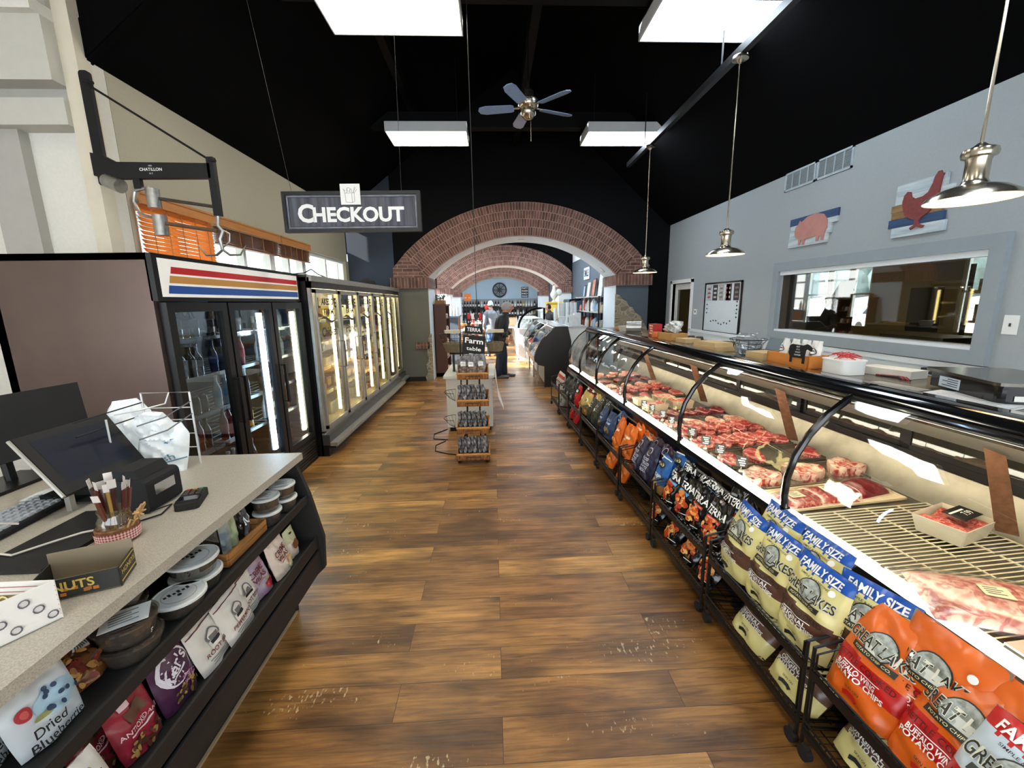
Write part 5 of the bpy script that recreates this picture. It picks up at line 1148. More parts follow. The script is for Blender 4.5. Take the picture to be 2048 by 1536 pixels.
for (yc, kind, n, mt, h, lab, tlab) in rowspec:
    tray(.09, .69, yc-.125, yc+.125, DZ(.09), tlab)
    for k in range(n):
        v = .14+(.52/(n-1))*k if n > 1 else .35
        dims = {'roast':(.085,.095),'flank':(.06,.10),'tbone':(.062,.088),'ribeye':(.058,.072),'strip':(.058,.095),'roll':(.05,.10)}[kind]
        if kind == 'flank' and yc < 3 and k in (2,): continue
        key = (kind, mt.name, k%2); lb = '%s, %s on its tray' % (lab, place_w[min(k,5)])
        loc = onc(v, yc+Q.uniform(-.015,.015), DZ(v)+.004); rz = Q.uniform(-.3,.3)+TH; sc = (Q.uniform(.92,1.08),)*2+(h/.03,)
        if key not in protos:
            o = steak('steak' if kind != 'roast' else 'roast', dims[0], dims[1], .03, mt, len(protos)+3, lb, fat=.08 if kind in ('tbone','strip') else .05, bone=(kind=='tbone')); protos[key] = o; o.location = loc; o.rotation_euler = (0,-.05,rz); o.scale = sc
        else: dup(protos[key], loc, (0,-.05,rz), lb, scale=sc)
        if kind in ('ribeye','tbone') and k < n-1: # second layer lying on the first
            loc2 = onc(v+.05, yc+.02, DZ(v)+.004+h*1.05); dup(protos[key], loc2, (.05,-.12,rz+.5), '%s on top of another, %s' % (lab, place_w[min(k,5)]), scale=(sc[0]*.9,sc[1]*.9,sc[2]))
# boxes of chubs and tubs between Y 3.65 and 4.05
for i, (v, y, w, d, h, lb, c) in enumerate(((.20,3.72,.20,.15,.07,'cream foam tub of pink meat nearest the aisle',wtray),(.45,3.74,.20,.15,.07,'cream foam tub of ground meat at the back, behind the tags',wtray),(.18,3.95,.16,.14,.06,'cream tub with white slices in the case',wtray),(.40,3.98,.18,.14,.06,'cream tub with a black price card in the case',wtray))):
    t2 = thing('meat_tub', lb, 'tub', onc(v,y,DZ(v)+.004), rz=TH)
    m = MB(); w2, d2 = w/2, d/2; s = .88
    for p, q, r_, u in (((-w2*s,-d2*s),(w2*s,-d2*s),(w2,-d2),(-w2,-d2)),((w2*s,-d2*s),(w2*s,d2*s),(w2,d2),(w2,-d2)),((w2*s,d2*s),(-w2*s,d2*s),(-w2,d2),(w2,d2)),((-w2*s,d2*s),(-w2*s,-d2*s),(-w2,-d2),(-w2,d2))):
        m.sheet([(p[0],p[1],0),(q[0],q[1],0),(r_[0],r_[1],h),(u[0],u[1],h)], c, .003)
    m.bb((-w2*s,-d2*s,0),(w2*s,d2*s,.003), c); m.build('tub_walls', t2)
    MB().grid(lambda u, q: ((u-.5)*w*.9, (q-.5)*d*.9, h*.86+.012*math.sin(u*9)*math.sin(q*8)), 8, 8, (mgr, mgr, wtray, mlight)[i]).build('filling', t2, smooth=True)
# near white trays of vacuum packs
tray(.06,.66,1.80,2.02, DZ(.06), 'white tray of vacuum packed beef beside the bare wire rack', wtray, .012)
cling = glass('cling_film', (250,250,250), .07, rough=.22)
def vac(w, d, h, mt, seed, label, loc, rz, paper=True, grooves=False):
    R = random.Random(seed); ph = R.uniform(0,6)
    m = MB(); f = lambda u, v: ((u-.5)*w, (v-.5)*d, h*max(0,(1-abs(2*u-1)**2.5)*(1-abs(2*v-1)**2.5))**.5*(1+(.10*math.sin(u*30) if grooves else .08*math.sin(u*11+ph)*math.sin(v*9)))+.001)
    m.grid(f, 18, 14, mt); m.bb((-w/2,-d/2,0),(w/2,d/2,.001), mt); t2 = m.build('vacuum_pack', loc=loc, rot=(0,-.05,rz), smooth=True, label=label, cat='meat')
    MB().grid(lambda u, v: ((u-.5)*w*1.16, (v-.5)*d*1.16, max(.002, h*1.04*max(0,(1-abs(2*u-1)**2.5)*(1-abs(2*v-1)**2.5))**.5+.002)), 14, 12, cling).build('film_wrap', t2, smooth=True)
    if paper: 
        m = MB(); m.sheet([(-.035,-.025,h+.004),(.035,-.03,h+.004),(.035,.03,h+.005),(-.035,.03,h+.005)], mat('cream_price_sticker', (236,228,190), .5), .0006)
        for k in range(4): m.bb((-.025,-.015+k*.011,h+.0057),(.02-(k%2)*.01,-.011+k*.011,h+.006), mat('label_grey_print'))
        m.build('price_sticker', t2)
    return t2
vac(.19,.15,.030,mred,1,'vacuum packed steak with a cream sticker nearest the thick glass post',onc(.155,1.895,DZ(.1)+.006),TH+.1)
vac(.20,.16,.034,mred,2,'vacuum packed beef with a cream sticker in the middle of the white tray',onc(.345,1.91,DZ(.3)+.006),TH-.1)
vac(.19,.15,.050,mdark,3,'dark ridged vacuum packed roast at the back of the white tray',onc(.545,1.93,DZ(.5)+.006),TH+.15,False,True)
vac(.38,.26,.045,mlight,4,'large flat cream and red vacuum packed brisket at the near end of the case',onc(.20,1.10,DZ(.15)+.036),TH-.5)
t2 = thing('meat_tub', 'white tub of ground meat with a black 7.99 price card on the wire rack', 'tub', onc(.53,1.50,DZ(.5)+.016), rz=TH+.3)
m = MB(); w2, d2, s, h = .115, .085, .82, .075
for p, q, r_, u in (((-w2*s,-d2*s),(w2*s,-d2*s),(w2,-d2),(-w2,-d2)),((w2*s,-d2*s),(w2*s,d2*s),(w2,d2),(w2,-d2)),((w2*s,d2*s),(-w2*s,d2*s),(-w2,d2),(w2,d2)),((-w2*s,d2*s),(-w2*s,-d2*s),(-w2,-d2),(-w2,d2))): m.sheet([(p[0],p[1],0),(q[0],q[1],0),(r_[0],r_[1],h),(u[0],u[1],h)], mat('tub_cream', (222,212,190), .35), .003)
m.bb((-w2*s,-d2*s,0),(w2*s,d2*s,.003), mat('tub_cream')).build('tub_walls', t2)
MB().grid(lambda u, q: ((u-.5)*.2, (q-.5)*.145, .055+.012*math.sin(u*9)*math.sin(q*8)), 8, 8, mgr).build('ground_meat', t2, smooth=True)
m = MB(); m.sheet([(-.03,-.045,.083),(.11,-.045,.083),(.11,.03,.088),(-.03,.03,.088)], black_matte, .0015); m.flat_text('7.99', (.055,-.018,.0885), (1,0,0), (0,1,.06), .034, white_print, .01); m.bb((-.02,.004,.0875),(.08,.012,.0885), white_print); m.build('price_card', t2)
steak('steak', .09,.07,.03, mred, 77, 'red steak at the very right photo edge, inside the near end of the case').location = onc(.10,.83,DZ(.1)+.036)
# roast behind at near end
# price tags
tag_m = mat('slate_tag', (44,46,44), .6, var=.2)
for k, (v, y, s) in enumerate(((.10,4.38,.8),(.09,3.70,1),(.10,3.54,1),(.10,3.32,1),(.09,3.14,1),(.09,2.82,1.1),(.09,2.63,1.1),(.09,2.46,1.1),(.09,2.24,1.15))):
    t2 = thing('price_tag', '%s small slate price tag counted from the far end of the case' % ORD[k], 'price tag', onc(v,y,DZ(v)+.022), rz=TH+.9)
    t2['group'] = 'slate price tags on clips'
    MB().box((0,0,.006),(.02,.022,.012), mat('clear_tag_base', (210,206,196), .3)).cyl((0,0,.01),(0,0,.03),.002, alu).build('stand', t2)
    m = MB().box((0,0,.03+.028*s),(.002,.052*s,.056*s), tag_m); m.build('card', t2)
    m = MB()
    for i in range(4): m.bb((-.0015,-.018*s+.004*(i%2),.03+.048*s-i*.012*s-.006*s),(-.0010,.016*s-.006*((i+k)%3),.03+.048*s-i*.012*s), white_print)
    m.build('chalk_writing', t2)
# ---------------- things on the service counter
CZ = 1.2735
def cbox(name, v, y, a, b, h, mt, label, rz=0, cat='box', z=CZ):
    m = MB().bb((-a/2,-b/2,0),(a/2,b/2,h), mt); return m.build(name, loc=onc(v,y,z), rot=(0,0,TH+rz), label=label, cat=cat)
kraft = mat('kraft_box', (196,168,122), .8, var=.1); 
for i, (v, y, a, b, h, lb) in enumerate(((.50,3.33,.17,.30,.035,'flat kraft paper box stack, lower one, left of the wire bowl'),(.50,3.34,.16,.27,.03,'upper flat kraft box left of the wire bowl'),(.60,3.95,.16,.16,.04,'small kraft box between the bag box and the papers'),(.53,2.75,.16,.16,.05,'kraft box touching the crate of coffee bags'))):
    o = cbox('kraft_box', v, y, a, b, h, kraft, lb, .1, z=CZ+(.0355 if i == 1 else 0))
# wire bowl with plastic
t2 = thing('wire_bowl', 'round black wire bowl filled with clear plastic bags', 'bowl', onc(.56,2.98,CZ), rz=0)
m = MB()
for r, z in ((.055,.003),(.08,.045),(.10,.085),(.125,.115)): m.tube([(r*math.cos(a),r*math.sin(a),z) for a in [i*PI/12 for i in range(24)]], .0018 if z < .11 else .003, black_metal, closed=True, seg=4)
for k in range(12): a = k*PI/6; m.tube([(r*math.cos(a),r*math.sin(a),z) for r, z in ((.055,.003),(.08,.045),(.10,.085),(.125,.115))], .0015, black_metal, seg=4)
m.build('wire_basket', t2)
pouch(.19,.15,.14, lambda u, v: glass('clear_plastic_bag', (206,212,214), .22, rough=.15, film=.22, filmcol=(190,196,200)), seed=91, wr=.02, top=.8, nu=24, nv=20).build('clear_plastic_bag', loc=onc(.56,2.98,CZ+.012), smooth=True, label='crumpled clear plastic bags inside the wire bowl', cat='plastic bag')
# crate with coffee bags and a cow cutout
t2 = thing('wooden_crate', 'orange wooden crate of white coffee bags with a black cow cutout', 'crate', onc(.52,2.45,CZ), rz=TH+.12); owood = mat('orange_crate_wood', (206,128,54), .5, var=.15, scale=5, stretch=(4,1,4))
m = MB(); a, b, h = .07,.15,.075
for p, q in (((-a,-b,0),(a,b,.006)),((-a,-b,0),(-a+.008,b,h)),((a-.008,-b,0),(a,b,h)),((-a,-b,0),(a,-b+.008,h)),((-a,b-.008,0),(a,b,h))): m.bb(p, q, owood)
m.build('crate_body', t2)
cow = [(-.055,.035),(-.055,.0),(-.042,.0),(-.042,.03),(.03,.03),(.03,.0),(.045,.0),(.045,.05),(.05,.08),(.06,.085),(.085,.075),(.09,.095),(.07,.11),(.055,.115),(.03,.105),(-.045,.108),(-.06,.10),(-.065,.05)]
m = MB(); m.prism([(x, z+.03) for x, z in cow][::-1], 1, -.0025, .0025, black_matte, T=trm(-a-.006,-.085,0) @ rotm(rz=-PI/2)); m.build('cow_cutout', t2)
m = MB(); 
for k, s in enumerate(('BEEF','IT IS','WHAT','DINNER')): m.flat_text(s, (-a-.0095,-.085,.125-k*.016), (0,-1,0), (0,0,1), .012, white_print, .0)
m.build('cow_lettering', t2)
cof = film('white_coffee_film', (228,228,222), .4, var=.05)
cpr = [('E',0,.085,.032,.022,mat('coffee_ring',(70,70,72),.6)),('E',0,.085,.026,.017,cof),('R',0,.088,.03,.008,mat('coffee_ring')),('R',0,.07,.04,.004,mat('coffee_ring'))]
c1 = pouch(.085,.15,.05, lambda u, v: cof, cpr, seed=95, wr=.005).build('coffee_bag', smooth=True, label='x', cat='coffee bag')
for k, y in enumerate((2.565,2.50,2.43,2.36)):
    place(c1, 0, onc(.52+.012*k,y,CZ+.0075), .12, RZR-.25+.08*k, '%s white coffee bag in the orange crate, from the far end' % ORD[k])
# white tub with red ties, papers, tape gun, scale
t2 = thing('white_tub', 'white plastic tub heaped with red ties on the service counter', 'tub', onc(.565,2.16,CZ), rz=TH)
m = MB().rbox((0,0,.036),(.14,.17,.072),.04, white_plastic, seg=5).rbox((0,0,.074),(.15,.18,.006),.044, white_plastic, seg=5); m.build('tub', t2, smooth=True, angle=50)
rt = mat('red_tie', (186,30,34), .5); Q = random.Random(31)
for k in range(22):
    a = Q.uniform(0,3.14); x, y = Q.uniform(-.035,.035), Q.uniform(-.05,.05); z = .081+k*.0010
    MB().tube([(x-.04*math.cos(a),y-.045*math.sin(a),z),(x,y,z+.012),(x+.04*math.cos(a),y+.045*math.sin(a),z)], .0018, rt, seg=4).build('twist_tie', loc=onc(.565,2.16,CZ), label='red twist tie lying in the white tub', cat='tie', group='red ties in the white tub')
cbox('paper_pack', .74,2.05,.12,.24,.04, mat('grey_paper_pack', (214,212,204), .7), 'pale low pack behind the white tub', .2)
m = MB()
for k in range(5): m.tube([(0,k*.012,.004),(.03,.05+k*.01,.01),(.0,.16+k*.006,.004)], .004, rt if k%2 else mat('black_tie',(30,24,24),.5), seg=5)
m.build('red_pens', loc=onc(.66,1.88,CZ), label='bundle of red and black markers between tub and scale', cat='markers')
m = MB().bb((-.10,-.14,0),(.10,.14,.006), white_paper).bb((-.10,-.14,.0065),(.10,.14,.010), mat('notepad_grey',(200,200,200),.7))
for k in range(4): m.bb((-.07+k*.03,-.10,.0101),(-.066+k*.03,.10,.0104), mat('label_grey_print'))
m.build('note_pad', loc=onc(.50,1.50,CZ), rot=(0,0,TH+.25), label='white note pad with lines of print in front of the scale', cat='paper')
m = MB().bb((-.05,-.11,0),(.05,.11,.001), mat('cling_sheet', (170,168,160), .15)); m.build('clear_sheet', loc=onc(.50,1.80,CZ), rot=(0,0,TH+.1), label='shiny clear sheet on the service counter below the scale label', cat='sheet')
t2 = thing('counter_scale', 'flat black and steel weighing scale at the right end of the counter', 'scale', onc(.70,1.55,CZ), rz=TH-.35)
m = MB().rbox((0,0,.04),(.28,.40,.06),.03, black_gloss, seg=4).box((-.10,-.12,.005),(.03,.03,.01), black_matte).box((.10,.12,.005),(.03,.03,.01), black_matte).box((.10,-.12,.005),(.03,.03,.01), black_matte).box((-.10,.12,.005),(.03,.03,.01), black_matte); m.build('body', t2)
m = MB().rbox((0,0,.082),(.31,.42,.012),.03, mat('scale_platter', (120,116,108), .18, .9, var=.2), seg=4).rbox((0,0,.073),(.30,.41,.008),.03, black_gloss); m.build('platter', t2)
m = MB().bb((-.1425,.0,.018),(-.141,.12,.062), mat('pale_blue_sticker', (196,214,232), .5))
for k in range(4): m.bb((-.1432,.01,.026+k*.009),(-.1426,.10-(k%2)*.03,.029+k*.009), black_print)
m.bb((-.10,-.2035,.02),(.02,-.202,.04), white_paper); m.build('sticker', t2)
t2 = thing('tape_dispenser', 'black label holder arm with a red end above the counter, right of the tub', 'dispenser', (3.70,3.10,1.02), rz=0)
MB().bb((0,0,0),(.09,.34,.05), black_matte).cyl((-.02,.03,.02),(.10,.03,.02),.035, black_matte, seg=12).build('body', t2); MB().cyl((-.021,.03,.02),(-.026,.03,.02),.02, mat('red_orange_knob', (220,70,40), .4), seg=12).build('knob', t2)
# laptop & papers at the far stretch
t2 = thing('laptop', 'grey laptop screen standing open on the wall counter', 'laptop', (2.55,3.65,1.13), rz=0)
MB().bb((-.02,-.17,-.03),(.22,.17,-.015), mat('laptop_grey', (120,124,128), .4)).build('base', t2); m = MB().prism([(-.02,-.015),(-.035,-.015),(.03,.20),(.04,.20)], 1, -.17, .17, mat('laptop_grey')); m.build('lid', t2); MB().prism([(-.0365,.0),(-.0355,.0),(.026,.19),(.025,.19)], 1, -.155, .155, mat('laptop_screen', (96,112,124), .25, emit=.15)).build('screen', t2)
# work counter along the right wall
t2 = thing('work_counter', 'white work counter along the right wall under the kitchen window', 'counter', (3.45,3.0,0))
MB().bb((-.32,-3.5,.92),(.31,4.6,.96), white_plastic).build('counter_top', t2); MB().bb((-.28,-3.5,0),(.30,4.6,.92), wainscot).build('cabinet', t2)
t2 = thing('prep_table', 'grey prep table behind the butcher case that carries the laptop', 'table', (2.62,4.3,0))
MB().bb((-.12,-1.1,1.06),(.26,1.3,1.1), mat('laptop_grey')).build('table_top', t2)
for sx, sy in ((-.1,-1.05),(.22,-1.05),(-.1,1.25),(.22,1.25)): MB().bb((sx-.02,sy-.02,0),(sx+.02,sy+.02,1.06), dark_steel).build('leg', t2)
paper_l = [(.62,4.35,.14,.20,.05,'x')]
cbox('paper_stack', .62,3.62,.18,.22,.02, white_paper, 'stack of white papers beside the kraft boxes', -.2, 'papers')
cbox('paper_stack', .68,3.25,.18,.16,.015, mat('blue_white_paper', (190,206,220), .7), 'bluish papers behind the flat kraft boxes', .3, 'papers')
cbox('black_card_reader', .70,3.45,.10,.14,.05, black_matte, 'small black terminal among papers on the service counter', .2, 'card reader')
cbox('cardboard_box', .60,4.28,.18,.26,.07, mat('tan_carton', (190,142,84), .8, var=.1), 'tan carton that holds the plastic bag bundle', .1)
pouch(.28,.14,.12, lambda u, v: film('white_bundle_film', (222,224,222), .3, col2=(120,120,120), scale=22), seed=97, wr=.018, top=.9).build('plastic_bundle', loc=onc(.58,4.30,CZ+.071), rot=(-.6,0,RZR), smooth=True, label='bundle of white folded plastic bags on the tan carton', cat='plastic bag')
cbox('cardboard_box', .60,3.98,.10,.12,.05, mat('tan_carton'), 'small tan carton beside the larger tan carton', .1) if False else None
t2 = thing('red_snack_box', 'red snack box standing at the far part of the service counter', 'box', onc(.60,4.72,CZ), rz=TH)
m = MB().bb((-.05,-.07,0),(.05,.07,.14), mat('red_carton', (168,40,44), .5, var=.15))
for k in range(4): m.bb((-.0508,-.05+.01*(k%2),.112-k*.028),(-.0502,.045-.012*(k%3),.128-k*.028), mat('cream_print'))
m.build('carton', t2)
m = MB().lathe([(0,0),(.035,0),(.035,.06),(.03,.085),(.012,.10),(.010,.125),(0,.13)], mat('red_squeeze', (206,36,34), .35), seg=14); m.build('squeeze_bottle', loc=onc(.70,4.46,CZ), smooth=True, label='bright red squeeze bottle behind the plastic bag bundle', cat='bottle')
m = MB().lathe([(0,0),(.05,0),(.055,.03),(.05,.06),(0,.065)], mat('orange_can', (214,110,40), .4), seg=14); m.build('snack_tub', loc=onc(.55,4.55,CZ), smooth=True, label='low orange tub between the red box and the carton', cat='tub')
m = MB().cyl((0,-.09,.075),(0,.09,.075),.072, mat('foil_roll', (176,176,172), .25, .6, var=.2), seg=24).cyl((0,-.095,.075),(0,.095,.075),.025, mat('card_core', (120,96,70), .8), seg=16).bb((-.05,-.1,0),(.05,.1,.012), dark_steel); m.build('film_roll', loc=onc(.55,5.25,CZ), rot=(0,0,1.2), smooth=True, label='roll of wrapping film lying left of the red snack box', cat='roll')
m = MB().lathe([(0,0),(.06,0),(.08,.05),(.085,.07),(0,.075)], mat('ceramic_white', (214,210,200), .3), seg=18); m.build('white_bowl', loc=onc(.55,5.6,CZ), smooth=True, label='white bowl left of the film roll on the service counter', cat='bowl')
m = MB().bb((-.08,-.12,0),(.08,.12,.03), mat('tan_carton')); m.build('cardboard_box', loc=onc(.65,5.95,CZ), label='flat carton near the far end of the service counter', cat='box')
for k, (v, y) in enumerate(((.72,4.12),(.74,4.0))):
    m = MB().lathe([(0,0),(.035,0),(.038,.03),(.03,.05),(0,.052)], mat('dark_lid', (40,42,44), .4), seg=12); m.build('dark_jar', loc=onc(v,y,CZ), smooth=True, label='%s low dark jar right of the tan carton' % ('left','right')[k], cat='jar')
# ================================================================== ROLLING WIRE RACKS AND CRISP BAGS
XF = lambda Y: 1.115-.030*(Y-1.2)
def rack_src():
    t = thing('rolling_wire_rack', 'x', 'rack'); L = .655; r = .0055
    for y in (.0, L):
        m = MB(); m.tube([(0,y,.055),(0,y,.46),(.20,y,.50),(.215,y,.49),(.215,y,.055)], .007, black_metal, seg=6); m.tube([(.0,y+(.015 if y == 0 else -.015),.09),(.0,y+(.015 if y == 0 else -.015),.445),(.20,y+(.015 if y == 0 else -.015),.485)], .004, black_metal, seg=5)
        m.cyl((0,y,.12),(.215,y,.08),.005, black_metal); m.cyl((0,y,.345),(.215,y,.305),.005, black_metal); m.build('end_frame', t)
    for nm, zf, zb, lip in (('upper_basket',.35,.305,.035),('lower_basket',.105,.075,.045)):
        m = MB(); n = 26
        for k in range(n+1): y = L*k/n; m.tube([(-.004,y,zf+lip),(0,y,zf),(.215,y,zb)], .0016, black_metal, seg=3, cap=False)
        for v, z in ((-.004,zf+lip),(-.003,zf+lip*.5),(0,zf),(.07,zf-.013),(.14,zf-.027),(.215,zb)): m.cyl((v,0,z),(v,L,z),.0045 if v < .001 else .003, black_metal, seg=5)
        m.bb((-.006,0,zf-.012),(.0,L,zf+.016), black_metal); m.build(nm, t)
    for x in (0,.215):
        for y in (.02, L-.02):
            m = MB().cyl((x-.012,y,.026),(x+.012,y,.026),.026, black_matte, seg=14).bb((x-.006,y-.012,.03),(x+.006,y+.012,.062), dark_steel); m.build('caster', t)
    return t
r0 = rack_src(); rang = math.atan(.030)
ry = [-.12,.58,1.265,1.965,2.665,3.365,4.065,4.765,5.465,6.165]
rl = ['rolling black wire rack at the lower right corner, nearest of the row','black wire rack of orange buffalo crisp bags','black wire rack of blue topped cream crisp bags','black wire rack of black vegetable crisp bags','black wire rack of navy blue crisp bags','black wire rack of bright orange crisp bags','black wire rack of dark blue and green bags','black wire rack of yellow and red bags','black wire rack of dark grey bags','farthest black wire rack of the row, by the second glass case']
for k, y in enumerate(ry):
    loc = (XF(y), y, 0.001); rot = (0,0,rang)
    if k == 0: r0.location = loc; r0.rotation_euler = rot; r0['label'] = rl[0]; r0['group'] = 'rolling wire racks'
    else: dup(r0, loc, rot, rl[k])
# ---- bag designs
f_cream = film('gl_cream', (226,216,146), .3, var=.05); f_brown = film('gl_brown', (96,62,46), .3, var=.1); f_blue = film('gl_blue', (20,84,178), .3, var=.06)
f_or = film('gl_orange', (226,104,26), .3, var=.06); f_red = film('gl_red', (196,28,26), .3, var=.08); f_sky = film('gl_sky', (196,210,220), .3, var=.04)
lakeg = mat('lake_logo_grey', (120,124,112), .5, col2=(176,182,176), scale=60); lakek = mat('lake_logo_dark', (40,42,36), .5); txt_y = mat('pale_yellow_text', (238,228,170), .5)
silv = film('foil_back', (150,146,140), .2)
def great_lakes(top, mid, low, midtxt, seed, family=True, two=('ORIGINAL','POTATO CHIPS'), buf=False, h=.335, w=.255):
    wave = lambda u, a, p: .006*math.sin(u*46+p)
    def mf(u, v):
        if family and v > .845+.009*math.sin(u*60): return top
        if .20+.05*math.sin(u*2.6) < v < .44+.02*math.sin(u*3+1): return mid
        return low
    z = lambda q: q*h
    pr = []
    if family: pr += [('T','FAMILY SIZE',0,z(.905),.040,white_print,.185,.03),('T','SIMPLE & SATISFYING',0,z(.80),.011,lakek,.13,.004)]
    pr += [('E',0,z(.665),.050,.046,lakek),('E',0,z(.665),.046,.042,lakeg),('P',[(-.044,z(.655)),(.044,z(.655)),(.030,z(.57)),(-.030,z(.57))],mat('lake_logo_pale',(206,208,196),.5)),
           ('T','GREAT LAKES',.0,z(.64),.052,mat('logo_outline_pale',(224,222,200),.5),.218,.045),('T','GREAT LAKES',.0,z(.64),.050,lakek,.212,.012),('R',0,z(.54),.145,.020,lakek),('T','POTATO CHIP CO.',0,z(.54),.012,txt_y,.12,.006),
           ('T','KETTLE COOKED',0,z(.40),.026,lakek if not buf else mat('dark_red_text',(90,10,14),.5),.19,.008),('R',0,z(.355),.12,.0025,white_print),
           ('T',two[0] or ' ',-.01,z(.312),.024,white_print,.125,.022),('T',two[1] or ' ',0,z(.255),.024,white_print,.165,.022),('T','SKIN ON',0,z(.15),.012,lakek,.05,.01)]
    bl = lakek if not buf else f_red
    pr += [('P',[(-.025,z(.05)),(-.03,z(.09)),(-.012,z(.115)),(.012,z(.11)),(.028,z(.085)),(.02,z(.05)),(.01,z(.07)),(-.01,z(.07))],bl),('E',.078,z(.80),.012,.012,white_print)]
    return pouch(w, h, .125, mf, pr, seed=seed, wr=.0075, top=.97, nu=26, nv=34, back=lambda u, v: silv if v > .86 else mid, bottom=.7)
def reg(m, label='x', name='crisp_bag'): return m.build(name, smooth=True, label=label, cat='crisp bag', angle=70)
GLo = [reg(great_lakes(f_blue, f_brown, f_cream, 0, 101+i)) for i in range(3)]
GLb = [reg(great_lakes(f_or, f_red, f_or, 0, 111+i, family=False, two=('BUFFALO WING','POTATO CHIPS'), buf=True)) for i in range(2)]
GLr = [reg(great_lakes(f_red, f_red, f_sky, 0, 121, two=('','')))]
def X(Y, back=0): return XF(Y)+.075+back
UZ, LZ = .35, .11
# upper: cream bags with blue tops
place(GLo[0],0,(X(1.37)-.005,1.375,UZ),.22,RZR+.06,'front cream and brown crisp bag with blue FAMILY SIZE top, nearest of its three')
place(GLo[1],0,(X(1.6),1.60,UZ),.24,RZR+.02,'middle cream crisp bag of the front row with blue top')
place(GLo[2],0,(X(1.8),1.825,UZ),.22,RZR-.12,'far cream crisp bag of the front row, next to the black bags')
place(GLo[1],0,(X(1.7,.06),1.73,UZ+.05),.30,RZR-.05,'blue topped bag of the back row beside the thick glass post')
place(GLo[0],0,(X(1.5,.06),1.49,UZ+.045),.32,RZR+.04,'blue topped bag of the back row behind the nearest front bag')
place(GLo[2],0,(X(1.2,.085),1.22,UZ+.01),.16,RZR+.30,'blue topped cream bag turned sideways against the rack end')
# lower
place(GLo[1],0,(X(1.62),1.68,LZ-.03),.62,RZR,'cream crisp bag lying back in the lower basket, far one'); place(GLo[2],0,(X(1.4),1.40,LZ-.03),.62,RZR+.05,'cream crisp bag lying back in the lower basket, near one'); place(GLo[0],0,(X(1.05)+.02,1.09,LZ-.03),.66,RZR,'cream crisp bag in the lower basket under the orange bags')
place(GLb[0],0,(X(1.10)-.02,1.105,UZ),.42,RZR+.05,'left front orange and red buffalo wing crisp bag'); place(GLb[1],0,(X(.88)-.025,.875,UZ),.46,RZR+.02,'right front orange and red buffalo wing crisp bag')
place(GLb[1],0,(X(.98,.05),.99,UZ+.03),.26,RZR+.05,'orange crisp bag standing behind between the two front ones'); place(GLb[0],0,(X(.8,.05),.79,UZ+.02),.26,RZR-.05,'orange crisp bag leaning at the back, right of the other')
place(GLb[0],0,(X(.8)+.02,.84,LZ-.03),.66,RZR,'orange crisp bag lying in the lower basket')
place(GLr[0],0,(X(.66)-.085,.72,UZ),.46,RZR,'red crisp bag with pale blue centre at the lower right corner'); place(GLr[0],0,(X(.6,.05),.58,UZ+.03),.26,RZR+.1,'red FAMILY SIZE bag behind at the right photo edge')
# black vegetable crisps
f_blk = film('terra_black', (14,14,15), .16, var=.3); chipo = [mat('chip_'+str(i), c, .5) for i, c in enumerate(((220,96,30),(238,150,60),(186,44,26),(246,196,120),(206,70,24)))]
tblue = mat('terra_blue_band', (70,150,206), .4); tred = mat('terra_red_band', (206,60,30), .4)
def terra(band, seed, h=.255, w=.185):
    pr = [('T','TERRA',0,h*.72,.056,white_print,.160,.022),('R',.01,h*.57,.10,.018,band,-.05),('T','VEGETABLE CHIPS',.01,h*.57,.009,white_print,.085,.004,-.05),('B',0,h*.30,.062,.062,44,.0175,chipo,seed),('R',.04,h*.08,.08,.004,white_print,.2),('R',-.05,h*.86,.035,.012,mat('terra_grey',(120,120,124),.4))]
    return reg(pouch(w, h, .075, lambda u, v: f_blk, pr, seed=seed, wr=.009, top=.97, nu=20, nv=24))
Tb = [terra(tblue, 131), terra(tblue, 132)]; Tr = [terra(tred, 141), terra(tred, 142)]
for k, (src, y, b, dz, ln, rz, lb) in enumerate((
  (Tb[0],2.56,0,0,.30,-.10,'front black TERRA bag with a blue band, far left of the black group'),(Tb[1],2.41,.005,-.005,.32,.06,'second black TERRA bag with a blue band in the front row'),
  (Tr[0],2.24,0,0,.30,.0,'black TERRA bag with a red band in the middle of the front row'),(Tr[1],2.06,0,0,.28,.08,'black TERRA bag with a red band beside the cream bags'),
  (Tb[0],2.55,.075,.055,.36,.1,'black TERRA bag in the middle row, far left'),(Tr[0],2.40,.08,.06,.4,-.15,'black TERRA bag in the middle row, second from left'),(Tb[1],2.26,.08,.065,.4,.05,'black TERRA bag in the middle row, third from left'),(Tr[1],2.11,.08,.06,.38,-.1,'black TERRA bag in the middle row, fourth from left'),(Tb[0],1.99,.075,.08,.3,.25,'black TERRA bag leaning right against the cream bags'),
  (Tr[1],2.47,.125,.10,.5,.05,'black TERRA bag at the back, left, against the case front'),(Tb[1],2.30,.125,.105,.5,-.1,'black TERRA bag at the back, centre, against the case front'),(Tr[0],2.14,.125,.105,.5,.1,'black TERRA bag at the back, right, against the case front'))):
    place(src,0,(X(y,b),y,UZ+dz),ln,RZR+rz,lb)
for y, s, lb in ((2.80,Tr[1],'farthest black TERRA bag of the lower basket'),(2.52,Tb[0],'black TERRA bag in the lower basket, left of the rack end'),(2.30,Tr[0],'black TERRA bag in the middle of the lower basket'),(2.10,Tr[1],'black TERRA bag in the lower basket by the near rack post')):
    place(s,0,(X(y),y,LZ-.02),.6,RZR,lb)
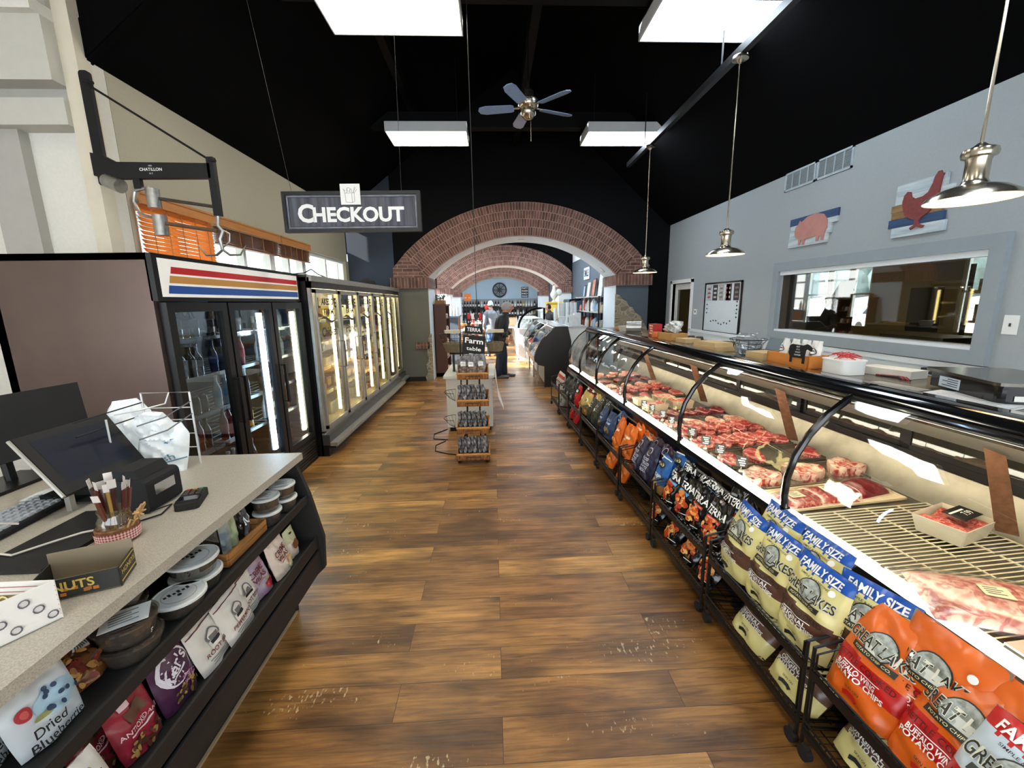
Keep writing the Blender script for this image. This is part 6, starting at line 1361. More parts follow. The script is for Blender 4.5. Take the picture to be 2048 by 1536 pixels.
def simple(name, c1, pr, seed, h, w, c2=None, split=.0, rough=.28, wr=.008):
    kz = h/.31; pr = [tuple(p[:3])+(p[3]*kz,)+tuple(p[4:]) if p[0] == 'T' else (tuple(p[:2])+(p[2]*kz,)+tuple(p[3:]) if p[0] in 'ERB' else p) for p in pr]
    a = film(name, c1, rough, var=.15); b = film(name+'_low', c2, rough, var=.15) if c2 else a
    return reg(pouch(w, h, .085, lambda u, v: b if v < split+.03*math.sin(u*5) else a, pr, seed=seed, wr=wr, top=.96, nu=20, nv=24))
bchip = [mat('tan_chip_%d' % i, c, .5) for i, c in enumerate(((214,170,96),(190,140,70),(232,196,130)))]
BC = simple('sky_blue_bag', (24,96,168), [('E',-.01,.225,.045,.028,mat('black_oval',(24,22,20),.5)),('T',"Yum's",-.01,.225,.032,txt_y,.07,.01,.2),('T','CHIPS',.015,.13,.034,white_print,.095,.02),('B',0,.045,.06,.03,26,.016,bchip,5),('R',0,.29,.16,.008,white_print,.1)], 151, .26, .19, (150,110,60), .26)
place(BC,0,(X(2.75),2.745,UZ),.28,RZR-.1,'bright blue CHIPS bag in front, between navy and black bags'); place(BC,0,(X(2.68,.07),2.68,UZ+.05),.34,RZR+.1,'bright blue bag with white stripe behind the blue CHIPS bag'); place(BC,0,(X(2.62,.12),2.60,UZ+.08),.4,RZR,'farther back bright blue bag against the case')
PN = simple('navy_purple_bag', (42,38,66), [('E',0,.235,.034,.034,mat('pale_ring',(190,188,200),.5)),('E',0,.235,.028,.028,mat('dark_emblem',(34,30,50),.5)),('B',0,.235,.018,.018,9,.008,[mat('emblem_tan',(140,110,90),.5)],3),('T','FOOD',-.01,.165,.030,mat('lilac_text',(200,204,224),.5),.085,.03),('T','SHOULD',.0,.130,.030,mat('lilac_text'),.115,.03),('T','TASTE',.0,.095,.030,mat('lilac_text'),.10,.03),('T','GOOD',.0,.060,.030,mat('lilac_text'),.09,.03)], 152, .27, .19)
PP = simple('plum_bag', (56,32,54), [('E',0,.22,.030,.030,mat('pale_ring')),('E',0,.22,.024,.024,mat('plum_dark',(44,26,44),.5)),('R',.03,.17,.03,.02,white_print),('R',.0,.12,.10,.014,mat('lilac_text'))], 153, .26, .18)
place(PN,0,(X(3.0),3.155,UZ),.24,RZR-.1,'navy bag with round emblem, left of the front pair'); place(PN,0,(X(2.95),2.965,UZ),.26,RZR+.06,'navy bag with round emblem, right of the front pair')
place(PP,0,(X(3.0,.07),3.06,UZ+.05),.34,RZR,'plum coloured bag behind the navy pair, left'); place(PP,0,(X(2.9,.07),2.88,UZ+.05),.36,RZR+.1,'plum coloured bag behind the navy pair, right')
OR = simple('bright_orange_bag', (232,112,24), [('B',.0,.07,.06,.05,20,.014,[mat('cheddar',(240,160,70),.5),mat('cheddar2',(214,120,40),.5)],4),('R',0,.19,.11,.018,mat('pale_orange_text',(250,210,160),.5)),('R',0,.165,.08,.010,mat('pale_orange_text'))], 154, .28, .21, wr=.014)
place(OR,0,(X(3.6),3.66,UZ),.22,RZR-.15,'orange bag in front, left of the orange group'); place(OR,0,(X(3.45),3.42,UZ),.24,RZR+.08,'orange bag in front, right of the orange group'); place(OR,0,(X(3.4,.09),3.44,UZ+.07),.34,RZR,'orange bag at the back of the group, left'); place(OR,0,(X(3.3,.09),3.22,UZ+.05),.36,RZR+.12,'orange bag at the back of the group, next to the plum bag')
place(OR,0,(X(3.8),3.85,LZ-.02),.42,RZR,'orange bag in the lower basket, far one'); place(OR,0,(X(3.4),3.52,LZ-.02),.42,RZR,'orange bag in the lower basket, near one')
NB = simple('dusk_blue_bag', (46,66,104), [('T','BLUE',0,.21,.03,mat('pale_blue_text',(170,190,220),.5),.08,.02),('R',0,.17,.08,.018,mat('pale_blue_text')),('R',0,.09,.12,.05,mat('tan_patch',(150,120,84),.5)),('B',0,.06,.05,.03,12,.016,[mat('blue_chip',(40,42,60),.5)],6)], 155, .26, .19)
place(NB,0,(X(4.15),4.17,UZ),.22,RZR-.05,'dusky blue bag, left of its front pair'); place(NB,0,(X(3.95),3.93,UZ),.24,RZR+.1,'dusky blue bag, right of its front pair'); place(NB,0,(X(3.9,.07),3.88,UZ+.05),.34,RZR,'dusky blue bag behind the front pair')
GB = simple('dark_olive_bag', (46,50,40), [('B',0,.20,.06,.05,20,.011,[white_print,mat('dark_spots',(20,20,20),.5),mat('olive_spots',(120,120,70),.5)],8)], 156, .25, .19)
for k, (y, b) in enumerate(((4.62,0),(4.42,0),(4.50,.07),(4.30,.07))): place(GB,0,(X(y,b),y,UZ+(.05 if b else 0)),.24+b,RZR+.05*k,('left','right','left','right')[k]+(' dark olive bag of the front pair' if not b else ' dark olive bag of the back pair'))
YB = simple('straw_yellow_bag', (214,182,104), [('E',0,.20,.05,.03,mat('cream_oval',(232,220,176),.5)),('E',0,.20,.035,.02,mat('straw_dark',(150,130,70),.5)),('B',0,.08,.06,.05,30,.014,[mat('straw_chip',(200,160,80),.5),mat('straw_chip2',(160,110,50),.5)],6)], 157, .26, .20, (170,120,66), .35)
place(YB,0,(X(5.0),5.02,UZ),.24,RZR-.2,'straw yellow bag with an oval label, left'); place(YB,0,(X(4.85),4.83,UZ),.24,RZR+.15,'straw yellow bag with an oval label, right'); place(YB,0,(X(4.7,.07),4.72,UZ+.05),.34,RZR,'straw yellow bag behind the others')
RB = simple('scarlet_bag', (190,26,30), [('R',0,.22,.13,.06,mat('black_lab',(26,20,22),.5)),('R',0,.22,.07,.03,white_print),('B',0,.08,.05,.05,16,.012,[mat('red_lt',(220,60,50),.5),mat('dark_rd',(110,14,18),.5)],6)], 158, .26, .19)
place(RB,0,(X(5.25),5.30,UZ),.22,RZR,'scarlet bag at the front, beside the straw yellow bags'); place(RB,0,(X(5.15,.09),5.16,UZ+.06),.34,RZR-.1,'scarlet bag of the back row, left'); place(RB,0,(X(4.95,.09),4.94,UZ+.07),.36,RZR+.1,'scarlet bag of the back row, right')
place(RB,0,(X(5.6),5.62,LZ-.02),.42,RZR,'scarlet bag in the lower basket, far one'); place(RB,0,(X(5.3),5.36,LZ-.02),.42,RZR,'scarlet bag in the lower basket, near one')
DG = simple('charcoal_bag', (44,46,48), [('B',0,.16,.06,.10,24,.014,[mat('char_lt',(96,100,104),.4),mat('char_dk',(20,20,22),.4)],6),('E',.02,.07,.02,.02,mat('pale_ring'))], 159, .25, .18, wr=.012)
for k, (y, b) in enumerate(((6.02,0),(5.80,0),(5.57,0),(5.92,.08),(5.68,.08))): place(DG,0,(X(y,b),y,UZ+(.05 if b else 0)),.24+b,RZR+.04*k,'%s charcoal bag of the %s row' % (('left','middle','right','left','right')[k], 'front' if not b else 'back'))
WR = simple('white_red_bag', (216,206,200), [('R',0,.235,.16,.05,f_red),('B',0,.12,.05,.05,14,.012,[mat('nut_brown2',(120,80,60),.5)],6)], 160, .24, .10)
for k, y in enumerate((6.58,6.48,6.38,6.28)): place(WR,0,(X(y),y,UZ),.15,RZR,'%s slim white bag with a red top from the far end' % ORD[k])
WG = simple('white_tag_bag', (206,204,196), [('R',0,.11,.09,.07,mat('green_lab',(110,130,96),.5))], 161, .22, .13)
for k, y in enumerate((6.5,6.3)): place(WG,0,(X(y),y,LZ-.02),.3,RZR,'white bag with green label in the lower basket, %s' % ('far','near')[k])
# ================================================================== WALL THINGS ON THE RIGHT
plank = lambda n, c, c2: mat(n, c, .7, col2=c2, scale=3, stretch=(1,1,9), bump=.2)
pk_b, pk_w, pk_t = plank('plank_blue',(48,78,116),(38,62,96)), plank('plank_whitewash',(196,206,208),(160,176,186)), plank('plank_tan',(150,116,76),(128,96,60))
def wall_art(y, z, rows, label, shape, sc, mt, name):
    t = thing('wooden_wall_plaque', label, 'wall art', (XR-.002, y, z)); zz = rows[0][0]
    m = MB()
    for (top, h, y0, y1, p) in rows: m.bb((-.022,y0,top-h),(0,y1,top-.002), p)
    m.build('planks', t); m = MB(); m.prism([(-a*sc, b*sc) for a, b in shape], 0, -.034, -.022, mt); m.build(name, t); return t
pig = [(-.42,.02),(-.40,.10),(-.33,.15),(-.30,.21),(-.26,.17),(-.1,.25),(.12,.27),(.30,.22),(.40,.10),(.41,-.02),(.36,-.12),(.35,-.24),(.30,-.24),(.29,-.16),(.24,-.16),(.22,-.24),(.17,-.24),(.17,-.14),(-.12,-.16),(-.13,-.26),(-.18,-.26),(-.19,-.17),(-.23,-.17),(-.24,-.25),(-.29,-.25),(-.29,-.13),(-.38,-.10),(-.41,-.05)]
chk = [(-.30,-.05),(-.34,.10),(-.32,.22),(-.26,.28),(-.20,.26),(-.17,.17),(-.10,.12),(.05,.13),(.14,.18),(.20,.32),(.22,.42),(.27,.50),(.32,.50),(.34,.46),(.38,.44),(.36,.40),(.35,.30),(.34,.12),(.30,-.06),(.20,-.18),(.08,-.24),(.04,-.30),(.06,-.36),(.16,-.40),(.12,-.44),(.04,-.41),(-.02,-.40),(-.10,-.44),(-.12,-.40),(-.04,-.36),(-.04,-.27),(-.16,-.22),(-.26,-.15)]
wall_art(5.05, 2.47, [(.17,.085,-.38,.37,pk_b),(.085,.06,-.38,.35,pk_w),(.025,.10,-.30,.36,pk_w),(-.075,.10,-.26,.37,pk_w)], 'plank plaque with a pink pig cutout', pig, .62, mat('pig_pink', (184,128,118), .7, var=.1), 'pig_cutout')
wall_art(3.76, 2.47, [(.21,.10,-.20,.24,pk_w),(.11,.075,-.26,.24,pk_w),(.035,.065,-.21,.27,pk_t),(-.03,.06,-.2,.26,pk_t),(-.09,.075,-.22,.28,pk_b),(-.165,.09,-.24,.24,pk_w)], 'plank plaque with a rusty red chicken cutout', chk, .47, mat('chicken_red', (130,58,56), .7, var=.2, scale=40), 'chicken_cutout')
# vents
def vent(y0, y1, label):
    t = thing('air_grille', label, 'vent', (XR-.001, (y0+y1)/2, 3.12)); w = (y1-y0)/2; h = .11
    m = MB(); wp = mat('vent_pale', (176,188,196), .5)
    for a, b in (((-.012,-w,-h),(0,w,-h+.022)),((-.012,-w,h-.02),(0,w,h)),((-.012,-w,-h),(0,-w+.022,h)),((-.012,w-.022,-h),(0,w,h))): m.bb(a, b, wp)
    for k in range(1, 4): m.bb((-.010,-w+2*w*k/4-.005,-h),(0,-w+2*w*k/4+.005,h), wp)
    m.build('frame', t); m = MB()
    for k in range(12): m.bb((-.005,-w+.02,-h+.02+k*.0165),(-.001,w-.02,-h+.028+k*.0165), mat('vent_slat', (112,124,132), .5))
    m.build('louvre', t)
vent(4.58, 5.08, 'pale wall air grille high on the right wall, nearer of the two'); vent(5.10, 5.62, 'pale wall air grille high on the right wall, farther of the two')
t = thing('whiteboard', 'black framed whiteboard with magnets and meat posters', 'whiteboard', (XR-.002, 6.92, 1.535))
m = MB(); w, h = .56, .42
for a, b in (((-.025,-w,-h),(0,w,-h+.025)),((-.025,-w,h-.025),(0,w,h)),((-.025,-w,-h),(0,-w+.025,h)),((-.025,w-.025,-h),(0,w,h))): m.bb(a, b, black_gloss)
m.build('frame', t); MB().bb((-.012,-w+.02,-h+.02),(-.004,w-.02,h-.02), mat('board_white', (206,216,222), .2, var=.02)).build('board', t)
m = MB(); Q = random.Random(12)
for k, (y, c) in enumerate(((.42,(200,206,208)),(.22,(40,40,44)),(.03,(200,196,190)),(-.16,(214,218,220)),(-.20,(60,34,30)),(-.42,(70,44,38)))):
    m.bb((-.016,y-.075,.12),(-.0125,y+.075,.38), mat('poster_%d' % k, c, .6, var=.5, scale=30))
    for j in range(3): m.bb((-.0165,y-.05,.16+j*.07),(-.016,y+.04,.19+j*.07), mat('poster_spot_%d' % (k%3), ((170,60,50),(210,200,190),(120,120,120))[k%3], .6))
m.build('poster', t)
m = MB()
for k in range(16): 
    y, z = (.46,.05-.07*k) if k < 3 else ((-.46,.1-.06*(k-3)) if k < 8 else (.30-.085*(k-8), -.24+Q.uniform(-.03,.05)))
    m.cyl((-.012,y,z),(-.020,y,z),.013, mat('magnet_navy', (34,48,70), .4), seg=10)
m.build('magnets', t)
m = MB().bb((-.012,-.055,-.05),(0,.055,.05), white_plastic).bb((-.014,-.02,-.015),(-.012,.02,.025), mat('lcd_grey', (70,78,80), .3)); m.build('thermostat', loc=(XR-.001,7.82,1.45), label='small white thermostat between whiteboard and door', cat='thermostat')
m = MB().bb((-.008,-.045,-.07),(0,.045,.07), white_plastic).bb((-.012,-.006,-.012),(-.008,.006,.012), mat('switch_dark', (60,58,54), .5)); m.build('wall_switch', loc=(XR-.001,2.94,1.46), label='white switch plate right of the kitchen window', cat='switch')
m = MB().bb((-.008,-.035,-.055),(0,.035,.055), white_plastic); m.build('outlet_plate', loc=(3.62,9.195+.05,.9), rot=(0,0,PI/2), label='white outlet plate on the black wall beside the arch', cat='switch')
# ================================================================== KITCHEN BEYOND THE GLASS
def kb(name, a, b, mt, label, cat): m = MB().bb((0,0,0),[q-p for p, q in zip(a, b)], mt); return m.build(name, loc=a, label=label, cat=cat)
kst = mat('kitchen_steel', (120,112,92), .35, .7, var=.2)
def ktable(x, y, l, w, lab):
    t = thing('prep_table', lab, 'table', (x,y,0)); MB().bb((0,0,.86),(w,l,.9), kst).build('table_top', t); MB().bb((.05,.05,.3),(w-.05,l-.05,.33), kst).build('lower_shelf', t)
    for a, b in ((.04,.04),(w-.08,.04),(.04,l-.08),(w-.08,l-.08)): MB().bb((a,b,0),(a+.04,b+.04,.86), kst).build('leg', t)
ktable(4.9,5.6,1.8,.8,'steel prep table in the kitchen, seen through the glass'); ktable(5.4,3.0,1.6,.7,'steel prep table behind the drawer cabinet in the kitchen')
t = thing('drawer_cabinet', 'steel cabinet with drawers in the kitchen', 'cabinet', (5.1,4.55,0)); MB().bb((0,0,0),(.6,.8,1.2), kst).build('cabinet', t)
for z in (.2,.55,.9): MB().bb((-.02,.05,z),(0,.75,z+.28), mat('kitchen_drawer', (104,98,80), .4, .5)).build('drawer', t)
t = thing('shelving_unit', 'open steel shelving with white goods in the kitchen', 'shelves', (6.6,3.8,0))
for z in (.5,.9,1.3,1.7): MB().bb((0,0,z),(.5,1.9,z+.03), mat('kitchen_shelf', (170,164,140), .5)).build('shelf', t)
for y in (0,.93,1.86): MB().bb((0,y,0),(.04,y+.04,2.1), black_metal).build('post', t)
Q = random.Random(15)
for zi, z in enumerate((.5305,.9305,1.3305,1.7305)):
    for k in range(6): kb('storage_box', (6.65,3.92+k*.3,z+.001),(6.85,4.10+k*.3,z+.001+Q.uniform(.1,.24)), mat('kitchen_box_%d' % (k%3), ((190,184,160),(150,140,110),(120,110,84))[k%3], .6), '%s pale box from the left, %s shelf of the kitchen shelving' % (ORD[k], ORD[zi]), 'box')
kb('wall_screen', (7.9,6.9,1.3),(7.98,7.5,1.95), black_matte, 'tall dark panel on the kitchen back wall', 'panel') if False else kb('wall_screen', (6.4,5.9,1.15),(6.5,6.3,1.8), black_matte, 'dark upright screen standing in the kitchen', 'screen')
t = thing('grinder', 'large dark meat grinder with a slanted perforated chute in the kitchen', 'machine', (4.75,5.7,.9))
MB().rbox((.2,.35,.25),(.35,.5,.5),.05, mat('machine_dark', (50,46,38), .5)).build('motor_housing', t); MB().prism([(.1,.5),(.4,.5),(.1,1.0),(0,1.0)], 0, .1, .25, mat('machine_dark')).build('chute', t)
m = MB()
for i in range(3):
    for j in range(5): m.cyl((.098,.12+j*.05+i*.02,.56+i*.09+j*.05),(.09,.12+j*.05+i*.02,.56+i*.09+j*.05),.018, mat('hole_pale', (200,194,170), .6), seg=8)
m.build('perforation', t)
m = MB().tube([(4.5,6.6,1.9),(4.45,6.8,1.6),(4.45,6.75,1.3),(4.5,6.4,1.1),(4.55,6.0,1.15),(4.7,5.6,1.3)], .025, mat('hose_brown', (80,56,36), .5), seg=8); m.build('kitchen_hose', smooth=True, label='brown hose looping down in the kitchen', cat='hose')
t = thing('kitchen_light', 'ceiling light panel in the kitchen', 'ceiling light', (5.9,5.0,2.70)); MB().bb((-.15,-.6,0),(.15,.6,.04), white_plastic).build('housing', t); MB().bb((-.13,-.58,-.005),(.13,.58,.0), mat('kitchen_tube', (255,226,170), .5, emit=7)).build('diffuser', t)
t = thing('kitchen_light', 'far ceiling light panel in the kitchen', 'ceiling light', (5.9,8.2,2.70)); MB().bb((-.15,-.6,0),(.15,.6,.04), white_plastic).build('housing', t); MB().bb((-.13,-.58,-.005),(.13,.58,.0), mat('kitchen_tube')).build('diffuser', t)
# outside beyond the kitchen: parked cars and a tree line
def car(x, y, c, lab, rz):
    t = thing('car', lab, 'car', (x,y,-.12), rz=rz); bm = mat('car_paint_%d' % c[0], c, .25, coat=.5)
    MB().prism([(-2.2,.35),(2.2,.35),(2.25,.8),(1.5,.95),(.9,1.5),(-1.0,1.5),(-1.7,1.0),(-2.2,.9)], 1, -.85, .85, bm).build('body', t)
    m = MB(); m.prism([(.75,1.42),(1.25,1.0),(-1.4,1.0),(-.9,1.42)], 1, -.86, .86, mat('car_glass', (30,40,50), .1)); m.build('windows', t)
    for a in (-1.4,1.4):
        for s in (-.87,.67): MB().cyl((a,s,.32),(a,s+.2,.32),.32, black_matte, seg=18).build('wheel', t)
car(18,18,(210,216,222),'white car parked outside, seen through the kitchen windows',1.3); car(17.5,26,(90,120,170),'blue car parked outside, seen through the kitchen windows',1.4); car(24,14,(200,200,204),'silver car parked outside, far right kitchen window',1.2)
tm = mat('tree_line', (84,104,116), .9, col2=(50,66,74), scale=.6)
Q = random.Random(5)
for k in range(16):
    x, y = 62+Q.uniform(-1,1), 10+k*8.8
    m = MB()
    m.lathe([(.3,0),(.3,1.5),(3.5,2),(4.2,5),(3,7.5+Q.uniform(-1,2)),(1.4,9.5),(0,11)], tm, seg=9); m.build('distant_tree', loc=(x,y,-.1), smooth=True, label='distant bluish tree of the line beyond the car park', cat='tree', group='distant trees')
# ================================================================== BASKET STAND AND WHITE CHEST
clothm = mat('white_table_cloth', (214,212,202), .7, var=.05)
t = thing('display_chest', 'white box table in the aisle behind the tiered basket stand', 'table', (-.33,5.9,0))
MB().bb((-.30,-.5,.06),(.30,.5,.72), clothm).build('cabinet', t); MB().bb((-.33,-.53,.72),(.33,.53,.755), clothm).build('table_top', t); MB().bb((-.27,-.47,0),(.27,.47,.06), black_matte).build('plinth', t)
m = MB(); m.grid(lambda u, v: (.335+.10*v**1.3+.01*math.sin(v*8), -.62+(.25+1.0*(1-v))*u,   .756-.45*v), 8, 12, mat('white_paper_runner', (226,226,222), .7)); m.build('paper_runner', loc=(-.33,5.9,0), smooth=True, label='long white paper hanging off the right side of the white box table', cat='paper')
m = MB().tube([(-.62,5.0,.006),(-.72,4.85,.006),(-.70,4.65,.006),(-.55,4.55,.006),(-.42,4.5,.01)], .006, black_matte); m.build('floor_cable', label='black cable on the floor beside the basket stand', cat='cable', smooth=True)
m = MB().tube([(-.65,5.5,.006),(-.80,5.3,.006),(-.78,5.1,.006),(-.6,5.05,.006)], .006, black_matte); m.build('floor_cable', label='black cable loop on the floor by the white chest', cat='cable', smooth=True)
wick = mat('woven_tan_wood', (176,118,62), .6, col2=(120,72,36), scale=18, stretch=(4,1,1), bump=.4)
t = thing('basket_stand', 'black four tier stand of tan wooden baskets in the aisle', 'display stand', (-.24,4.55,0))
m = MB()
for s in (-1,1): m.tube([(s*.07,.22,.95),(s*.07,.05,.5),(s*.08,-.18,.04)], .011, black_metal)
m.build('upright', t)
for s in (-1,1): m = MB(); m.tube([(s*.15,-.26,.02),(s*.15,.20,.03),(s*.08,.22,.3)], .010, black_metal).lathe([(.0,0),(.02,.0),(.02,.03),(0,.03)], black_metal, c=(s*.15,-.26,0)); m.build('foot', t)
tiers = [(.20,.86),(.06,.585),(-.08,.315),(-.20,.06)]
for k, (y, z) in enumerate(tiers):
    m = MB(); w, d, h = .175,.12,.075; T = trm(0,y,z) @ rotm(rx=.18)
    for p, q in (((-w,-d,0),(w,d,.008)),((-w,-d,0),(w,-d+.012,h)),((-w,d-.012,0),(w,d,h+.03)),((-w,-d,0),(-w+.012,d,h+.01)),((w-.012,-d,0),(w,d,h+.01))): m.bb(p, q, wick, T)
    m.bb((-w-.004,-d-.004,h-.012),(w+.004,-d+.014,h+.002), mat('basket_rim', (206,150,84), .5), T).build('basket', t)
    MB().tube([tuple(T @ Vector(p)) for p in ((-.08,-d-.012,.01),(-.08,-d-.014,.045),(.08,-d-.014,.045),(.08,-d-.012,.01))], .004, black_metal).build('label_clip', t)
clearbag = glass('snack_clear_bag', (232,230,226), .16, rough=.1, film=.18, filmcol=(220,214,204)); foilb = film('foil_jerky_bag', (150,150,152), .2, col2=(50,44,42), scale=22); nutsb = film('mixed_nut_bag', (150,130,116), .25, col2=(70,52,44), scale=40)
Q = random.Random(41)
lblw = mat('snack_label_white', (236,234,228), .6)
sb = [pouch(.11,.19,.045, lambda u, v: nutsb if v < .5 else foilb, [('R',0,.11,.05,.045,lblw),('R',0,.118,.035,.004,label_g:=mat('label_grey_print')),('R',0,.108,.035,.004,label_g)], seed=201+i, wr=.008, nu=14, nv=16).build('snack_bag', smooth=True, label='x', cat='snack bag') for i in range(2)]
jb = [pouch(.10,.18,.03, lambda u, v: foilb, [], seed=211+i, wr=.012, nu=14, nv=16).build('jerky_bag', smooth=True, label='x', cat='snack bag') for i in range(2)]
tn = ['top','second','third','bottom']
for k, (y, z) in enumerate(tiers):
    if k == 0:
        for i, (x, b, r) in enumerate(((-.11,-.02,.1),(-.02,-.04,-.1),(.09,-.02,.15),(-.05,.05,.0),(.07,.05,-.1))): place(sb[i%2],0,(-.24+x,4.55+y+b,z+.022+b*.18),.15,r,'clear snack bag with white label in the top basket, %s' % ('front left','front middle','front right','back left','back right')[i], scale=(1.15,1.15,1.12))
    else:
        n = 6
        for i in range(n):
            x = -.13+.26*i/(n-1); place(jb[i%2],0,(-.24+x,4.55+y+.02,z+.024),.12+.05*(i%2),1.0+Q.uniform(-.3,.3),'%s foil snack pouch from the left in the %s basket' % (ORD[i], tn[k]), scale=(.9,.9,.95))
for k, (x, y, z) in enumerate(((-.205,.07,.60),(-.205,-.05,.33))):
    m = MB()
    for j in range(9): a = PI/2+PI*j/8; m.tube([(0,0,0),(.10*math.cos(a)*.6,.10*math.sin(a)*.8,.04),(.12*math.cos(a),.12*math.sin(a),.11)], .0015, black_metal, seg=4)
    m.tube([(.12*math.cos(a),.12*math.sin(a),.11) for a in [PI/2+PI*j/10 for j in range(11)]], .003, black_metal); m.build('side_basket', t, loc=(x,y,z))
MB().cyl((-.15,.24,.5),(-.15,.42,1.33),.008, black_metal).bb((-.2,.40,.355+.0),(.13,.45,.367), black_metal).cyl((-.15,.24,.5),(-.07,.1,.6),.008, black_metal).build('sign_post', t)
def wire_urn(x, y, z, lb, r=.22, h=.26):
    m = MB()
    pr = [(.5,0),(.62,.3),(.85,.7),(1,1)]
    for j in range(16): a = 2*PI*j/16; m.tube([(r*q*math.cos(a),r*q*math.sin(a)*.8,h*zz) for q, zz in pr], .0022, black_metal, seg=4)
    for q, zz in pr: m.tube([(r*q*math.cos(a),r*q*math.sin(a)*.8,h*zz) for a in [2*PI*j/20 for j in range(20)]], .003, black_metal, seg=4, closed=True)
    m.lathe([(0,.01),(r*.6,.02),(r*.8,h*.5),(r*.7,h*.55),(0,h*.6)], mat('burlap', (120,108,84), .9, var=.2, scale=30), seg=14, sy=.8).build('wire_basket', loc=(x,y,z), label=lb, cat='basket')
wire_urn(-.50,5.65,1.02,'black wire urn basket with burlap behind the chalk sign, left'); wire_urn(.02,5.65,1.02,'black wire urn basket behind the chalk sign, right', .16)
t = thing('basket_shelf', 'small tan shelf on posts that holds the wire urn baskets', 'shelf', (-.25,5.75,.756)); MB().bb((-.34,-.12,.245),(.34,.12,.258), mat('dull_board', (100,88,70), .7)).build('board', t)
for s in (-.3,.3): MB().bb((s-.015,-.015,0),(s+.015,.015,.245), black_metal).build('post', t)
m = MB().bb((-.10,-.08,0),(.10,.08,.035), mat('pale_carton', (206,196,170), .8)); m.build('produce_box', loc=(-.55,5.68,1.29), rot=(0,0,.2), label='pale flat carton on top of the left wire urn', cat='box'); m = MB().bb((-.11,-.08,0),(.11,.08,.035), mat('pale_carton')); m.build('produce_box', loc=(.03,5.65,1.29), label='pale flat carton on top of the right wire urn', cat='box')
t = thing('chalk_sign', 'black chalkboard sign lettered Farm to Table, on the basket stand', 'sign', (-.245,4.86,.98), rot=(-.12,.08,0))
MB().bb((-.13,-.006,0),(.13,.006,.33), black_matte).build('board', t)
m = MB(); o = lambda s, z, sz, w, b=.01: m.flat_text(s, (0,-.0068,z), (1,0,-.06), (0,0,1), sz, white_print, b, w)
o('Farm', .265, .085, .21, .02); o('table', .175, .06, .17); o('To', .085, .085, .10, .02); m.tube([(-.09,-.008,.04),(-.03,-.008,.055),(.03,-.008,.035),(.09,-.008,.05)], .003, white_print, seg=4); m.build('chalk_lettering', t)
t = thing('black_carton', 'black carton lettered TERRA above the chalk sign', 'box', (-.235,4.98,1.325), rot=(0,.12,.1)); MB().bb((-.10,-.05,0),(.10,.05,.085), black_matte).build('carton', t); MB().flat_text('TERRA', (0,-.0508,.045), (1,0,0), (0,0,1), .06, white_print, .02, .16).build('lettering', t)
# ================================================================== BOOKCASE WITH PLANTER
bw = mat('dark_walnut', (84,48,30), .5, var=.25, scale=4, stretch=(1,1,.2), bump=.1)
t = thing('bookcase', 'tall dark walnut bookcase standing just inside the arch, left', 'bookcase', (-1.35,9.74,0))
m = MB().bb((0,0,0),(.28,.03,1.62), bw).bb((0,.82,0),(.28,.85,1.62), bw).bb((0,0,0),(.02,.85,1.62), bw).bb((-.02,-.02,1.62),(.30,.87,1.66), bw).bb((0,0,0),(.28,.85,.08), bw); m.build('case', t)
for z in (.4,.72,1.02,1.32): MB().bb((.02,.03,z),(.27,.82,z+.02), bw).build('shelf', t)
jm = [mat('jar_%d' % i, c, .3) for i, c in enumerate(((170,50,46),(220,214,200),(120,60,40),(196,170,110)))]
jar = [MB().lathe([(0,0),(.035,0),(.037,.01),(.037,.075),(.028,.085),(.028,.10),(0,.10)], j, seg=10).build('jar', smooth=True, label='x', cat='jar') for j in jm]
for si, z in enumerate((.081,.4205,.7405,1.0405,1.3405)):
    for k in range(7): place(jar[(k+si)%4],0,(-1.13,9.84+k*.10,z),0,0,'%s small jar on the bookcase, %s shelf' % (('red','white','brown','tan')[(k+si)%4], ORD[si]), group='bookcase jars %d %d' % (si,(k+si)%4))
t = thing('planter', 'wooden planter with dry leaves on top of the bookcase', 'plant', (-1.21,10.05,1.661))
MB().bb((-.10,-.22,0),(.10,.22,.09), mat('planter_wood', (150,100,56), .7, var=.2)).build('box', t); m = MB(); Q = random.Random(6); lf = mat('dull_leaf', (90,100,66), .7, col2=(130,126,90), scale=30)
for k in range(60):
    a = Q.uniform(0,6.28); r = Q.uniform(.02,.16); x, y, z = Q.uniform(-.09,.09), Q.uniform(-.2,.2), Q.uniform(.09,.2); dx, dy = .06*math.cos(a), .06*math.sin(a)
    m.add([(x,y,z-.03),(x+dx*.5-dy*.25,y+dy*.5+dx*.25,z+.02),(x+dx,y+dy,z+Q.uniform(-.01,.04)),(x+dx*.5+dy*.25,y+dy*.5-dx*.25,z+.02)], [(0,1,2,3)], lf)
m.build('leaves', t)
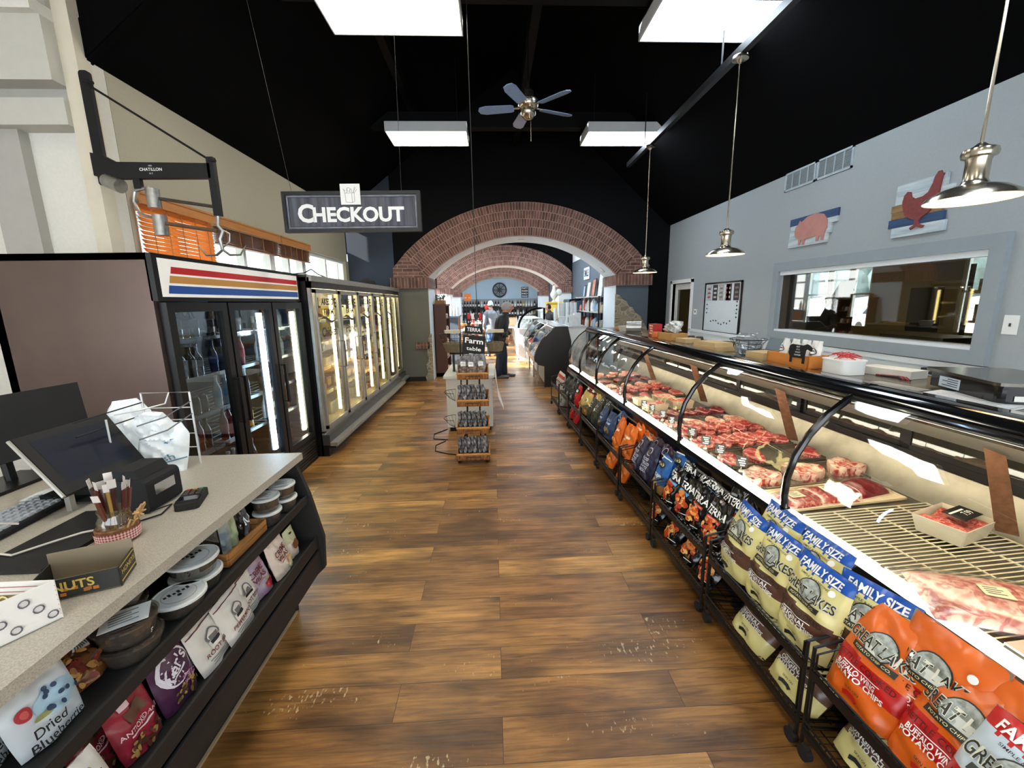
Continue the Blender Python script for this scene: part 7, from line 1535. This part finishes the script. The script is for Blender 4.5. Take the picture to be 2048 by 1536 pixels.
# ================================================================== PEOPLE
def skin(name, verts, edges, radii, mt, parent, sub=1, root=0):
    me = bpy.data.meshes.new(name); me.from_pydata(verts, edges, []); me.materials.append(mt); o = bpy.data.objects.new(name, me); COL.objects.link(o)
    sk = o.modifiers.new('skin', 'SKIN'); sk.use_smooth_shade = True; sk.branch_smoothing = .6
    for i, r in enumerate(radii):
        d = me.skin_vertices[0].data[i]; d.radius = r if isinstance(r, tuple) else (r, r); d.use_root = (i == root)
    s = o.modifiers.new('sub', 'SUBSURF'); s.levels = sub; s.render_levels = sub; o.parent = parent; return o
skinm = mat('skin_tone', (206,150,124), .5, var=.06, scale=8)
def person(label, loc, rz, top, legs, hairc, shoes=(50,40,34), lean=.06, arms=((.18,.0),(.14,.02)), hat=None, glasses=False, h=1.74, stride=.08, coat=.5, vis='all'):
    """faces +x; joints laid out for height h"""
    t = thing('person', label, 'person', loc, rz); s = h/1.74; tm_ = mat('cloth_'+str(top), top, .55, var=.15, scale=9, bump=.3); lm_ = mat('cloth_'+str(legs), legs, .8, var=.25, scale=9, bump=.2); hm = mat('hair_'+str(hairc), hairc, .8, var=.2, scale=60, bump=.6)
    V = lambda x, y, z: (x*s, y*s, z*s); L = lean
    vs = [V(0,0,.98),V(.01,0,1.15),V(.03+L*.3,0,1.32),V(.02+L*.6,0,1.44),V(.06+L,0,1.53),V(.075+L,0,1.60),V(.08+L,0,1.66)]; rd = [(.15*s,.13*s),(.14*s,.13*s),(.15*s,.14*s),(.09*s,.1*s),.055*s,.075*s,.06*s]; ed = [(0,1),(1,2),(2,3),(3,4),(4,5),(5,6)]
    for q, sy in enumerate((-1,1)):
        i = len(vs); f = stride*(1 if sy > 0 else -1)
        vs += [V(0,sy*.10,.88),V(f*.5+.02,sy*.11,.50),V(f,sy*.12,.10)]; rd += [(.09*s,.09*s),.06*s,.045*s]; ed += [(0,i),(i,i+1),(i+1,i+2)]
        i = len(vs); a, b = arms[q]; vs += [V(.02+L*.5,sy*.20,1.40),V(.0+b*.5-.02,sy*.25,1.14),V(a,sy*(.24),.94+b)]; rd += [.055*s,.045*s,.032*s]; ed += [(2,i),(i,i+1),(i+1,i+2)]
    skin('body', vs, ed, rd, skinm, t)
    # head with face
    m = MB(); hx, hz = (.095+L)*s, 1.635*s
    def hd(u, v):
        a, p = 2*PI*u, PI*v; x, y, z = math.sin(p)*math.cos(a), math.sin(p)*math.sin(a), math.cos(p)
        jaw = 1-.22*max(0,-z)**1.2; nose = .028*math.exp(-((y/.16)**2))*math.exp(-((z+.08)/.22)**2) if x > 0 else 0; brow = .008*math.exp(-((z-.22)/.1)**2) if x > .5 else 0; eye = -.008*math.exp(-(((abs(y)-.38)/.14)**2))*math.exp(-((z-.08)/.1)**2) if x > 0 else 0; lip = .006*math.exp(-(y/.3)**2)*math.exp(-((z+.48)/.08)**2) if x > 0 else 0; chin = .012*math.exp(-(y/.3)**2)*math.exp(-((z+.85)/.14)**2) if x > 0 else 0
        return (hx+(x*.098*jaw+nose+brow+eye+lip+chin)*s, y*.075*jaw*s, hz+z*.118*s)
    m.grid(hd, 24, 20, skinm, closed_u=True)
    for sy in (-1,1): m.lathe([(0,-.004),(.018,-.002),(.02,.004),(.012,.008),(0,.004)], skinm, T=trm(hx,sy*.075*s,hz-.005) @ rotm(rx=-sy*PI/2), seg=10, sx=.7, sy=1.4)
    m.build('head', t, smooth=True)
    m = MB()
    for sy in (-1,1): m.lathe([(0,0),(.007,.001),(.008,.005),(0,.009)], mat('eye_dark', (30,26,24), .2), T=trm(hx+.080*s,sy*.029*s,hz+.010*s) @ rotm(ry=PI/2), seg=8)
    m.build('eyes', t)
    m = MB()
    def hr(u, v):
        a = PI*.30+2*PI*.70*u; p = PI*.62*v; k = 1.10+.03*math.sin(a*9)*math.sin(p*7); return (hx+(-.006+math.sin(p)*math.cos(a)*.102*k)*s, math.sin(p)*math.sin(a)*.080*k*s, hz+(.012+math.cos(p)*.118*k)*s)
    m.grid(hr, 18, 12, hm)
    m.grid(lambda u, v: (hx+(math.sin(PI*.30*v)*math.cos(2*PI*u)*.104)*s, math.sin(PI*.30*v)*math.sin(2*PI*u)*.082*s, hz+(.014+math.cos(PI*.30*v)*.124)*s), 18, 5, hm); m.build('hair', t, smooth=True)
    if hat: 
        hm2 = mat('hat_'+str(hat), hat, .8, var=.1); m = MB(); m.lathe([(.100,0),(.104,.02),(.10,.07),(.06,.12),(0,.13)], hm2, c=(hx-.005,0,hz+.03*s), seg=18, sy=.85).lathe([(.104,-.02),(.108,-.018),(.108,.02),(.104,.022)], hm2, c=(hx-.005,0,hz+.03*s), seg=18, sy=.85); m.build('hat', t, smooth=True)
    if glasses:
        m = MB(); g = black_gloss
        for sy in (-1,1): m.tube([(hx+.098*s,sy*.032*s+.016*math.cos(a),hz+.012*s+.013*math.sin(a)) for a in [i*PI/6 for i in range(12)]], .0022, g, closed=True, seg=4).cyl((hx+.096*s,sy*.052*s,hz+.016*s),(hx,sy*.083*s,hz+.012*s),.002, g)
        m.cyl((hx+.1*s,-.015,hz+.014),(hx+.1*s,.015,hz+.014),.002, g); m.build('glasses', t)
    # coat: closed lofted torso plus sleeves
    def ringt(m, rings, mt, seg=18): # rings (cx,cy,z,rx,ry)
        n = len(rings)-1
        def f(u, v):
            q = v*n; k = min(int(q), n-1); w = q-k; A, B = rings[k], rings[k+1]; c = [A[i]*(1-w)+B[i]*w for i in range(5)]; a = 2*PI*u
            wr = 1+.02*math.sin(a*5+c[2]*30)+.015*math.sin(a*3-c[2]*17)
            return ((c[0]+c[3]*wr*math.cos(a))*s, (c[1]+c[4]*wr*math.sin(a))*s, c[2]*s)
        m.grid(f, seg, n*4, mt, closed_u=True)
    m = MB(); zb = .98-.30*coat
    ringt(m, [(.0,0,zb,.02,.02),(.0,0,zb+.005,.155,.185),(.005,0,.98,.15,.185),(.01,0,1.10,.135,.175),(.02+L*.3,0,1.28,.142,.195),(.02+L*.5,0,1.40,.125,.19),(.03+L*.65,0,1.46,.09,.13),(.05+L*.85,0,1.50,.068,.075),(.055+L,0,1.54,.064,.068),(.055+L,0,1.54,.05,.05)], tm_)
    for q, sy in enumerate((-1,1)):
        a, b = arms[q]; P = [V(.02+L*.5,sy*.15,1.42),V(.02+L*.5,sy*.20,1.39),V(.01+L*.3,sy*.235,1.26),V(b*.5-.02,sy*.255,1.13),V(a*.55-.01,sy*.25,1.04+b*.6),V(a-.005,sy*.242,.955+b),V(a+.0,sy*.242,.945+b)]
        m.tube(P, .06, tm_, seg=12, rs=[.07*s,.078*s,.068*s,.062*s,.056*s,.046*s,.03*s])
    m.build('jacket', t, smooth=True, angle=80)
    m = MB(); ringt(m, [(0,0,1.03,.13,.16),(0,0,.96,.14,.172),(0,0,.86,.13,.17),(0,0,.80,.10,.14),(0,0,.79,.02,.03)], lm_)
    for sy in (-1,1):
        f = stride*(1 if sy > 0 else -1); m.tube([V(0,sy*.085,.90),V(.005,sy*.092,.78),V(f*.5+.02,sy*.105,.50),V(f*.8+.005,sy*.112,.28),V(f,sy*.12,.06),V(f,sy*.12,.045)], .08, lm_, seg=12, rs=[.095*s,.098*s,.074*s,.064*s,.062*s,.04*s])
    m.build('trousers', t, smooth=True, angle=80)
    for sy in (-1,1):
        f = stride*(1 if sy > 0 else -1); m = MB(); y = sy*.12*s
        m.grid(lambda u, v: (f*s-.09+.30*u, y+(v-.5)*.11*math.sin(PI*min(.98,max(.05,u)))**.35, .02+.08*math.sin(PI*v)**.5*(1-.55*u)+0), 12, 8, mat('shoe_'+str(shoes), shoes, .5)); m.bb((f*s-.085,y-.045,0),(f*s+.20,y+.045,.022), mat('sole_dark', (30,26,24), .7)); m.build('shoe', t, smooth=True)
    # hands: palm, four fingers and a thumb
    for q, sy in enumerate((-1,1)):
        a, b = arms[q]; hxx, hyy, hzz = a*s+.005, sy*.24*s, (.94+b)*s; hv = [(hxx,hyy,hzz+.02),(hxx+.012,hyy,hzz-.04)]; hr_ = [(.028,.022),(.040,.018)]; he = [(0,1)]
        for k in range(4): i = len(hv); x = hxx-.018+k*.019; ln = (.058,.068,.064,.050)[k]; hv += [(x,hyy-sy*.004,hzz-.075),(x+.006,hyy-sy*.014,hzz-.075-ln)]; hr_ += [.0095,.0075]; he += [(1,i),(i,i+1)]
        i = len(hv); hv += [(hxx+.045,hyy-sy*.012,hzz-.035),(hxx+.060,hyy-sy*.02,hzz-.075)]; hr_ += [.011,.008]; he += [(1,i),(i,i+1)]
        skin('hand', hv, he, hr_, skinm, t, sub=1)
    return t
person('grey haired man in glasses, black jacket and dark jeans standing in the archway', (.16,9.45,0), -.15, (26,26,28), (34,44,66), (170,168,164), lean=.05, arms=((.14,.03),(.16,.05)), glasses=True, h=1.66, stride=.05, coat=.75).scale = (1.22,1.12,1)
person('person in grey hooded top, blue jeans and pale cap with back turned, behind the man', (-.02,13.3,0), 1.9, (112,118,124), (90,130,190), (90,80,70), hat=(196,214,226), h=1.68, coat=.6)
person('person in blue hooded jacket and red hat at the wine shelves', (-.12,15.6,0), 2.2, (40,76,130), (50,56,70), (60,50,44), hat=(190,40,36), h=1.55, coat=.6)
person('dark haired person in black top serving behind the second glass case', (1.93,13.9,0), 3.6, (40,38,40), (40,40,44), (40,30,28), h=1.58)
person('person with long reddish brown hair serving behind the cup stacks', (2.52,12.6,0), 2.6, (60,60,64), (40,40,44), (120,76,60), h=1.66)
person('person in cream coat and cap bending by the kitchen window, seen through glass', (5.3,7.75,0), 3.5, (206,196,160), (180,170,140), (150,140,110), hat=(206,196,160), h=1.72, lean=.14, arms=((.22,.12),(.25,.1)), coat=.9)
# ================================================================== SECOND GLASS CASE
t = thing('deli_case', 'second glass deli case with a big black end panel, just before the arch', 'display case', (0,8.2,0))
ep = [(1.22,1.20),(1.46,1.20),(1.53,.90),(1.53,.0),(1.0,.0),(1.0,.42),(.88,.45),(.80,.54),(.80,.62),(.93,.92)]
MB().prism(ep[::-1], 1, 0, .05, mat('end_panel_black', (12,12,13), .45, var=.2)).build('end_panel', t); MB().prism(ep[::-1], 1, 3.5, 3.55, mat('end_panel_black')).build('end_panel', t)
dg = [(.80,.60),(.83,.72),(.93,.92),(1.07,1.09),(1.22,1.20)]
chrome = mat('pale_chrome', (206,210,212), .25, .8)
m = MB(); m.prism([(.79,.50),(.84,.50),(.86,.60),(.79,.60)], 1, .05, 3.5, chrome).prism([(1.20,1.17),(1.46,1.17),(1.46,1.20),(1.20,1.20)], 1, .05, 3.5, chrome); m.build('rails', t)
for y in (.05,1.2,2.35,3.45): 
    m = MB().tube([(x-.006,y,z) for x, z in dg], .014, chrome, seg=6); m.build('glass_post', t)
for y0, y1 in ((.07,1.19),(1.21,2.34),(2.36,3.44)):
    m = MB()
    for (a, z0), (b, z1) in zip(dg, dg[1:]): m.add([(a,y0,z0),(a,y1,z0),(b,y1,z1),(b,y0,z1)], [(0,1,2,3)], case_gl)
    m.build('curved_glass', t, smooth=True, angle=80)
MB().bb((.86,.05,.50),(1.46,3.5,.56), chrome).bb((1.42,.05,.56),(1.46,3.5,1.17), mat('deli_back', (130,140,150), .5)).build('deck', t)
MB().bb((1.0,.05,.84),(1.42,3.5,.855), glass('deli_shelf', (226,232,236), .1)).build('glass_shelf', t)
MB().bb((1.02,.05,.05),(1.46,3.5,.5), mat('deli_base_white', (214,216,214), .5)).build('base', t)
for y in (.3,1.2,2.3,3.3): MB().cyl((.90,y,0),(.90,y,.5),.018, chrome).build('leg', t)
MB().bb((1.22,.1,1.155),(1.28,3.4,1.17), mat('deli_tube', (255,250,240), .5, emit=8)).build('light', t)
Q = random.Random(19); trayc = [mat('deli_food_%d' % i, c, .5, var=.3, scale=30) for i, c in enumerate(((190,170,130),(120,50,40),(90,110,60),(214,200,170),(150,90,60)))]
for k in range(12):
    y = 8.36+k*.275
    t2 = thing('deli_tray', '%s food tray from the near end of the second glass case' % ORD[k], 'tray', (1.13,y,.5605)); MB().bb((-.18,-.11,0),(.2,.11,.04), chrome).build('pan', t2); MB().grid(lambda u, v: (-.17+.36*u, -.10+.2*v, .045+.02*math.sin(u*9+k)*math.sin(v*8)), 8, 6, trayc[k%5]).build('food', t2, smooth=True)
for k in range(9):
    y = 8.40+k*.37; m = MB().lathe([(0,0),(.07,0),(.085,.05),(.06,.08),(0,.09)], trayc[(k+2)%5], seg=12); m.build('deli_bowl', loc=(1.2,y,.856), smooth=True, label='%s bowl from the near end on the glass shelf of the second case' % ORD[k], cat='bowl')
# rounded glass pastry case behind it
t = thing('pastry_case', 'white pastry case with a round black edged end, beyond the second case', 'display case', (0,12.1,0))
arc = [(1.35-.62*math.cos(a),.95+.55*math.sin(a)) for a in [PI/2*k/8 for k in range(9)]]
MB().prism([(x,z) for x, z in arc]+[(1.45,1.50),(1.45,.92)], 1, .05, .055, case_gl).build('end_glass', t); MB().tube([(x,.03,z) for x, z in arc]+[(1.47,.03,1.5),(1.47,.03,.9)], .035, black_gloss).build('end_trim', t); MB().bb((.75,.05,0),(1.5,2.4,.92), white_plastic).bb((.9,.05,1.2),(1.4,2.4,1.21), white_plastic).build('base', t)
# cafe counter with cups behind the cases
t = thing('cafe_counter', 'white cafe counter behind the second glass case', 'counter', (1.75,9.9,0)); MB().bb((0,0,0),(.45,3.2,1.06), white_plastic).bb((-.02,-.02,1.06),(.47,3.22,1.10), mat('counter_grey', (190,194,196), .4)).build('counter_body', t)
cup = MB().lathe([(0,0),(.03,0),(.042,.10),(.045,.105),(.045,.55),(.04,.552),(0,.552)], mat('paper_cup_white', (226,230,232), .5), seg=10).build('cup_stack', smooth=True, label='x', cat='cups')
for k, (x, y) in enumerate(((1.82,11.6),(1.93,11.62),(2.04,11.6),(1.88,10.7),(1.98,10.68),(2.08,10.7),(1.84,12.5))): place(cup,0,(x,y,1.1005),0,0,'white paper cup stack on the cafe counter, %s' % ('first of the far three','second of the far three','third of the far three','left of the near three','middle of the near three','right of the near three','short one, farthest')[k], scale=(1,1,1 if k < 6 else .7))
for k, (x, y, hh) in enumerate(((1.9,10.2,.25),(2.05,10.3,.3),(1.8,11.1,.2))): MB().bb((-.08,-.1,0),(.08,.1,hh), mat('white_gadget', (220,222,222), .4)).bb((-.085,-.06,hh*.3),(-.08,.06,hh*.8), mat('gadget_grey', (110,116,120), .4)).build('cafe_machine', loc=(x,y,1.1005), label='%s small white machine on the cafe counter, counted from the arch' % ORD[k], cat='machine')
# ================================================================== FAR ROOM
ch = mat('yellow_cupboard', (226,186,70), .5, var=.06)
t = thing('yellow_cupboard', 'bright yellow cupboard with a pale rooster figure on top', 'cupboard', (1.95,15.2,0)); MB().bb((0,0,0),(.75,.45,1.62), ch).bb((-.03,-.03,1.62),(.78,.48,1.67), ch).build('case', t)
for a in (.05,.39): MB().bb((a,-.02,.1),(a+.31,0,1.55), mat('yellow_door', (236,202,100), .5)).build('door', t)
t = thing('rooster_figure', 'pale ceramic rooster standing on the yellow cupboard', 'ornament', (2.22,15.4,1.67)); rm = mat('ceramic_rooster', (206,206,198), .4, var=.1)
MB().lathe([(0,0),(.1,0),(.04,.06),(.05,.1),(.13,.2),(.14,.28),(.08,.38),(.05,.48),(.06,.53),(.03,.57),(0,.58)], rm, seg=14, sy=.6).build('body', t, smooth=True); MB().lathe([(0,-.12),(.09,-.06),(.11,.04),(.06,.12),(0,.14)], rm, c=(.18,0,.32), seg=12, sy=.3).build('tail', t, smooth=True); MB().prism([(-.05,.54),(-.02,.64),(0,.58),(.02,.63),(.04,.54)], 1, -.01, .01, mat('comb_red', (170,60,50), .5)).build('comb', t)
# wine wall
dk = mat('dark_shelf_wood', (60,58,60), .6, var=.2)
t = thing('wine_shelving', 'dark wine shelving along the far wall', 'shelves', (0,27.3,0))
for z in (.35,.85,1.38): MB().bb((-2.6,0,z-.03),(2.9,.45,z), dk).build('shelf', t)
for x in (-2.6,-1.0,.6,2.1,2.88): MB().bb((x-.03,0,0),(x+.03,.45,1.9 if x < -.5 else 1.38), dk).build('upright', t)
MB().bb((-2.6,.43,0),(2.9,.46,1.9), mat('shelf_back_pale', (150,150,150), .7)).build('back_panel', t)
wine = [MB().lathe([(0,0),(.055,0),(.058,.01),(.058,.27),(.02,.36),(.019,.42),(0,.42)], mat('wine_%d' % i, c, .2), seg=8).lathe([(.0585,.07),(.06,.071),(.06,.2),(.0585,.201)], mat('wine_lab_%d' % i, l, .6), seg=8).build('wine_bottle', smooth=True, label='x', cat='bottle') for i, (c, l) in enumerate((((24,26,28),(226,222,212)),((60,30,30),(236,232,220)),((180,150,60),(230,220,180)),((200,206,200),(240,240,236))))]
Q = random.Random(23); wn_ = ['dark','deep red','golden','clear']
for zi, z in enumerate((1.3805,.8505,.3505)):
    for k in range(30):
        x = -2.5+k*.18
        if abs(x+1.0) < .06 or abs(x-.6) < .06 or abs(x-2.1) < .06: continue
        j = Q.choice((0,0,0,1,1,3) if x < 1.9 else (2,0,3)); place(wine[j],0,(x,27.5,z),0,0,'%s wine bottle on the %s shelf of the far wall' % (wn_[j], ('top','middle','bottom')[zi]), group='%s wine bottles, %s shelf' % (wn_[j], ('top','middle','bottom')[zi]))
t = thing('wheel_ornament', 'round dark wheel ornament on the pale blue far wall', 'ornament', (.48,27.94,2.48)); ir = mat('old_iron', (70,66,60), .7, var=.3)
MB().tube([(.42*math.cos(a),0,.42*math.sin(a)) for a in [i*PI/16 for i in range(32)]], .05, ir, closed=True, seg=8).build('rim', t, smooth=True)
m = MB()
for k in range(8): a = k*PI/4; m.cyl((0,0,0),(.4*math.cos(a),0,.4*math.sin(a)),.018, ir); m.tube([(.2*math.cos(a)+.12*math.cos(b),0,.2*math.sin(a)+.12*math.sin(b)) for b in [i*PI/5 for i in range(10)]], .012, ir, closed=True, seg=5)
m.build('spokes', t)
def wsign(x, y, z, w, h, mt, lines, label, name='wall_sign', ink=white_print, ax='y', sz=None, tilt=0):
    t = thing(name, label, 'sign', (x,y,z)); M = (1,0,0) if ax == 'y' else (0,-1,0)
    if ax == 'y': MB().bb((-w/2,-.015,-h/2),(w/2,.0,h/2), mt).build('board', t)
    else: MB().bb((-.015,-w/2,-h/2),(0,w/2,h/2), mt).build('board', t)
    m = MB(); n = len(lines)
    for i, s in enumerate(lines): m.flat_text(s, ((0,-.017,h*(.5-(i+.5)/n)) if ax == 'y' else (-.017,0,h*(.5-(i+.5)/n))), M, (0,0,1), sz or h/n*.8, ink, .03, w*.8)
    m.build('lettering', t); return t
wsign(2.12,27.99,2.30,.46,.68,mat('charcoal_sign', (50,52,58), .6),['NO','FARM','NO','FOOD'],'charcoal sign with white words on the far wall, right of the wheel')
wsign(-1.55,26.8,2.02,.42,.42,mat('orange_sign', (236,120,44), .6),['- -'],'small orange sign above the wine shelves, left of the wheel', ink=mat('cream_print'))
wsign(2.985,13.5,2.53,.75,.36,mat('pale_sign', (206,214,218), .6),['SMILE'],'white sign lettered SMILE on the slate wall', ink=black_print, ax='x')
wsign(-2.2,15.9,2.02,.75,.9,mat('pale_blue_picture', (190,206,216), .6),[''],'pale blue picture hanging left of the second arch', name='wall_picture') if False else None
m = MB().bb((-.16,-.02,-.25),(.16,0,.25), mat('pale_blue_picture', (190,206,216), .6)).bb((-.17,-.01,-.26),(.17,.005,.26), white_plastic); m.build('wall_picture', loc=(-1.85,15.93,1.75), label='pale blue picture on the left pier of the second arch', cat='picture')
# shelving on the slate wall
sh = mat('black_shelf_frame', (40,40,42), .5, .4)
t = thing('wall_shelving', 'black framed shelving against the slate wall, nearest the arch', 'shelves', (2.62,10.5,0))
for z in (.45,.92,1.40,1.80): MB().bb((0,0,z-.025),(.36,3.0,z), mat('shelf_board_pale', (176,170,160), .6)).build('shelf', t)
for y in (0,1.0,2.0,3.0): MB().bb((0,y-.015,0),(.03,y+.015,1.8), sh).bb((.33,y-.015,0),(.36,y+.015,1.8), sh).build('post', t)
wares = [MB().lathe([(0,0),(.07,0),(.09,.06),(.07,.16),(.04,.20),(0,.21)], mat('ware_%d' % i, c, .4), seg=12).build('ware', smooth=True, label='x', cat='ornament') for i, c in enumerate(((220,222,222),(150,176,200),(190,90,70),(200,180,150)))]
Q = random.Random(29); wc = ['white','pale blue','terracotta','tan']
for zi, z in enumerate((.4505,.9205,1.4005)):
    for k in range(11):
        y = 10.65+k*.26; j = Q.randrange(4)
        place(wares[j],0,(2.80,y,z),0,0,'%s ware, %s from the arch on the %s shelf of the black framed shelving' % (wc[j], ORD[k], ('lowest','middle','upper')[zi]), scale=(1,1,Q.uniform(.8,1.7)))
for k, (y, w, h, c) in enumerate(((10.75,.3,.62,(206,196,186)),(11.35,.42,.62,(196,206,212)),(12.1,.36,.5,(186,120,96)),(12.75,.3,.42,(214,210,200)),(13.3,.26,.36,(150,170,190)))):
    t2 = thing('leaning_picture', '%s picture from the arch, leaning on the slate wall above the shelving' % ORD[k], 'picture', (2.86,y,1.8005), rot=(0,.12,0)); MB().bb((-.01,-w/2,0),(.01,w/2,h), mat('pic_frame_%d' % k, (214,206,196) if k%2 else (60,50,44), .6)).build('frame', t2); MB().bb((-.013,-w/2+.03,.03),(-.0095,w/2-.03,h-.03), mat('pic_art_%d' % k, c, .6, var=.4, scale=9)).build('print', t2)
t = thing('glass_cabinet', 'slate blue glazed cabinet against the slate wall, farther along', 'cabinet', (2.55,14.0,0)); cbm = mat('slate_cabinet', (70,90,106), .5)
MB().bb((0,0,0),(.42,.05,1.75), cbm).bb((0,1.15,0),(.42,1.2,1.75), cbm).bb((.38,0,0),(.42,1.2,1.75), cbm).bb((0,0,1.7),(.42,1.2,1.75), cbm).bb((0,0,0),(.42,1.2,.5), cbm).build('case', t)
for z in (.85,1.2,1.5): MB().bb((.02,.05,z),(.38,1.15,z+.02), cbm).build('shelf', t)
for a in (0.02,.61): MB().bb((-.02,a,.5),(0,a+.05,1.72), cbm).bb((-.02,a+.52,.5),(0,a+.57,1.72), cbm).bb((-.02,a,1.66),(0,a+.57,1.72), cbm).build('door', t)
for zi, z in enumerate((.8705+.0,1.2205,1.5205)):
    for k in range(5): place(wares[(k+zi)%2],0,(2.75,14.2+k*.2,z),0,0,'%s ware in the slate cabinet, %s shelf' % (wc[(k+zi)%2], ORD[zi]), group='cabinet ware %d %d' % (zi,(k+zi)%2), scale=(.8,.8,.9))
# left side of the far room: display pieces
t = thing('display_dresser', 'grey blue dresser with an orange back panel, beyond the bookcase', 'dresser', (-1.55,11.6,0)); MB().bb((0,0,0),(.6,.9,.75), mat('dresser_grey', (96,112,128), .6)).bb((0,0,.75),(.6,.05,1.30), mat('dresser_grey')).bb((0,.85,.75),(.6,.9,1.30), mat('dresser_grey')).bb((-.03,-.03,1.30),(.63,.93,1.34), mat('dresser_grey')).build('case', t); MB().bb((.02,.80,.76),(.58,.84,1.29), mat('orange_panel', (206,130,84), .6)).build('back_panel', t)
for k in range(8): place(jar[(0,1,0,2)[k%4]],0,(-1.45+k*.065,11.72+.05*(k%2),.7505),0,0,'%s jar in the opening of the grey blue dresser' % ('red','white','brown','tan')[(0,1,0,2)[k%4]], group='dresser jars %d' % (0,1,0,2)[k%4], scale=(1,1,1.6))
syr = MB().lathe([(0,0),(.035,0),(.036,.16),(.014,.22),(.014,.26),(0,.262)], mat('syrup_white', (216,214,206), .3), seg=10).build('syrup_bottle', smooth=True, label='x', cat='bottle')
for k in range(7): place(syr,0,(-1.48+k*.085,11.75,1.3405),0,0,'%s white bottle from the left on top of the grey blue dresser' % ORD[k])
def dtable(x, y, w, l, h, lab, c=(196,190,178)):
    t = thing('display_table', lab, 'table', (x,y,0)); mt = mat('table_%d' % c[0], c, .6, var=.1); MB().bb((0,0,h-.05),(w,l,h), mt).build('table_top', t)
    for a, b in ((.02,.02),(w-.07,.02),(.02,l-.07),(w-.07,l-.07)): MB().bb((a,b,0),(a+.05,b+.05,h-.05), mt).build('leg', t)
dtable(-1.35,13.6,.9,1.4,.85,'pale display table of baskets beyond the dresser'); dtable(-.9,17.2,1.0,1.6,.85,'white display table near the second arch',(216,214,208)); dtable(.85,17.5,.9,1.6,.8,'white display table right of the aisle near the second arch',(220,220,216))
bsk = MB().lathe([(0,0),(.12,0),(.16,.12),(.15,.12),(.11,.02),(0,.02)], wick, seg=14).lathe([(0,.03),(.12,.06),(.10,.12),(0,.14)], mat('bread_brown', (176,120,66), .7, var=.3, scale=30), seg=10).build('bread_basket', smooth=True, label='x', cat='basket')
for k, (x, y) in enumerate(((-1.1,13.85),(-.75,13.85),(-1.1,14.3),(-.72,14.35),(-1.05,14.75))): place(bsk,0,(x,y,.8505),0,0,'%s basket on the pale display table, counted from the arch' % ORD[k])
for k in range(10): place(jar[k%4],0,(-.8+.18*(k%5),17.4+.3*(k//5),.8505),0,0,'%s jar on the white display table near the second arch' % ('red','white','brown','tan')[k%4], group='table jars %d' % (k%4), scale=(1.4,1.4,2))
for k in range(6): place(syr,0,(.98+.13*k,17.7+.1*(k%2),.8005),0,0,'white bottle on the table right of the aisle', group='white bottles on the right table', scale=(1.2,1.2,1.1))
m = MB().bb((-.18,-.15,0),(.18,.15,.30), mat('peach_poster', (236,150,100), .6)).bb((-.17,-.155,.03),(.17,-.15,.27), mat('peach_light', (240,190,150), .6)); m.build('peach_box', loc=(.62,14.9,.85), label='peach coloured box on a stand right of the aisle', cat='box')
dtable(.4,14.6,.5,.6,.85,'small white stand under the peach coloured box',(222,220,216))
t = thing('coffee_rack', 'black merchandise rack with red and white packets left of the aisle', 'rack', (-.75,12.3,0))
for x in (0,.42): MB().bb((x,0,0),(x+.025,.025,1.5), sh).build('post', t)
for z in (.3,.6,.9,1.2): MB().bb((0,-.12,z),(.445,.12,z+.015), sh).build('shelf', t)
pkt = [MB().bb((-.04,-.03,0),(.04,.03,.16), mat('packet_%d' % i, c, .5)).build('packet', label='x', cat='packet') for i, c in enumerate(((190,40,40),(226,222,214),(60,40,36)))]
for zi, z in enumerate((.3155,.6155,.9155,1.2155)):
    for k in range(4): place(pkt[(k+zi)%3],0,(-.69+k*.11,12.25,z),0,0,'%s packet, %s from the left, %s shelf of the black merchandise rack' % (('red','white','dark')[(k+zi)%3], ORD[k], ORD[zi]))
clean_flags()
